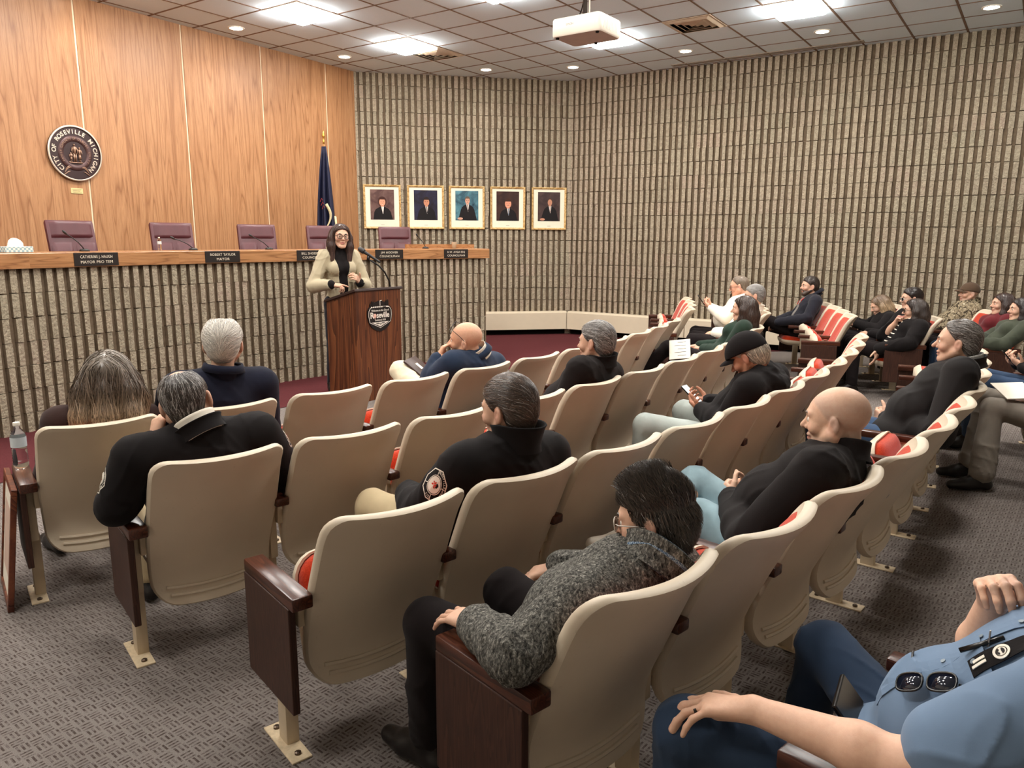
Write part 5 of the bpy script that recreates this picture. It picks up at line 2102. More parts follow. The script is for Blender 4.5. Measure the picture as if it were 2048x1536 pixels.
for i, (x0, x1) in enumerate(PORT):
    w, hgt = x1 - x0, .71
    t = thing('framed_portrait', plab[i], 'picture', M=W_mid @ Matrix.Translation(((x0 + x1) / 2, -.006, 2.162)), group='framed portraits on the block wall')
    hw, hh = w / 2, hgt / 2
    for nm, ax, sg in (('top', 0, 1), ('bottom', 0, -1), ('left', 1, -1), ('right', 1, 1)):
        # mitred moulding: outer edge, ridge, inner lip
        sec = [(0, 0), (0, -.022), (.010, -.030), (.022, -.024), (.034, -.012), (.034, 0)]
        mb = MB()
        rows = []
        for e in (-1, 1):
            row = []
            for d_, y in sec:
                if ax == 0:
                    row.append(Vector((e * (hw - d_), y, sg * (hh - d_))))
                else:
                    row.append(Vector((sg * (hw - d_), y, e * (hh - d_))))
            rows.append(row)
        mb.grid(rows, closed_u=False, flip=(sg > 0) == (ax == 0))
        mb.obj('frame_moulding', M_frame, t)
    MB().box(-hw + .01, hw - .01, -.006, 0, -hh + .01, hh - .01).obj('mount', M_mat, t)
    pw, ph = .195, .243
    cz = .035
    pic = MB().box(-pw, pw, -.0075, -.006, cz - ph, cz + ph).obj('print', print_bg(i, *bgs[i]), t)
    if True:
        fx, fz, rx, rzz = faces[i]
        fz += cz
        sk, hr = pskin(i), plain('print_hair_%d' % i, hairc[i], .6, .2)
        sh = .135 if i in (0, 1, 3) else .115
        zb = cz - ph + .002
        neckz = fz - rzz * .9
        flat([(-.15, zb), (.17, zb), (fx + sh, neckz - .10), (fx + sh * .75, neckz - .055), (fx + .035, neckz - .02), (fx - .035, neckz - .02), (fx - sh * .8, neckz - .06), (fx - sh, neckz - .11)][::1], -.0084, 'suit', M_suit, pic)
        flat([(fx - .020, neckz - .018), (fx + .006, neckz - .135), (fx + .012, neckz - .135), (fx + .026, neckz - .018)], -.0092, 'shirt_front', M_pshirt, pic)
        flat([(fx - .022, neckz - .02), (fx + .022, neckz - .02), (fx + .022, fz), (fx - .022, fz)], -.0096, 'neck', sk, pic)
        if i != 0:
            flat([(fx - .004, neckz - .02), (fx + .004, neckz - .13), (fx + .016, neckz - .13), (fx + .010, neckz - .02)], -.0100, 'necktie', plain('print_tie_%d' % i, [(0, 0, 0), (40, 30, 34), (50, 34, 34), (80, 96, 120), (150, 130, 120)][i], .6), pic)
        if i == 0:
            flat(oval(fx, fz + .005, rx + .021, rzz + .018, 28), -.0090, 'hair', hr, pic)
        else:
            flat(oval(fx, fz + .012, rx + .006, rzz + .006, 28, -20, 200), -.0104, 'hair', hr, pic)
        flat(oval(fx, fz - (.006 if i else .004), rx, rzz, 28), -.0108, 'face', sk, pic)
        if i in (1, 2, 3):
            flat(oval(fx, fz + .026, rx * 1.03, rzz * .55, 20, 10, 170), -.0112, 'fringe', hr, pic)
        if i == 0:
            flat(oval(fx, fz + .020, rx * 1.02, rzz * .66, 20, 25, 155), -.0112, 'fringe', hr, pic)
        dk = plain('print_features', (70, 40, 36), .6)
        for sx in (-1, 1):
            flat(oval(fx + sx * rx * .40, fz + .004, .0065, .0035, 10), -.0116, 'eye_mark', dk, pic)
        flat(oval(fx, fz - rzz * .36, .004, .006, 8), -.0115, 'nose_mark', plain('print_nose_%d' % i, (164, 104, 82), .6), pic)
        if i in (0, 3):
            flat(oval(fx, fz - rzz * .60, .016, .008, 12, 180, 360), -.0116, 'smile', plain('print_smile', (222, 190, 176), .6), pic)
        else:
            flat(oval(fx, fz - rzz * .62, .011, .0035, 10), -.0116, 'mouth_mark', plain('print_mouth', (140, 70, 62), .6), pic)
        if i == 3:
            flat(oval(fx, fz - rzz * .50, .020, .006, 12, 0, 180), -.0119, 'moustache', plain('print_moustache', (110, 66, 44), .6), pic)
        if i in (1, 2):
            for sx in (-1, 1):
                P = oval(fx + sx * rx * .42, fz + .003, .011, .008, 14)
                Pi = oval(fx + sx * rx * .42, fz + .003, .009, .006, 14)
                MB().grid([[Vector((x, -.0121, z)) for x, z in P], [Vector((x, -.0121, z)) for x, z in Pi]], closed_u=True).obj('spectacle_rim', dk, pic)
        if i in (2, 4):
            flat(oval(-.115, zb + .028, .045, .020, 16), -.0112, 'hand', sk, pic)
    MB().box(-.028, .028, -.0066, -.006, -hh + .062, -hh + .068).obj('caption_line', plain('caption_grey', (150, 140, 124), .7), t)

# ------------------------------------------------------------------ podium with its shield and microphone
M_walnut = wood('walnut_laminate', (52, 26, 15), (88, 46, 26), (122, 72, 42), scale=(13, 13, .9), rough=.38, ring=2.0, rand=False, contrast=(.22, .5, .85))
M_podtop = plain('podium_edge', (48, 32, 28), .4, .4)
PW, PD, HF, HB = .62, .44, 1.125, 1.005
PM = frame(Vector((-1.55, 7.48, 0)), (.6, .8, 0))
t = thing('podium', 'walnut lectern podium with black shield emblem on its front', 'podium', M=PM)
MB().rbox(0, PW, 0, .02, 0.0, HF, .002).obj('front_panel', M_walnut, t)
for x in (0, PW - .02):
    MB().prism([(.02, 0), (PD, 0), (PD, HB), (.02, HF - .006)], 0, .02, M=Matrix.Translation((x + .02, 0, 0)) @ Matrix.Rotation(PI / 2, 4, 'Z')).obj('side_panel', M_walnut, t)
sl = math.atan2(HB - HF, PD)
MB().rbox(-.02, PW + .02, -.02, PD + .03, 0, .026, .004, M=Matrix.Translation((0, 0, HF)) @ Matrix.Rotation(sl, 4, 'X')).obj('sloped_top', M_podtop, t)
MB().rbox(.02, PW - .02, .04, PD - .02, .62, .64, .002).obj('inner_shelf', M_walnut, t)
MB().rbox(.02, PW - .02, .02, PD - .02, .02, .06, .002).obj('bottom_board', M_walnut, t)
# shield
M_shblack = plain('shield_black', (18, 14, 14), .45, .4)
M_shwhite = plain('shield_white', (226, 216, 204), .5, .3)
sx0, sz0 = .312, .872
SHM = Matrix.Translation((sx0, -.001, sz0))
sg = link('shield_sign', MB().prism([(x, z) for x, z in [(.0, -.165), (.06, -.150), (.115, -.115), (.155, -.062), (.172, .0), (.168, .055), (.145, .088), (.10, .10), (-.10, .10), (-.145, .088), (-.168, .055), (-.172, .0), (-.155, -.062), (-.115, -.115), (-.06, -.150)]], -.012, 0).mesh('shield_sign', M_shblack), t, M=SHM)
outl = [(0, -.128), (.145, -.068), (.160, .0), (.156, .05), (.135, .08), (.09, .092), (-.09, .092), (-.135, .08), (-.156, .05), (-.160, .0), (-.145, -.068)]
rows = [[Vector((x * f, -.0135, z * f)) for x, z in outl] for f in (1.0, .965)]
MB().grid(rows, closed_u=True, flip=False).obj('white_outline', M_shwhite, sg)
flat([(-.122, -.066), (.0, -.112), (.122, -.066)][::-1][::-1], -.0135, 'white_field', M_shwhite, sg)
mb = MB()
for sx in (-1, 1):
    for k in range(3):
        mb.tube([Vector((sx * (.012 + .016 * k), -.015, -.086)), Vector((sx * (.018 + .016 * k), -.015, -.076)), Vector((sx * (.030 + .016 * k), -.015, -.072))], .003, 5)
mb.tube([Vector((0, -.015, -.098)), Vector((0, -.015, -.074))], .003, 5)
mb.obj('leaf_device', M_shblack, sg)
mb = MB(); text_into(mb, 'Welcome to the City of', .030, Matrix.Translation((0, -.0135, .052)), depth=.0006, xscale=.82); mb.obj('lettering', M_shwhite, sg)
mb = MB(); text_into(mb, 'R', .088, Matrix.Translation((-.112, -.0135, .002)), depth=.0008, bold=.0016); text_into(mb, 'seville', .082, Matrix.Translation((.038, -.0135, .002)), depth=.0008, bold=.0016, xscale=.88); mb.obj('lettering', M_shwhite, sg)
mb = MB(); text_into(mb, 'Established 1958', .026, Matrix.Translation((0, -.0135, -.046)), depth=.0006, xscale=.85); mb.obj('lettering', M_shwhite, sg)
mb = MB()
for k in range(4):
    rr = .022 - .005 * k
    mb.lathe([(rr * .3, -.001 * k), (rr, -.002 * k), (rr * .9, -.002 * k - .001), (.001, -.002 * k - .001)], 12, Matrix.Translation((-.074 + .002 * k, -.0135 - .002 * k, .0 + .002 * (k % 2))) @ Matrix.Rotation(PI / 2, 4, 'X'))
mb.tube([Vector((-.072, -.0145, -.02)), Vector((-.074, -.0145, -.038))], .003, 5)
mb.obj('rose', plain('rose_pink', (226, 176, 158), .6), sg)
mb = MB()
for x, h_, w in ((-.125, .03, .008), (-.105, .055, .007), (-.085, .05, .009), (-.055, .045, .02), (-.02, .055, .02), (.02, .06, .022), (.055, .045, .018), (.09, .055, .010), (.115, .062, .008)):
    mb.prism([(x - w, .095), (x + w, .095), (x + w, .095 + h_ * .8), (x, .095 + h_), (x - w, .095 + h_ * .8)], -.010, -.002)
mb.obj('skyline_cutout', M_shblack, sg)
mb = MB()
for k in range(6):
    mb.prism([(-.125 + .028 * k, .082), (-.105 + .028 * k, .082), (-.108 + .028 * k, .094), (-.122 + .028 * k, .094)], -.0138, -.0125)
mb.prism([(.0, .095), (.006, .095), (.006, .145), (.03, .15), (.03, .155), (.0, .152)], -.0112, -.0098)
mb.prism([(.082, .082), (.125, .078), (.118, .09), (.088, .094)], -.0138, -.0125)
mb.obj('skyline_highlights', M_shwhite, sg)
mt = thing('podium_microphone', 'black handheld microphone on a curved gooseneck rising from the podium', 'microphone', M=Matrix.Identity(4))
q = [Vector((-1.27, 7.90, 1.135)), Vector((-1.275, 7.86, 1.22)), Vector((-1.31, 7.80, 1.31)), Vector((-1.36, 7.76, 1.375)), Vector((-1.42, 7.74, 1.415)), Vector((-1.46, 7.735, 1.44))]
MB().tube(q, .0085, 10).obj('gooseneck', M_mic, mt, smooth=True)
a_, b_ = Vector((-1.335, 7.71, 1.408)), Vector((-1.555, 7.76, 1.545))
MB().tube([a_, a_.lerp(b_, .05), a_.lerp(b_, .7), a_.lerp(b_, .74)], [.008, .0115, .017, .019], 16).obj('handle', M_mic, mt, smooth=True)
d_ = (b_ - a_).normalized()
MB().tube([a_.lerp(b_, .74), a_.lerp(b_, .78), a_.lerp(b_, .9), b_, b_ + d_ * .008], [.021, .027, .027, .020, .008], 16).obj('grille', plain('mic_grille', (52, 50, 50), .4, .5, .6, bump=.6, bscale=900), mt, smooth=True)
MB().tube([q[-1] - Vector((0, 0, .01)), q[-1] + Vector((.005, 0, .03))], .016, 10).obj('mic_clip', M_mic, mt, smooth=True)
MB().lathe([(.03, 0), (.028, .008), (.012, .012), (.001, .012)], 16, Matrix.Translation((-1.27, 7.90, 1.122))).obj('mount', M_mic, mt, smooth=True)

# ------------------------------------------------------------------ projector hanging from the ceiling
M_proj = plain('projector_white', (228, 220, 204), .4, .4, var=.02)
M_projg = plain('projector_underside', (176, 160, 150), .6, .3)
PC = Vector((.645, 7.14, 3.39))
t = thing('projector', 'white ceiling projector hanging from a pole', 'projector', M=frame(PC, Vector((.42, -.30, 0))))
def rrect(hx, hy, r, n=6):
    out = []
    for cx, cy, a0 in ((hx - r, hy - r, 0), (-hx + r, hy - r, 90), (-hx + r, -hy + r, 180), (hx - r, -hy + r, 270)):
        out += [(cx + r * math.cos(R_(a0 + 90 * k / n)), cy + r * math.sin(R_(a0 + 90 * k / n))) for k in range(n + 1)]
    return out
HX, HY = .245, .205
rows = []
for ins, z in ((.012, 0), (0, .012), (0, .135), (.012, .15)):
    rows.append([Vector((x, y, z)) for x, y in rrect(HX - ins, HY - ins, .05 - ins)])
mb = MB().grid(rows, closed_u=True); mb.add(rows[-1], [tuple(range(len(rows[-1])))])
mb.obj('housing', M_proj, t, angle=45)
MB().add([Vector((x, y, 0)) for x, y in rrect(HX - .012, HY - .012, .038)] , [tuple(range(27, -1, -1))]).obj('underside', M_projg, t)
for dx, dy in ((-.2, -.16), (.2, -.16), (0, .17)):
    MB().lathe([(.001, -.012), (.014, -.012), (.016, 0)], 12, Matrix.Translation((dx, dy, 0))).obj('foot', M_black, t)
for k in range(12):
    MB().box(HX - .001, HX + .0015, -.13 + .021 * k, -.122 + .021 * k, .03, .12).obj('vent_slot', plain('vent_shadow', (190, 180, 164), .6), t)
mb = MB(); text_into(mb, 'EPSON', .024, Matrix.Translation((-.05, -HY - .0003, .085)), depth=.0005, bold=.0004); mb.obj('logo', plain('logo_grey', (150, 144, 136), .5), t)
for x, y, r, h_ in ((-.02, 0, .07, .035), (.10, -.06, .035, .028), (.16, .07, .03, .022), (-.14, .08, .03, .02), (.06, .12, .03, .02)):
    MB().lathe([(r, .148), (r, .148 + h_ * .6), (r * .7, .15 + h_), (.001, .15 + h_)], 18, Matrix.Translation((x, y, 0))).obj('top_mount', M_proj, t, smooth=True)
MB().tube([Vector((-.02, 0, .18)), Vector((-.02, 0, CEIL - PC.z))], .019, 14).obj('pole', M_chrome, t, smooth=True)
MB().tube([Vector((.022, .005, .18)), Vector((.022, .005, CEIL - PC.z))], .006, 8).obj('cable', M_white, t, smooth=True)
MB().tube([Vector((-.08, -.03, .15)), Vector((-.07, -.02, .19)), Vector((-.05, -.01, .24)), Vector((-.04, 0, .30))], .005, 8).obj('cable', M_black, t, smooth=True)

# ------------------------------------------------------------------ framed certificate leaning on the first seat of the front row
LN = SF @ Matrix.Translation((-.405, .22, 0)) @ Matrix.Rotation(R_(7), 4, 'Y') @ Matrix.Rotation(PI / 2, 4, 'Z')
t = thing('framed_certificate', 'brown framed certificate leaning against the end of the front row', 'picture frame', M=LN)
W_, H_ = .42, .56
M_cframe = wood('brown_frame_wood', (66, 30, 18), (94, 46, 28), (120, 66, 40), scale=(8, 8, 8), rough=.35, rand=False)
for x0, x1, z0, z1 in ((0, W_, 0, .03), (0, W_, H_ - .03, H_), (0, .03, .03, H_ - .03), (W_ - .03, W_, .03, H_ - .03)):
    MB().rbox(x0, x1, -.012, .012, z0, z1, .003).obj('frame_rail', M_cframe, t)
MB().box(.028, W_ - .028, -.004, .004, .028, H_ - .028).obj('certificate', M_paper, t)
MB().box(.07, W_ - .07, .004, .0046, .12, H_ - .12).obj('print_field', plain('certificate_tint', (204, 176, 160), .7), t)
# ------------------------------------------------------------------ the audience
M_blackfleece = cloth('black_fleece', (25, 20, 19), weave=500, bump=.5, sheen=.03)
M_blackcloth = cloth('black_cloth', (21, 17, 17), sheen=.03)
M_dkgrey = cloth('dark_grey_softshell', (24, 20, 19), sheen=.04, rough=.8, spec=.2)
M_navy = cloth('navy_suit_cloth', (22, 24, 38), sheen=.04)
M_navyblazer = cloth('navy_blazer_cloth', (34, 46, 66), sheen=.08)
M_jeans_light = cloth('light_wash_denim', (140, 164, 172), var=.16, weave=900)
M_jeans_pale = cloth('pale_denim', (176, 184, 178), var=.12, weave=900)
M_jeans_blue = cloth('blue_denim', (56, 76, 104), var=.18, weave=900)
M_black_trouser = cloth('black_trouser_cloth', (26, 20, 20), sheen=.03)
M_navy_trouser = cloth('navy_work_trouser_cloth', (44, 58, 78), var=.1, sheen=.05)
M_khaki = cloth('khaki_cloth', (196, 176, 140), var=.06)
M_cream = cloth('cream_chino_cloth', (216, 202, 174), var=.06)
M_greytrouser = cloth('grey_trouser_cloth', (130, 122, 112), var=.1)
M_whiteshirt = cloth('white_shirt_cloth', (226, 216, 200), var=.04, bump=.1)
M_greenknit = cloth('dark_green_knit', (34, 50, 40), weave=300, bump=.5)
M_sage = cloth('dark_sage_knit', (62, 66, 54), weave=300, bump=.5)
M_maroonknit = cloth('dark_red_knit', (92, 30, 34), weave=300, bump=.5)
M_blueshirt = cloth('light_blue_work_shirt', (104, 124, 148), var=.05, bump=.12, rough=.8)
M_tan = cloth('tan_wool_jacket', (170, 158, 132), var=.06, weave=420, bump=.4)
M_heather, M_camo, M_stripes = make_heather(), make_camo(), make_stripes()
M_denim_shirt = make_check('blue_check_shirt', (72, 92, 116), (150, 164, 176), 220)
M_collar_check = make_check('grey_check_collar', (206, 200, 190), (120, 120, 122), 260)
M_capblack = cloth('black_cap_cloth', (22, 17, 17), sheen=.02)
M_capbrown = cloth('brown_cap_cloth', (82, 64, 50))
M_shoe_brown = plain('brown_shoe_leather', (62, 34, 24), .45, .4)
M_phone = plain('phone_black_glass', (20, 19, 20), .12, .6)
M_screen = emit('phone_screen_light', (.62, .78, .80), .9)
M_thread = plain('white_thread', (222, 214, 198), .8, .2)
M_redthread = plain('red_thread', (190, 44, 30), .8, .2)

def hood(C, J):
    """a hood lying on the shoulders behind the neck"""
    c = J.neck + J.U * .02
    for i in range(7):
        a0, a1 = R_(150 + 240 * i / 7), R_(150 + 240 * (i + 1) / 7)
        f = lambda a: c + J.Rt * .085 * math.cos(a) + J.Fw * .085 * math.sin(a) + J.U * (.0 if math.sin(a) > 0 else -.012)
        C.cone(f(a0), f(a1), .030, .030, .02)
    C.ell(c - J.Fw * .095 - J.U * .045, (.075, .042, .060), np.stack([J.Rt, J.Fw, J.U], 1), .03)

p, rz = seat_at(1, 0)
def greybrown(P):
    z = P[:, 2]
    a, b_, c_ = np.array([.26, .22, .18]), np.array([.10, .066, .044]), np.array([.30, .20, .12])
    t1 = np.clip((.11 - z) / .10, 0, 1)[:, None]; t2 = np.clip((-.05 - z) / .13, 0, 1)[:, None]
    return (a * (1 - t1) + b_ * t1) * (1 - t2) + c_ * t2
person('woman with long straight grey-brown hair seated in the front row', p, rz, (.08, .27, 1.0), yaw=-18, pitch=4, b=.95, fem=True,
       top=dict(mat=cloth('dark_brown_cardigan', (52, 34, 30)), name='cardigan', h=.012), trousers=M_black_trouser, shoes=M_shoe, h=.008,
       hair=dict(style='long', thick=.014, length=.25, vol=1.5, out=.05, line='long', n=5200, flowname='long', steps=13, step=.032, width=.0019, lift=.003, colvar=.30, colf=greybrown, h=.007))
p, rz = seat_at(1, 1)
person('man with thick white hair in a navy suit jacket', p, rz, (.055, .27, 1.11), yaw=-26, pitch=2, b=1.12, belly=.4, shw=.215, hs=1.03,
       top=dict(mat=M_navy, off=.022, h=.010, fold=.0025, collar=dict(height=.045, r=.074, flare=.014, gap=80, fold=True)), trousers=M_navy, shoes=M_shoe, h=.0065,
       hair=dict(style='patch', thick=.016, top=.004, n=3000, flowname='back', steps=6, step=.011, width=.0014, lift=.003, col=(.50, .46, .40), colvar=.22, h=.006))
p, rz = seat_at(1, 4)
rt, J5 = person('bald man in navy blazer with black glasses pushed up on his head', p, rz, (-.01, .25, .995), yaw=30, pitch=-2, roll=-14, b=1.12, belly=.4, shw=.22, neck=(.07, .21, .885),
       L=dict(el=(-.18, .40, .72), wr=(-.115, .40, .86), d=(.35, -.25, .9), pn=(.75, -.55, -.2), kw=dict(curls=(35, 45, 25))),
       R=dict(el=(.36, .40, .66), wr=(.15, .66, .66), d=(-.5, .8, 0), pn=(0, 0, -1)),
       legs=dict(L=dict(kn=(-.02, .90, .72), an=(.30, 1.06, .55), toe=(.9, .3, .2)), R=dict(kn=(.24, .84, .55), an=(.24, .90, .10))),
       top=dict(mat=M_navyblazer, name='blazer', off=.022, h=.010, fold=.004, collar=dict(height=.032, r=.070, flare=.006, gap=90, fold=True)),
       inner=dict(mat=M_whiteshirt, off=.008, sleeve=None, fold=0, h=.014, collar=dict(height=.052, r=.068, flare=.006, gap=50)),
       trousers=M_cream, shoes=M_shoe_brown, h=.0065, jowl=.004, stub=((.55, .42, .34), 'scalp', .25), skin=srgb(216, 166, 134)[:3], brow=(.2, .15, .11))
g = add_glasses(rt, Matrix([list(r) for r in J5.H]) @ Matrix.Translation((0, .006, .026)) @ Matrix.Rotation(R_(36), 4, 'X') @ Matrix.Translation((0, 0, .012)), dict(lens=True))
tag(g, 'black glasses pushed up on the bald head')
p, rz = seat_at(2, 0)
rt, J2 = person('balding man in black jacket leaning his cheek on his hand', p, rz, (-.05, .30, 1.010), yaw=-24, pitch=6, roll=-12, b=1.22, belly=.5, shw=.225, neck=(-.03, .21, .90), hs=1.04,
       L=dict(el=(-.33, .27, .66), wr=(-.165, .37, .85), d=(.35, .15, .95), pn=(.85, .3, .2), kw=dict(curls=(40, 55, 40)), b=1.15),
       R=dict(el=(.36, .32, .62), wr=(.16, .60, .60), b=1.1),
       top=dict(mat=M_blackcloth, off=.020, h=.008, fold=.004, collar=dict(height=.028, r=.084, flare=.014, gap=60)),
       inner=dict(mat=M_whiteshirt, off=.008, sleeve=None, fold=0, h=.014, collar=dict(height=.056, r=.074, flare=.006, gap=50, thick=.005)),
       trousers=M_khaki, shoes=M_shoe, h=.005, jowl=.004, stub=((.42, .32, .26), 'beard', .2),
       hair=dict(style='patch', thick=.007, n=4200, flowname='short', steps=5, step=.009, width=.0010, lift=.0015, col=(.045, .034, .028), colvar=.35, grey=.28, h=.005))
p, rz = seat_at(2, 4)
person('man with thick grey hair in black fleece looking at the podium', p, rz, (.16, .21, 1.035), yaw=8, pitch=0, roll=4, b=1.08, belly=.3, shw=.20, neck=(.17, .17, .915), pelvis=(.06, .42, .49),
       top=dict(mat=M_blackfleece, name='fleece_jacket', off=.020, h=.010, fold=.004, collar=dict(height=.045, r=.080, flare=.014, gap=40)), trousers=M_black_trouser, shoes=M_shoe, h=.006,
       hair=dict(style='short', thick=.013, top=.003, n=2600, flowname='back', steps=6, step=.011, width=.0012, lift=.003, col=(.12, .105, .095), colvar=.3, grey=.35, h=.006))
p, rz = seat_at(3, 1)
rt, J7 = person('man in black jacket with round emblem patch on his sleeve', p, rz, (.045, .25, 1.022), yaw=14, pitch=5, b=1.12, belly=.2, shw=.225, neck=(.05, .21, .895), hs=1.0,
       L=dict(el=(-.22, .44, .64), wr=(-.12, .66, .63)), R=dict(el=(.36, .34, .62), wr=(.15, .64, .61)),
       legs=dict(L=dict(kn=(-.18, .84, .55), an=(-.18, .86, .10)), R=dict(kn=(.2, .84, .54), an=(.22, .84, .10))),
       top=dict(mat=M_blackcloth, off=.022, h=.008, fold=.004, collar=dict(height=.072, r=.082, flare=.022, gap=70, thick=.007)),
       inner=dict(mat=M_whiteshirt, off=.006, sleeve=None, fold=0, h=.014, collar=dict(height=.045, r=.068, flare=.004, gap=50)),
       trousers=M_khaki, shoes=M_shoe, h=.005, stub=((.36, .26, .20), 'beard', .3),
       hair=dict(style='short', thick=.010, top=.006, n=5200, flowname='back', steps=7, step=.012, width=.0011, lift=.003, col=(.062, .040, .029), colvar=.55, grey=.05, h=.005))
p, rz = seat_at(3, 5)
rt, J10 = person('man in black cap and hooded jacket looking down at a phone', p, rz, (.0, .31, .985), yaw=4, pitch=34, b=1.05, belly=.3, shw=.20, neck=(.04, .20, .895), pelvis=(.05, .42, .49),
       L=dict(el=(-.16, .36, .62), wr=(.03, .58, .63), d=(.45, .85, .25), pn=(.55, -.2, .8), kw=dict(curls=(35, 45, 25))),
       R=dict(el=(.34, .40, .62), wr=(.22, .62, .64), d=(-.55, .8, .2), pn=(-.5, -.2, .85), kw=dict(curls=(35, 45, 25))),
       legs=dict(L=dict(kn=(-.24, .82, .56), an=(-.22, .86, .10)), R=dict(kn=(.25, .80, .56), an=(.26, .84, .10))),
       top=dict(mat=M_blackcloth, name='hooded_jacket', off=.022, h=.009, fold=.005, add=[hood]), trousers=M_jeans_pale, shoes=M_shoe, h=.0055, nose=2.0,
       hair=dict(style='short', thick=.016, n=1500, flowname='down', steps=6, step=.014, width=.0016, lift=.006, col=(.40, .35, .28), colvar=.4, h=.006, sel=lambda V: (V[:, 2] < .02) & (V[:, 1] < .0)), skin=srgb(176, 122, 94)[:3], brow=(.3, .26, .2))
tag(add_cap(rt, J10.H, 1.0, M_capblack, th=.021))
p, rz = seat_at(4, 0)
person('man in speckled grey fleece with dark spiky hair seen from behind', p, rz, (.185, .245, .885), yaw=24, pitch=10, roll=2, hs=.97, neck=(.125, .205, .775), pelvis=(.03, .46, .45), shdrop=(.03, .0), b=1.10, belly=.3, shw=.235,
       L=dict(el=(-.30, .26, .655), wr=(-.258, .47, .635), d=(.0, 1, -.12), pn=(.1, 0, -1), kw=dict(curls=(14, 24, 14), spread=12)),
       R=dict(el=(.42, .36, .62), wr=(.22, .64, .60)),
       legs=dict(L=dict(kn=(-.23, .74, .53), an=(-.21, .78, .10), toe=(-.15, 1, 0)), R=dict(kn=(.08, .74, .53), an=(.14, .80, .10))),
       top=dict(mat=M_heather, name='fleece_pullover', off=.020, fold=.005, h=.007, collar=dict(height=.05, r=.084, flare=.022, thick=.007, gap=50)),
       inner=dict(mat=M_denim_shirt, off=.006, sleeve=None, fold=0, h=.014, collar=dict(height=.055, r=.072, flare=.006, gap=60, fold=True)),
       trousers=dict(mat=M_black_trouser, h=.009), shoes=M_shoe, h=.0045, hc=.009,
       hair=dict(style='short', thick=.008, top=.008, n=8000, flowname='spike', steps=3, step=.011, width=.0011, lift=.002, col=(.040, .029, .022), colvar=.6, grey=.02, rise=.016, h=.005, extra=[dict(n=1500, rise=.034, step=.013, width=.0017, sel=lambda V: (V[:, 2] > .085) & (V[:, 1] > -.06))]),  # wide strand tone spread paints highlight streaks into the dark hair
       glasses=dict(mat=plain('clear_acetate', (190, 180, 168), .2, .5), lens=True), stub=((.16, .11, .09), 'beard', .35))
p, rz = seat_at(4, 2)
rt9, J9 = person('bald man in black fleece and light jeans with clasped hands', p, rz, (.20, .225, .99), yaw=10, pitch=2, roll=0, b=1.12, belly=.6, shw=.215, hs=1.05, jowl=.008, neck=(.18, .17, .865), pelvis=(.07, .42, .48),
       L=dict(el=(-.20, .34, .60), wr=(.16, .60, .60), d=(.80, .50, .1), pn=(.35, -.75, .1), kw=dict(curls=(40, 50, 30), spread=2), b=1.12),
       R=dict(el=(.42, .36, .60), wr=(.315, .62, .605), d=(-.80, .42, .15), pn=(-.3, -.75, -.2), kw=dict(curls=(45, 55, 30), spread=2), b=1.12),
       legs=dict(L=dict(kn=(.03, .66, .55), an=(-.06, .80, .12), toe=(-.3, .9, 0)), R=dict(kn=(.20, .79, .62), an=(-.24, .76, .535), toe=(-.72, .69, .04), up=(.12, .0, 1))),
       top=dict(mat=M_blackfleece, name='fleece_jacket', fold=.005, h=.008, off=.020, collar=dict(height=.045, r=.071, flare=.004, thick=.007, gap=30)),
       trousers=dict(mat=M_jeans_light, h=.008), shoes=dict(mat=plain('white_trainer', (214, 204, 188), .6, .3), h=.007, free=True), h=.0045, hair=None, brow=(.2, .14, .1), stub=((.34, .25, .20), 'scalp beard', .5), skin=srgb(222, 180, 152)[:3])
p, rz = seat_at(4, 6)
person('grey-haired man in dark jacket and checked collar, hands clasped', p, rz, (.11, .18, 1.07), yaw=2, pitch=-2, b=1.12, belly=.25, shw=.215, hs=1.02, jowl=.005, nose=2.2, neck=(.12, .12, .94),
       L=dict(el=(-.22, .19, .60), wr=(.10, .50, .58), d=(.65, .70, .05), pn=(.45, -.75, .1), kw=dict(curls=(40, 50, 30), spread=2), b=1.15),
       R=dict(el=(.40, .26, .62), wr=(.25, .51, .585), d=(-.80, .42, .1), pn=(-.3, -.75, -.2), kw=dict(curls=(45, 55, 30), spread=2), b=1.1),
       top=dict(mat=M_dkgrey, off=.022, h=.009, fold=.005, collar=dict(height=.035, r=.084, flare=.016, gap=70, thick=.006)),
       inner=dict(mat=M_collar_check, off=.008, sleeve=None, fold=0, h=.014, collar=dict(height=.052, r=.074, flare=.008, gap=60, fold=False)),
       trousers=M_jeans_blue, shoes=M_shoe_brown, h=.005, brow=(.13, .10, .085), lip=(.40, .16, .13),
       hair=dict(style='short', thick=.009, top=.004, n=2800, line='receding', flowname='back', steps=6, step=.010, width=.0011, lift=.002, col=(.085, .070, .060), colvar=.35, grey=.30, h=.005))

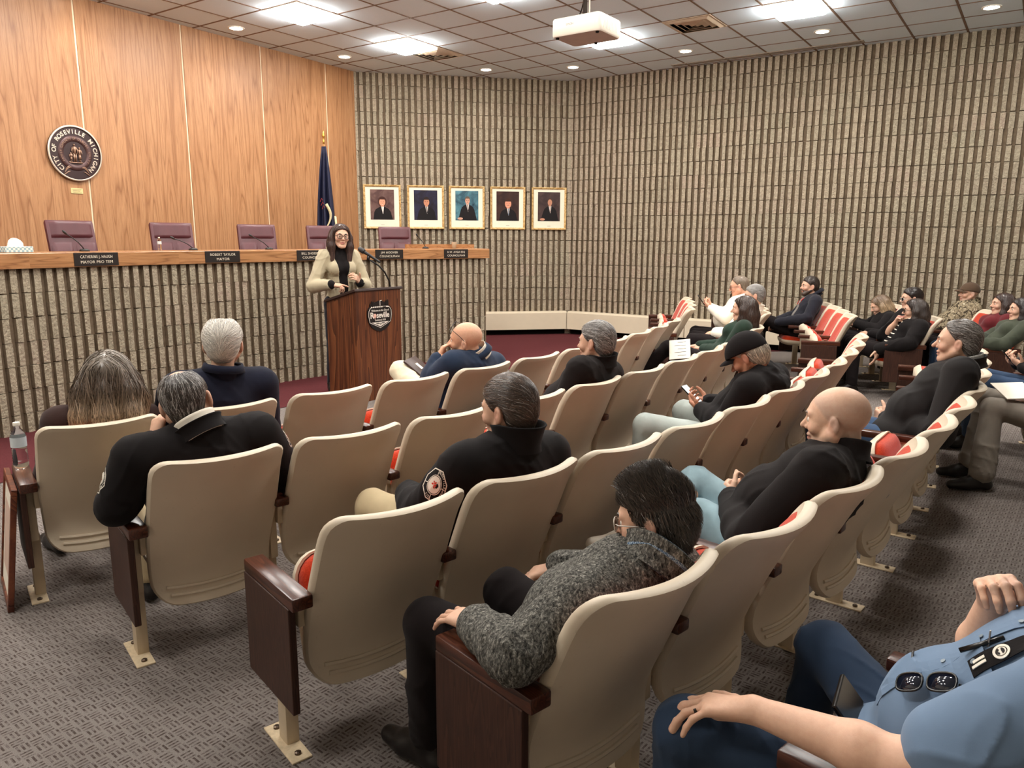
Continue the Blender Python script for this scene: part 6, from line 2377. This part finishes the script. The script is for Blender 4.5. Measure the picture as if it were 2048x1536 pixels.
def emblem_patch(J, C, origin, u, v, parent, s=1.0):
    """round fire-department style sleeve emblem: eight-sided border, white disc, red device, lettering"""
    o8 = [(.046 * s * math.cos(R_(22.5 + 45 * i)), .052 * s * math.sin(R_(22.5 + 45 * i))) for i in range(8)]
    mb = MB()
    for i in range(8):
        a, b = o8[i], o8[(i + 1) % 8]
        for t0, t1 in ((0, .5), (.5, 1)):
            q = [(a[0] + (b[0] - a[0]) * t, a[1] + (b[1] - a[1]) * t) for t in (t0, t1)]
            mb.add([(q[0][0], 0, q[0][1]), (q[1][0], 0, q[1][1]), (q[1][0] * .93, 0, q[1][1] * .93), (q[0][0] * .93, 0, q[0][1] * .93)], [(0, 1, 2, 3)])
    for a in (45, 135, 225, 315):
        c_, s_ = math.cos(R_(a)), math.sin(R_(a))
        mb.add([(c_ * r * s - s_ * w, 0, s_ * r * s + c_ * w) for r, w in ((.029, -.0012), (.045, -.0012), (.045, .0012), (.029, .0012))], [(0, 1, 2, 3)])
    disc(mb, 0, 0, .0245 * s); ring(mb, 0, 0, .0265 * s, .0285 * s)
    for txt, a0, da in (('ROSEVILLE', 36, -9), ('FIRE', 196, 9), ('DEPT', 288, 9)):
        for k, chh in enumerate(txt):
            a = R_(a0 + da * k)
            Mx = Matrix.Translation((math.cos(a) * .037 * s, 0, math.sin(a) * .038 * s)) @ Matrix.Rotation(-(a - PI / 2) + (0 if da < 0 else PI), 4, 'Y')
            text_into(mb, chh, .0105 * s, Mx, depth=.0002)
    drape(mb, C, origin, u, v, .0016)
    o = mb.obj('sleeve_emblem', M_thread, parent)
    m2 = MB()
    for a in (0, 60, 120, 180, 240, 300):
        c_, s_ = math.cos(R_(a + 8)), math.sin(R_(a + 8))
        m2.add([(c_ * r * s - s_ * w, -.0005, s_ * r * s + c_ * w) for r, w in ((.002, -.0015), (.009, -.003), (.0115, 0), (.009, .003), (.002, .0015))], [(0, 1, 2, 3, 4)])
    drape(m2, C, origin, u, v, .0022)
    m2.obj('red_device', M_redthread, o)
    return o
sd = lerp(J7.shL, (-.22, .44, .64), .55)
n7 = unit((-.62, -.58, .52)); v7 = unit(A3(.1, .45, .85) - n7 * (n7 @ A3(.1, .45, .85)))
emblem_patch(J7, J7.C['jacket'], sd, np.cross(v7, n7), v7, J7.top, 1.1)
sd = lerp(J2.shL, (-.33, .27, .66), .42)
emblem_patch(J2, J2.C['jacket'], sd, (-.25, -.9, .2), (.1, .15, .95), J2.top, 1.0)
sd = lerp(J2.shR, (.36, .32, .62), .28)
emblem_patch(J2, J2.C['jacket'], sd, (.15, .9, -.1), (-.4, .1, .9), J2.top, 1.0)

# markings of the white trainer
Cs, so, an_, tt, uu = J9.shoes[1]
side = unit(np.cross(uu, tt)); 
if side @ A3(-.7, -.7, 0) < 0:
    side = -side
us = np.cross(uu, side)
mb = MB()
arc = [(-.035 + .125 * s, -.062 + .030 * (1 - s) ** 1.5 + .020 * s ** 3, .0075 * math.sin(PI * (s * .82 + .06)) + .0008) for s in np.linspace(0, 1, 12)]
sg9 = 1 if us @ tt < 0 else -1
mb.grid([[Vector((sg9 * (.05 - x - .02), 0, z - w)) for x, z, w in arc], [Vector((sg9 * (.05 - x - .02), 0, z + w)) for x, z, w in arc]], flip=sg9 < 0)
drape(mb, Cs, an_, us, uu, .0022).obj('side_mark', plain('trainer_black_mark', (24, 20, 20), .6), so)
mb = MB()
for k in range(4):
    x = .03 + .028 * k
    mb.grid([[Vector((-sg9 * (x + .004 * j), 0, -.010 - .012 * k - .012 * j + dz)) for j in range(4)] for dz in (-.0016, .0016)], flip=sg9 < 0)
drape(mb, Cs, an_, us, uu, .0022).obj('lace', plain('trainer_lace', (120, 110, 100), .8), so)
# man in the light blue work shirt, nearest on the right
p, rz = seat_at(5, 0)
rtB, JB = person('man in light blue work shirt resting one hand on his knee', p, rz, (.13, .16, 1.03), yaw=-16, pitch=4, b=1.10, belly=.35, shw=.21, neck=(.05, .10, .885), pelvis=(0, .42, .45), hs=1.04, jowl=.006,
       L=dict(el=(-.275, .33, .66), wr=(-.315, .635, .645), d=(-.36, .90, -.20), pn=(0, -.16, -1), kw=dict(per=[(20, 22, 12), (16, 22, 12), (18, 24, 14), (22, 24, 14)], spread=16, s=1.10, thumb=(.62, .72, .12)), b=1.12),
       R=dict(el=(.275, .385, .645), wr=(.185, .345, .845), d=(-.62, -.15, .62), pn=(-.62, -.5, -.55), kw=dict(curls=(38, 58, 40), spread=4, s=1.08), b=1.1),
       legs=dict(L=dict(kn=(-.335, .79, .535), an=(-.30, .84, .10)), R=dict(kn=(.235, .735, .54), an=(.24, .80, .10))),
       top=dict(mat=M_blueshirt, name='work_shirt', off=.018, sleeve='short', hem=True, fold=.007, fsc=.9, h=.0055, collar=dict(height=.040, r=.086, flare=.018, gap=64, thick=.004, fold=True)),
       inner=dict(mat=M_blackcloth, name='undershirt', off=.006, sleeve=None, fold=0, h=.014, collar=dict(height=.035, r=.078, flare=.003, gap=10)),
       trousers=dict(mat=M_navy_trouser, h=.006, fold=.005), shoes=M_shoe, h=.0036, skin=srgb(224, 180, 152)[:3], stub=((.34, .24, .19), 'beard', .45),
       hair=dict(style='short', thick=.009, n=1200, flowname='short', steps=5, col=(.08, .055, .04)))
# ring on the fourth finger
wv, dv = A3(-.315, .635, .645), unit((-.36, .90, -.20))
pnv = unit(A3(0, -.16, -1) - dv * (dv @ A3(0, -.16, -1))); tv = np.cross(pnv, dv)
a_ = R_(16 * -.55); fd = dv * math.cos(a_) + tv * math.sin(a_)
kn = wv + dv * .092 * 1.1 + tv * -.0095 * 1.1
fd2 = unit(fd * math.cos(R_(18)) + pnv * math.sin(R_(18)))
c_ = kn + fd2 * .022
Mr = frame(c_, unit(np.cross(fd2, (0, 0, 1))), fd2)
o = MB().lathe([(.0112, -.0035), (.0118, -.0028), (.0118, .0028), (.0112, .0035)], 20).obj('finger_ring', plain('dark_ring', (38, 34, 30), .35, .5, .6), rtB, smooth=True)
o.matrix_local = Mr
# things on the shirt
CB = JB.C['work_shirt']
nb = unit(JB.Fw * .62 - JB.Rt * .50 + JB.U * .35)
vb = unit(JB.U - nb * (nb @ JB.U)); ub = np.cross(vb, nb)
chest = JB.pelvis + JB.U * (.53 * JB.L) + JB.Fw * .06 - JB.Rt * .085
mb = MB(); card(mb, -.058, .058, -.065, .055, nx=8, nz=8); mb = drape(mb, CB, chest, ub, vb, .003)
pk = mb.obj('shirt_pocket', M_blueshirt, JB.top)
mb = MB(); card(mb, -.060, .060, -.028, .012, y=-.001, nx=8, nz=3); drape(mb, CB, chest + vb * .055, ub, vb, .006).obj('pocket_flap', M_blueshirt, JB.top)
mb = MB(); disc(mb, 0, 0, .0055, d=.0012); drape(mb, CB, chest + vb * .04, ub, vb, .010).obj('button', plain('button_shell', (120, 132, 140), .3, .5), JB.top)
mb = MB()
for k in range(6):
    disc(mb, 0, 0, .0045, d=.001) if k == 0 else None
placket = JB.pelvis + JB.U * (.5 * JB.L) + JB.Fw * .05
mb = MB(); card(mb, -.016, .016, -.20, .17, nx=2, nz=16); drape(mb, CB, placket, ub, vb, .003).obj('placket', M_blueshirt, JB.top)
for dz in (-.12, -.03, .06, .14):
    mb = MB(); disc(mb, 0, 0, .0050, d=.0012); drape(mb, CB, placket + vb * dz, ub, vb, .006).obj('button', plain('button_shell', (120, 132, 140), .3, .5), JB.top)
# round white badge on a dark strap
t = thing('badge_strap', 'dark badge strap with round white emblem clipped to the blue shirt', 'badge', M=rtB.matrix_basis.copy())
bc = chest + vb * .085 + ub * .012
mb = MB(); card(mb, -.020, .020, -.055, .075, nx=4, nz=10); drape(mb, CB, bc, ub, vb, .010).obj('strap', M_blackcloth, t)
mb = MB(); ring(mb, 0, 0, .0115, .0165); disc(mb, 0, 0, .0095, y=-.0004)
for k, ch in enumerate('WORKS'):
    pass
o1 = drape(mb, CB, bc + vb * .012, ub, vb, .0125).obj('emblem', M_paper, t)
mb = MB(); ring(mb, 0, 0, .0010, .0065, a0=10, a1=170); ring(mb, 0, -.002, .004, .0075, a0=200, a1=340); drape(mb, CB, bc + vb * .012, ub, vb, .0145).obj('device', M_ink, o1)
mb = MB(); card(mb, -.009, -.003, -.045, -.02); card(mb, .001, .007, -.05, -.02); drape(mb, CB, bc, ub, vb, .0125).obj('lettering', M_paper, t)
# pen in the pocket
t = thing('pen', 'black pen clipped into the pocket of the blue shirt', 'pen', M=rtB.matrix_basis.copy())
q = surf(CB, chest + vb * .055 + ub * -.030, ub, vb, .012)
MB().tube([Vector(q - vb * .03), Vector(q + vb * .055)], .0052, 10).obj('barrel', M_blackgloss, t, smooth=True)
MB().rbox(-.002, .002, -.0015, .0015, -.018, .018, .0008, M=Matrix.Translation(q + vb * .03 + nb * .008)).obj('clip', plain('pen_clip', (170, 160, 150), .3, .5, .8), t)
# sunglasses hanging from the pocket
t = thing('sunglasses', 'black wraparound sunglasses hooked on the chest of the blue shirt', 'sunglasses', M=rtB.matrix_basis.copy())
M_sunlens = plain('dark_mirror_lens', (16, 20, 34), .05, .8)
sc_ = surf(CB, chest - vb * .060 + ub * .0, ub, vb, .020)
axis = unit(vb * .80 + ub * .35 + nb * .1)
ns = unit(nb + A3(-.35, -.15, .45)); ns = unit(ns - axis * (ns @ axis))
side = unit(np.cross(ns, axis))
for sgn in (-1, 1):
    c0 = sc_ + axis * (.034 * sgn)
    pts = []
    for i in range(18):
        a = 2 * PI * i / 18
        x = .029 * math.copysign(abs(math.cos(a)) ** .7, math.cos(a)); z = .021 * math.copysign(abs(math.sin(a)) ** .7, math.sin(a))
        pts.append(Vector(c0 + axis * x + side * z + ns * (.010 - 8 * (x * .5 + sgn * .012) ** 2 * .6)))
    fr = MB().tube(pts + [pts[0]], .0026, 6, caps=False).obj('rim', M_blackgloss, t, smooth=True)
    cc = sum(pts, Vector()) / 18 + Vector(ns) * .004
    mb = MB().add(pts + [cc] + [p_ - Vector(ns) * .002 for p_ in pts], [(i, (i + 1) % 18, 18) for i in range(18)] + [((i + 1) % 18, i, 19 + i, 19 + (i + 1) % 18) for i in range(18)])
    mb.obj('dark_lens', M_sunlens, t, smooth=True)
    e = c0 + axis * .03 * sgn
    MB().tube([Vector(e), Vector(e - ns * .02 + axis * .006 * sgn), Vector(e - ns * .032 + side * .05), Vector(e - ns * .03 + side * .10)], .0026, 6).obj('temple', M_blackgloss, t, smooth=True)
# black phone case on the belt
t = thing('belt_phone_case', 'flat black phone case at the belt of the man in blue shirt', 'phone case', M=rtB.matrix_basis @ Matrix.Translation((-.05, .545, .585)) @ Matrix.Rotation(R_(18), 4, 'Z') @ Matrix.Rotation(R_(-40), 4, 'X'))
MB().rbox(-.075, .075, -.006, .006, -.04, .04, .004).obj('case', M_blackgloss, t)
MB().rbox(-.020, .020, .006, .012, -.03, .03, .002).obj('clip', M_blackgloss, t)

# people at the right edge, mostly outside the picture
p, rz = seat_at(5, 8)
person('person in grey trousers and dark shoes with papers on the lap', p, rz, (.05, .24, 1.10), b=1.1, belly=.4, legs=dict(L=dict(kn=(-.14, .82, .55), an=(-.26, .84, .10), toe=(-.45, 1, 0)), R=dict(kn=(.20, .84, .555), an=(.02, .90, .10), toe=(-.3, 1, 0))),
       top=dict(mat=M_dkgrey, h=.012, collar=dict(height=.04, r=.08)), trousers=dict(mat=M_greytrouser, h=.009, fold=.005, hemr=.075), shoes=M_shoe, h=.009, hair=dict(style='short', n=500, col=(.10, .09, .08)))
t = thing('paper_sheets', 'white sheets lying on the lap of the grey-trousered person', 'paper', M=Matrix.Translation(p) @ Matrix.Rotation(rz, 4, 'Z') @ Matrix.Translation((-.02, .70, .655)) @ Matrix.Rotation(R_(-12), 4, 'Y') @ Matrix.Rotation(R_(20), 4, 'Z'))
MB().box(-.14, .14, -.10, .10, 0, .006).obj('sheets', M_paper, t)
p, rz = seat_at(5, 10)
person('person in blue jeans holding a black phone at the right edge', p, rz, (.05, .24, 1.10), pitch=18, b=1.05, L=dict(el=(-.26, .34, .66), wr=(-.06, .56, .68), d=(.3, .8, .5), pn=(.5, -.3, .8), kw=dict(curls=(40, 50, 25))),
       R=dict(el=(.28, .36, .66), wr=(.10, .58, .68), d=(-.4, .8, .4), pn=(-.5, -.3, .8), kw=dict(curls=(40, 50, 25))),
       legs=dict(L=dict(kn=(-.16, .84, .56), an=(-.16, .88, .10)), R=dict(kn=(.18, .84, .56), an=(.2, .86, .10))),
       top=dict(mat=M_dkgrey, h=.013, collar=dict(height=.04, r=.08)), trousers=dict(mat=M_jeans_blue, h=.010, fold=.005), shoes=M_shoe, h=.009, hair=dict(style='short', n=500, col=(.06, .045, .035)))
def phone(label, base, rz, at, rot, lit=False):
    t = thing('phone', label, 'phone', M=Matrix.Translation(base) @ Matrix.Rotation(rz, 4, 'Z') @ Matrix.Translation(at) @ rot)
    MB().rbox(-.036, .036, -.0045, .0045, -.074, .074, .004).obj('case', M_phone, t, angle=40)
    MB().box(-.033, .033, -.0052, -.0044, -.070, .070).obj('screen', M_screen if lit else M_phone, t)
    return t
RX = lambda a: Matrix.Rotation(R_(a), 4, 'X')
RZ = lambda a: Matrix.Rotation(R_(a), 4, 'Z')
phone('black phone held by the person in blue jeans at right edge', p, rz, (.0, .66, .735), RX(-40))

# green sweater woman at the end of the second row
p, rz = seat_at(2, 10)
person('woman in dark green sweater with straight dark hair and papers', p, rz, (.05, .20, 1.005), yaw=4, pitch=0, b=.95, fem=True, bust=True, neck=(.06, .14, .885), pelvis=(.04, .42, .48), nose=1.6,
       L=dict(el=(-.14, .30, .62), wr=(.10, .56, .60), d=(.4, .9, -.1), pn=(0, -.1, -1), kw=dict(curls=(15, 20, 12))), R=dict(el=(.32, .36, .62), wr=(.2, .62, .61), d=(-.3, .9, -.1), pn=(0, -.1, -1), kw=dict(curls=(15, 20, 12))),
       legs=dict(L=dict(kn=(.05, .90, .60), an=(-.10, 1.22, .26), toe=(-.1, .9, .35)), R=dict(kn=(.22, .84, .55), an=(.2, .92, .10))),
       top=dict(mat=M_greenknit, name='sweater', h=.011, fold=.004), trousers=M_black_trouser, shoes=dict(mat=M_shoe, free=True), h=.0065,
       hair=dict(style='long', thick=.010, length=.20, vol=1.0, line='long', n=1600, flowname='long', steps=9, step=.022, width=.0015, lift=.003, col=(.050, .030, .022), h=.006))
t = thing('paper_sheets', 'white printed sheets on the lap of the woman in green', 'paper', M=Matrix.Translation(p) @ Matrix.Rotation(rz, 4, 'Z') @ Matrix.Translation((-.06, .76, .60)) @ Matrix.Rotation(R_(-38), 4, 'Y') @ RZ(12))
MB().box(-.13, .13, -.10, .10, 0, .005).obj('sheets', M_paper, t)
for k in range(5):
    MB().box(-.09 + .045 * k, -.085 + .045 * k, -.06, .02 + .03 * (k % 2), .005, .0056).obj('printing', M_ink, t)

# far side block
p, rz = seat_at(2, 1, True)
rt, J = person('heavy man in white shirt and glasses looking at his phone', p, rz, (.0, .36, 1.10), yaw=-6, pitch=10, b=1.25, belly=1.0, shw=.21, jowl=.010, neck=(.0, .26, .985), pelvis=(0, .44, .50),
       L=dict(el=(-.30, .50, .74), wr=(-.10, .66, .84), d=(.4, .6, .4), pn=(.6, -.2, .7), kw=dict(curls=(45, 50, 30))), R=dict(el=(.30, .50, .74), wr=(.12, .68, .84), d=(-.5, .6, .4), pn=(-.6, -.2, .7), kw=dict(curls=(45, 50, 30))),
       top=dict(mat=M_whiteshirt, name='shirt', h=.011, fold=.004, collar=dict(height=.04, r=.082, gap=60)), trousers=M_black_trouser, shoes=M_shoe, h=.0065, skin=srgb(220, 166, 138)[:3],
       glasses=dict(mat=plain('red_brown_frames', (70, 26, 20), .3, .5), t=.0024), hair=dict(style='short', line='receding', thick=.006, n=800, flowname='short', col=(.24, .18, .13), colvar=.25))
phone('black phone held up by the heavy man in white', p, rz, (.0, .79, .93), RX(-35))
p, rz = seat_at(2, 0, True)
person('grey-haired man in white shirt behind the green sweater woman', p, rz, (.0, .20, 1.03), yaw=4, pitch=4, b=1.05, top=dict(mat=M_whiteshirt, name='shirt', h=.013, collar=dict(height=.04, r=.08)), trousers=M_black_trouser, shoes=M_shoe, h=.0075,
       glasses=dict(), hair=dict(style='short', thick=.012, n=900, flowname='back', col=(.30, .28, .26), colvar=.3))
p, rz = seat_at(3, 3, True)
rt, J = person('bearded man in dark jacket with red lanyard', p, rz, (.0, .30, 1.06), yaw=10, pitch=-2, b=1.08, shw=.20, neck=(.0, .22, .94), L=dict(el=(-.32, .36, .68), wr=(-.12, .68, .60), d=(.5, .7, -.4), pn=(0, -.2, -1)), R=dict(el=(.30, .40, .66), wr=(.10, .66, .60)),
       legs=dict(L=dict(kn=(-.02, .92, .66), an=(-.34, .94, .52), toe=(-1, .2, 0)), R=dict(kn=(.2, .84, .54))),
       top=dict(mat=cloth('dark_navy_jacket', (30, 30, 38)), h=.010, fold=.004, collar=dict(height=.045, r=.08, flare=.02, gap=80, fold=True), cut=lambda J: (lambda P, d: Blob.blend(d, np.maximum(np.abs(P[..., 0] - F32(J.neck[0])) - F32(.045), -(P[..., 1] - F32(J.neck[1]) - F32(.02))).astype(F32), .006, -1))),
       inner=dict(mat=cloth('grey_shirt', (120, 114, 108)), off=.012, sleeve=None, h=.012, fold=.002, collar=dict(height=.04, r=.075)), trousers=M_black_trouser, shoes=dict(mat=M_shoe, free=True), h=.0065,
       beard=dict(col=(.07, .048, .036), t=.005), hair=dict(style='short', thick=.011, top=.004, n=900, flowname='back', col=(.045, .032, .026)))
CI = J.C['shirt']
mb = MB()
for sx in (-1, 1):
    P = [Vector((sx * .075 * (1 - k / 9), 0, .06 - .24 * k / 9)) for k in range(10)]
    mb.grid([[q - Vector((.008, 0, 0)) for q in P], [q + Vector((.008, 0, 0)) for q in P]])
t = thing('lanyard', 'red lanyard with pale badge round the bearded man\'s neck', 'lanyard', M=rt.matrix_basis.copy())
drape(mb, J.C['jacket'], J.pelvis + J.U * (.72 * J.L), -J.Rt, J.U, .006).obj('ribbon', plain('red_ribbon', (176, 46, 40), .7, .2), t)
mb = MB(); card(mb, -.028, .028, -.26, -.18); drape(mb, J.C['jacket'], J.pelvis + J.U * (.72 * J.L), -J.Rt, J.U, .008).obj('badge', M_paper, t)
p, rz = seat_at(4, 0, True)
rt, J = person('woman with glasses in black hoodie, chin resting on her fist', p, rz, (.0, .27, .915), yaw=-4, pitch=2, b=1.12, fem=True, bust=True, neck=(.0, .20, .80), pelvis=(0, .44, .46), hs=1.02,
       L=dict(el=(-.30, .34, .60), wr=(-.25, .62, .52), d=(.05, .2, -1), pn=(.4, .8, .1), kw=dict(curls=(12, 15, 10))), R=dict(el=(.16, .52, .62), wr=(.05, .44, .76), d=(-.35, -.25, .85), pn=(-.3, -.9, -.3), kw=dict(curls=(75, 85, 50))),
       top=dict(mat=M_blackcloth, name='hoodie', off=.024, h=.010, fold=.005, add=[hood], cut=lambda J: (lambda P, d: Blob.blend(d, np.maximum(np.abs(P[..., 0] - F32(J.neck[0])) - F32(.085), -(P[..., 1] - F32(J.neck[1]) - F32(.03))).astype(F32), .006, -1))),
       inner=dict(mat=M_stripes, name='striped_top', off=.014, sleeve=None, h=.010, fold=.001), trousers=M_black_trouser, shoes=M_shoe, h=.0065, glasses=dict(t=.0022),
       hair=dict(style='long', thick=.010, length=.22, vol=1.08, line='long', n=1500, flowname='long', steps=9, step=.022, width=.0015, lift=.003, col=(.040, .026, .020), h=.006))
p, rz = seat_at(4, 1, True)
person('woman with dark pulled-back hair and glasses, half hidden behind another', p, rz, (.02, .20, 1.0), yaw=6, pitch=2, b=.95, fem=True, top=dict(mat=M_blackcloth, h=.013), trousers=M_black_trouser, shoes=M_shoe, h=.0075, glasses=dict(t=.002, mat=plain('pale_frames', (190, 180, 170), .3)),
       hair=dict(style='short', thick=.014, n=900, flowname='back', col=(.026, .017, .014), colvar=.2))
p, rz = seat_at(4, 2, True)
def blonde(P):
    z = P[:, 2]; t = np.clip((.10 - z) / .12, 0, 1)[:, None]
    return np.array([.17, .11, .07]) * (1 - t) + np.array([.42, .29, .17]) * t
person('blonde woman in dark jacket writing in a notebook', p, rz, (.01, .40, .875), yaw=4, pitch=22, b=.95, fem=True, neck=(.0, .30, .79), pelvis=(0, .44, .46),
       L=dict(el=(-.26, .46, .60), wr=(-.06, .66, .66), d=(.3, .8, 0), pn=(.4, 0, -.9), kw=dict(curls=(45, 50, 30))), R=dict(el=(.27, .48, .60), wr=(.08, .66, .68), d=(-.4, .7, -.1), pn=(-.3, -.2, -.9), kw=dict(curls=(50, 55, 30))),
       top=dict(mat=M_blackcloth, h=.011, fold=.004, collar=dict(height=.03, r=.078)), trousers=M_black_trouser, shoes=M_shoe, h=.0065,
       hair=dict(style='long', thick=.010, length=.24, vol=1.05, line='long', n=1500, flowname='long', steps=9, step=.022, width=.0015, lift=.003, colf=blonde, col=(.3, .2, .12), colvar=.3, h=.006))
t = thing('notebook', 'open white notebook on the knees of the blonde woman', 'notebook', M=Matrix.Translation(p) @ Matrix.Rotation(rz, 4, 'Z') @ Matrix.Translation((-.02, .80, .63)) @ RX(14))
MB().rbox(-.11, -.002, -.075, .075, -.003, .003, .001, M=Matrix.Rotation(R_(7), 4, 'Y')).obj('page', M_paper, t)
MB().rbox(.002, .11, -.075, .075, -.003, .003, .001, M=Matrix.Rotation(R_(-7), 4, 'Y')).obj('page', M_paper, t)
t = thing('pen', 'white pen in the blonde woman\'s writing hand', 'pen', M=Matrix.Translation(p) @ Matrix.Rotation(rz, 4, 'Z'))
MB().tube([Vector((.00, .745, .652)), Vector((.002, .741, .662)), Vector((.05, .69, .755))], [.001, .0042, .0042], 8).obj('barrel', M_paper, t, smooth=True)
p, rz = seat_at(5, 3, True)
rt, J = person('man in brown cap and camouflage jacket', p, rz, (.0, .13, 1.01), yaw=4, pitch=-2, b=1.12, belly=.3, neck=(.0, .08, .89), shw=.21, pelvis=(0, .40, .48), top=dict(mat=M_camo, h=.011, fold=.005, collar=dict(height=.05, r=.08, gap=60)), trousers=M_black_trouser, shoes=M_shoe, h=.0065,
       stub=((.42, .30, .24), 'scalp beard', .5), hair=None, brow=(.2, .14, .1))
tag(add_cap(rt, J.H, 1.0, M_capbrown, th=.013))
p, rz = seat_at(5, 1, True)
person('woman with long dark hair in dark red top', p, rz, (.0, .15, .965), yaw=4, pitch=-3, b=.95, fem=True, bust=True, neck=(.0, .09, .85), pelvis=(0, .40, .46), top=dict(mat=M_maroonknit, name='knit_top', h=.011, fold=.003), trousers=M_black_trouser, shoes=M_shoe, h=.0065,
       hair=dict(style='long', thick=.011, length=.27, vol=1.02, line='long', n=1500, flowname='long', steps=10, step=.024, width=.0015, lift=.003, col=(.048, .026, .020), h=.006))
p, rz = seat_at(5, 0, True)
person('woman in dark green top at the right edge of the picture', p, rz, (-.02, .15, .955), yaw=4, pitch=-2, b=1.0, fem=True, bust=True, neck=(-.02, .09, .84), pelvis=(0, .40, .46), L=dict(el=(-.30, .34, .62), wr=(-.24, .62, .63), d=(.2, 1, -.1), pn=(0, 0, -1)), R=dict(el=(.27, .34, .62), wr=(.0, .56, .62)),
       top=dict(mat=M_sage, name='sweater', h=.011, fold=.004), trousers=M_jeans_blue, shoes=M_shoe, h=.0065,
       hair=dict(style='long', thick=.011, length=.20, vol=1.0, line='long', n=1300, flowname='long', steps=9, step=.022, width=.0015, lift=.003, col=(.030, .020, .018), h=.006))
# held by the two men of the main block
p, rz = seat_at(3, 5)
phone('phone with pale lit screen held by the man in black cap', p, rz, (.125, .70, .70), RX(-50), True)
p, rz = seat_at(1, 4)
t = thing('tablet_case', 'dark brown tablet case leaning on the bald man\'s cream trousers', 'tablet', M=Matrix.Translation(p) @ Matrix.Rotation(rz, 4, 'Z') @ Matrix.Translation((.10, .83, .74)) @ RZ(30) @ RX(-52))
MB().rbox(-.125, .125, -.008, .008, -.09, .09, .006).obj('case', plain('brown_leather_case', (60, 40, 34), .4, .4), t, angle=40)
MB().rbox(-.022, .022, -.0095, -.007, -.03, .03, .001).obj('white_emblem', M_paper, t)

# ------------------------------------------------------------------ the speaker
fwS = Vector((.55, -.835, 0)).normalized()
bS = Vector((-1.855, 8.17, 0)); rS = math.atan2(fwS.y, fwS.x) - PI / 2
def opening(J):
    def f(P, d):
        x = np.abs(P[..., 0] - F32(.0) + .03 * (1.25 - P[..., 2]))
        w = np.interp(P[..., 2], [.85, 1.0, 1.25, 1.45, 1.6], [.045, .045, .048, .075, .10]).astype(F32)
        return Blob.blend(d, np.maximum(x - w, -(P[..., 1] - F32(.02))).astype(F32), .006, -1)
    return f
rtS, JS = person('speaker standing at the podium, brown hair, glasses and tan jacket', bS, rS, (-.005, .06, 1.66), yaw=-6, pitch=-1, roll=-3, pelvis=(0, .0, .98), neck=(0, .0, 1.515), b=.88, fem=True, bust=True, shw=.168, hs=1.04, nose=1.3,
       R=dict(b=.88, el=(.315, .05, 1.15), wr=(.20, .27, 1.175), d=(-.92, .35, -.12), pn=(.0, -.35, -.9), kw=dict(per=[(8, 8, 5), (38, 45, 30), (45, 55, 35), (50, 55, 35)], spread=4)),
       L=dict(b=.88, el=(-.275, .05, 1.14), wr=(-.125, .26, 1.185), d=(.55, .35, .55), pn=(.55, -.75, -.2), kw=dict(curls=(38, 52, 35), thumb=(.7, .2, -.5), spread=6)),
       legs=dict(L=dict(kn=(-.10, .03, .52), an=(-.11, .0, .09)), R=dict(kn=(.11, .03, .52), an=(.13, -.02, .09))),
       top=dict(mat=M_tan, name='wool_jacket', off=.019, h=.007, fold=.005, hem=True, cuffback=.10, cut=opening, collar=dict(height=.030, r=.084, flare=.030, gap=110, thick=.005, fold=True)),
       inner=dict(mat=M_blackcloth, name='turtleneck', off=.012, h=.009, fold=.002, cuffback=.01, collar=dict(height=.075, r=.062, flare=.0, gap=4)),
       trousers=dict(mat=cloth('dark_navy_denim', (28, 26, 32)), hemr=.045), shoes=M_shoe, h=.005, glasses=dict(t=.0026, w=.027, hh=.021), lip=(.42, .10, .10),
       hair=dict(style='long', thick=.012, length=.25, vol=1.06, line='long', n=2600, flowname='long', steps=10, step=.024, width=.0015, lift=.004, col=(.060, .030, .022), colvar=.35, h=.006))
CJ = JS.C['wool_jacket']
for sx in (-1, 1):
    o0 = A3(sx * .108, 0, 1.30)
    mb = MB(); card(mb, -.056, .056, -.11, 0, nx=6, nz=6); drape(mb, CJ, o0 + (0, .05, 0), (-1, 0, 0), (0, 0, 1), .006, .3).obj('chest_pocket', M_tan, JS.top)
    mb = MB()
    P = [[Vector((-.060 + .12 * i / 8, -.001, .008 - (.034 + .012 * (1 - abs(i - 4) / 4)) * j / 3)) for i in range(9)] for j in range(3, -1, -1)]
    mb.grid(P); mb.grid([P[0], [q + Vector((0, .005, 0)) for q in P[0]]], flip=True)
    drape(mb, CJ, o0 + (0, .05, 0), (-1, 0, 0), (0, 0, 1), .013, .3).obj('pocket_flap', M_tan, JS.top)
for dz in (1.24, 1.12, 1.02):
    mb = MB(); disc(mb, 0, 0, .006, d=.0015); drape(mb, CJ, (.085, .05, dz), (-1, 0, 0), (0, 0, 1), .004, .3).obj('button', plain('horn_button', (90, 72, 54), .4), JS.top)
bpy.context.view_layer.update()
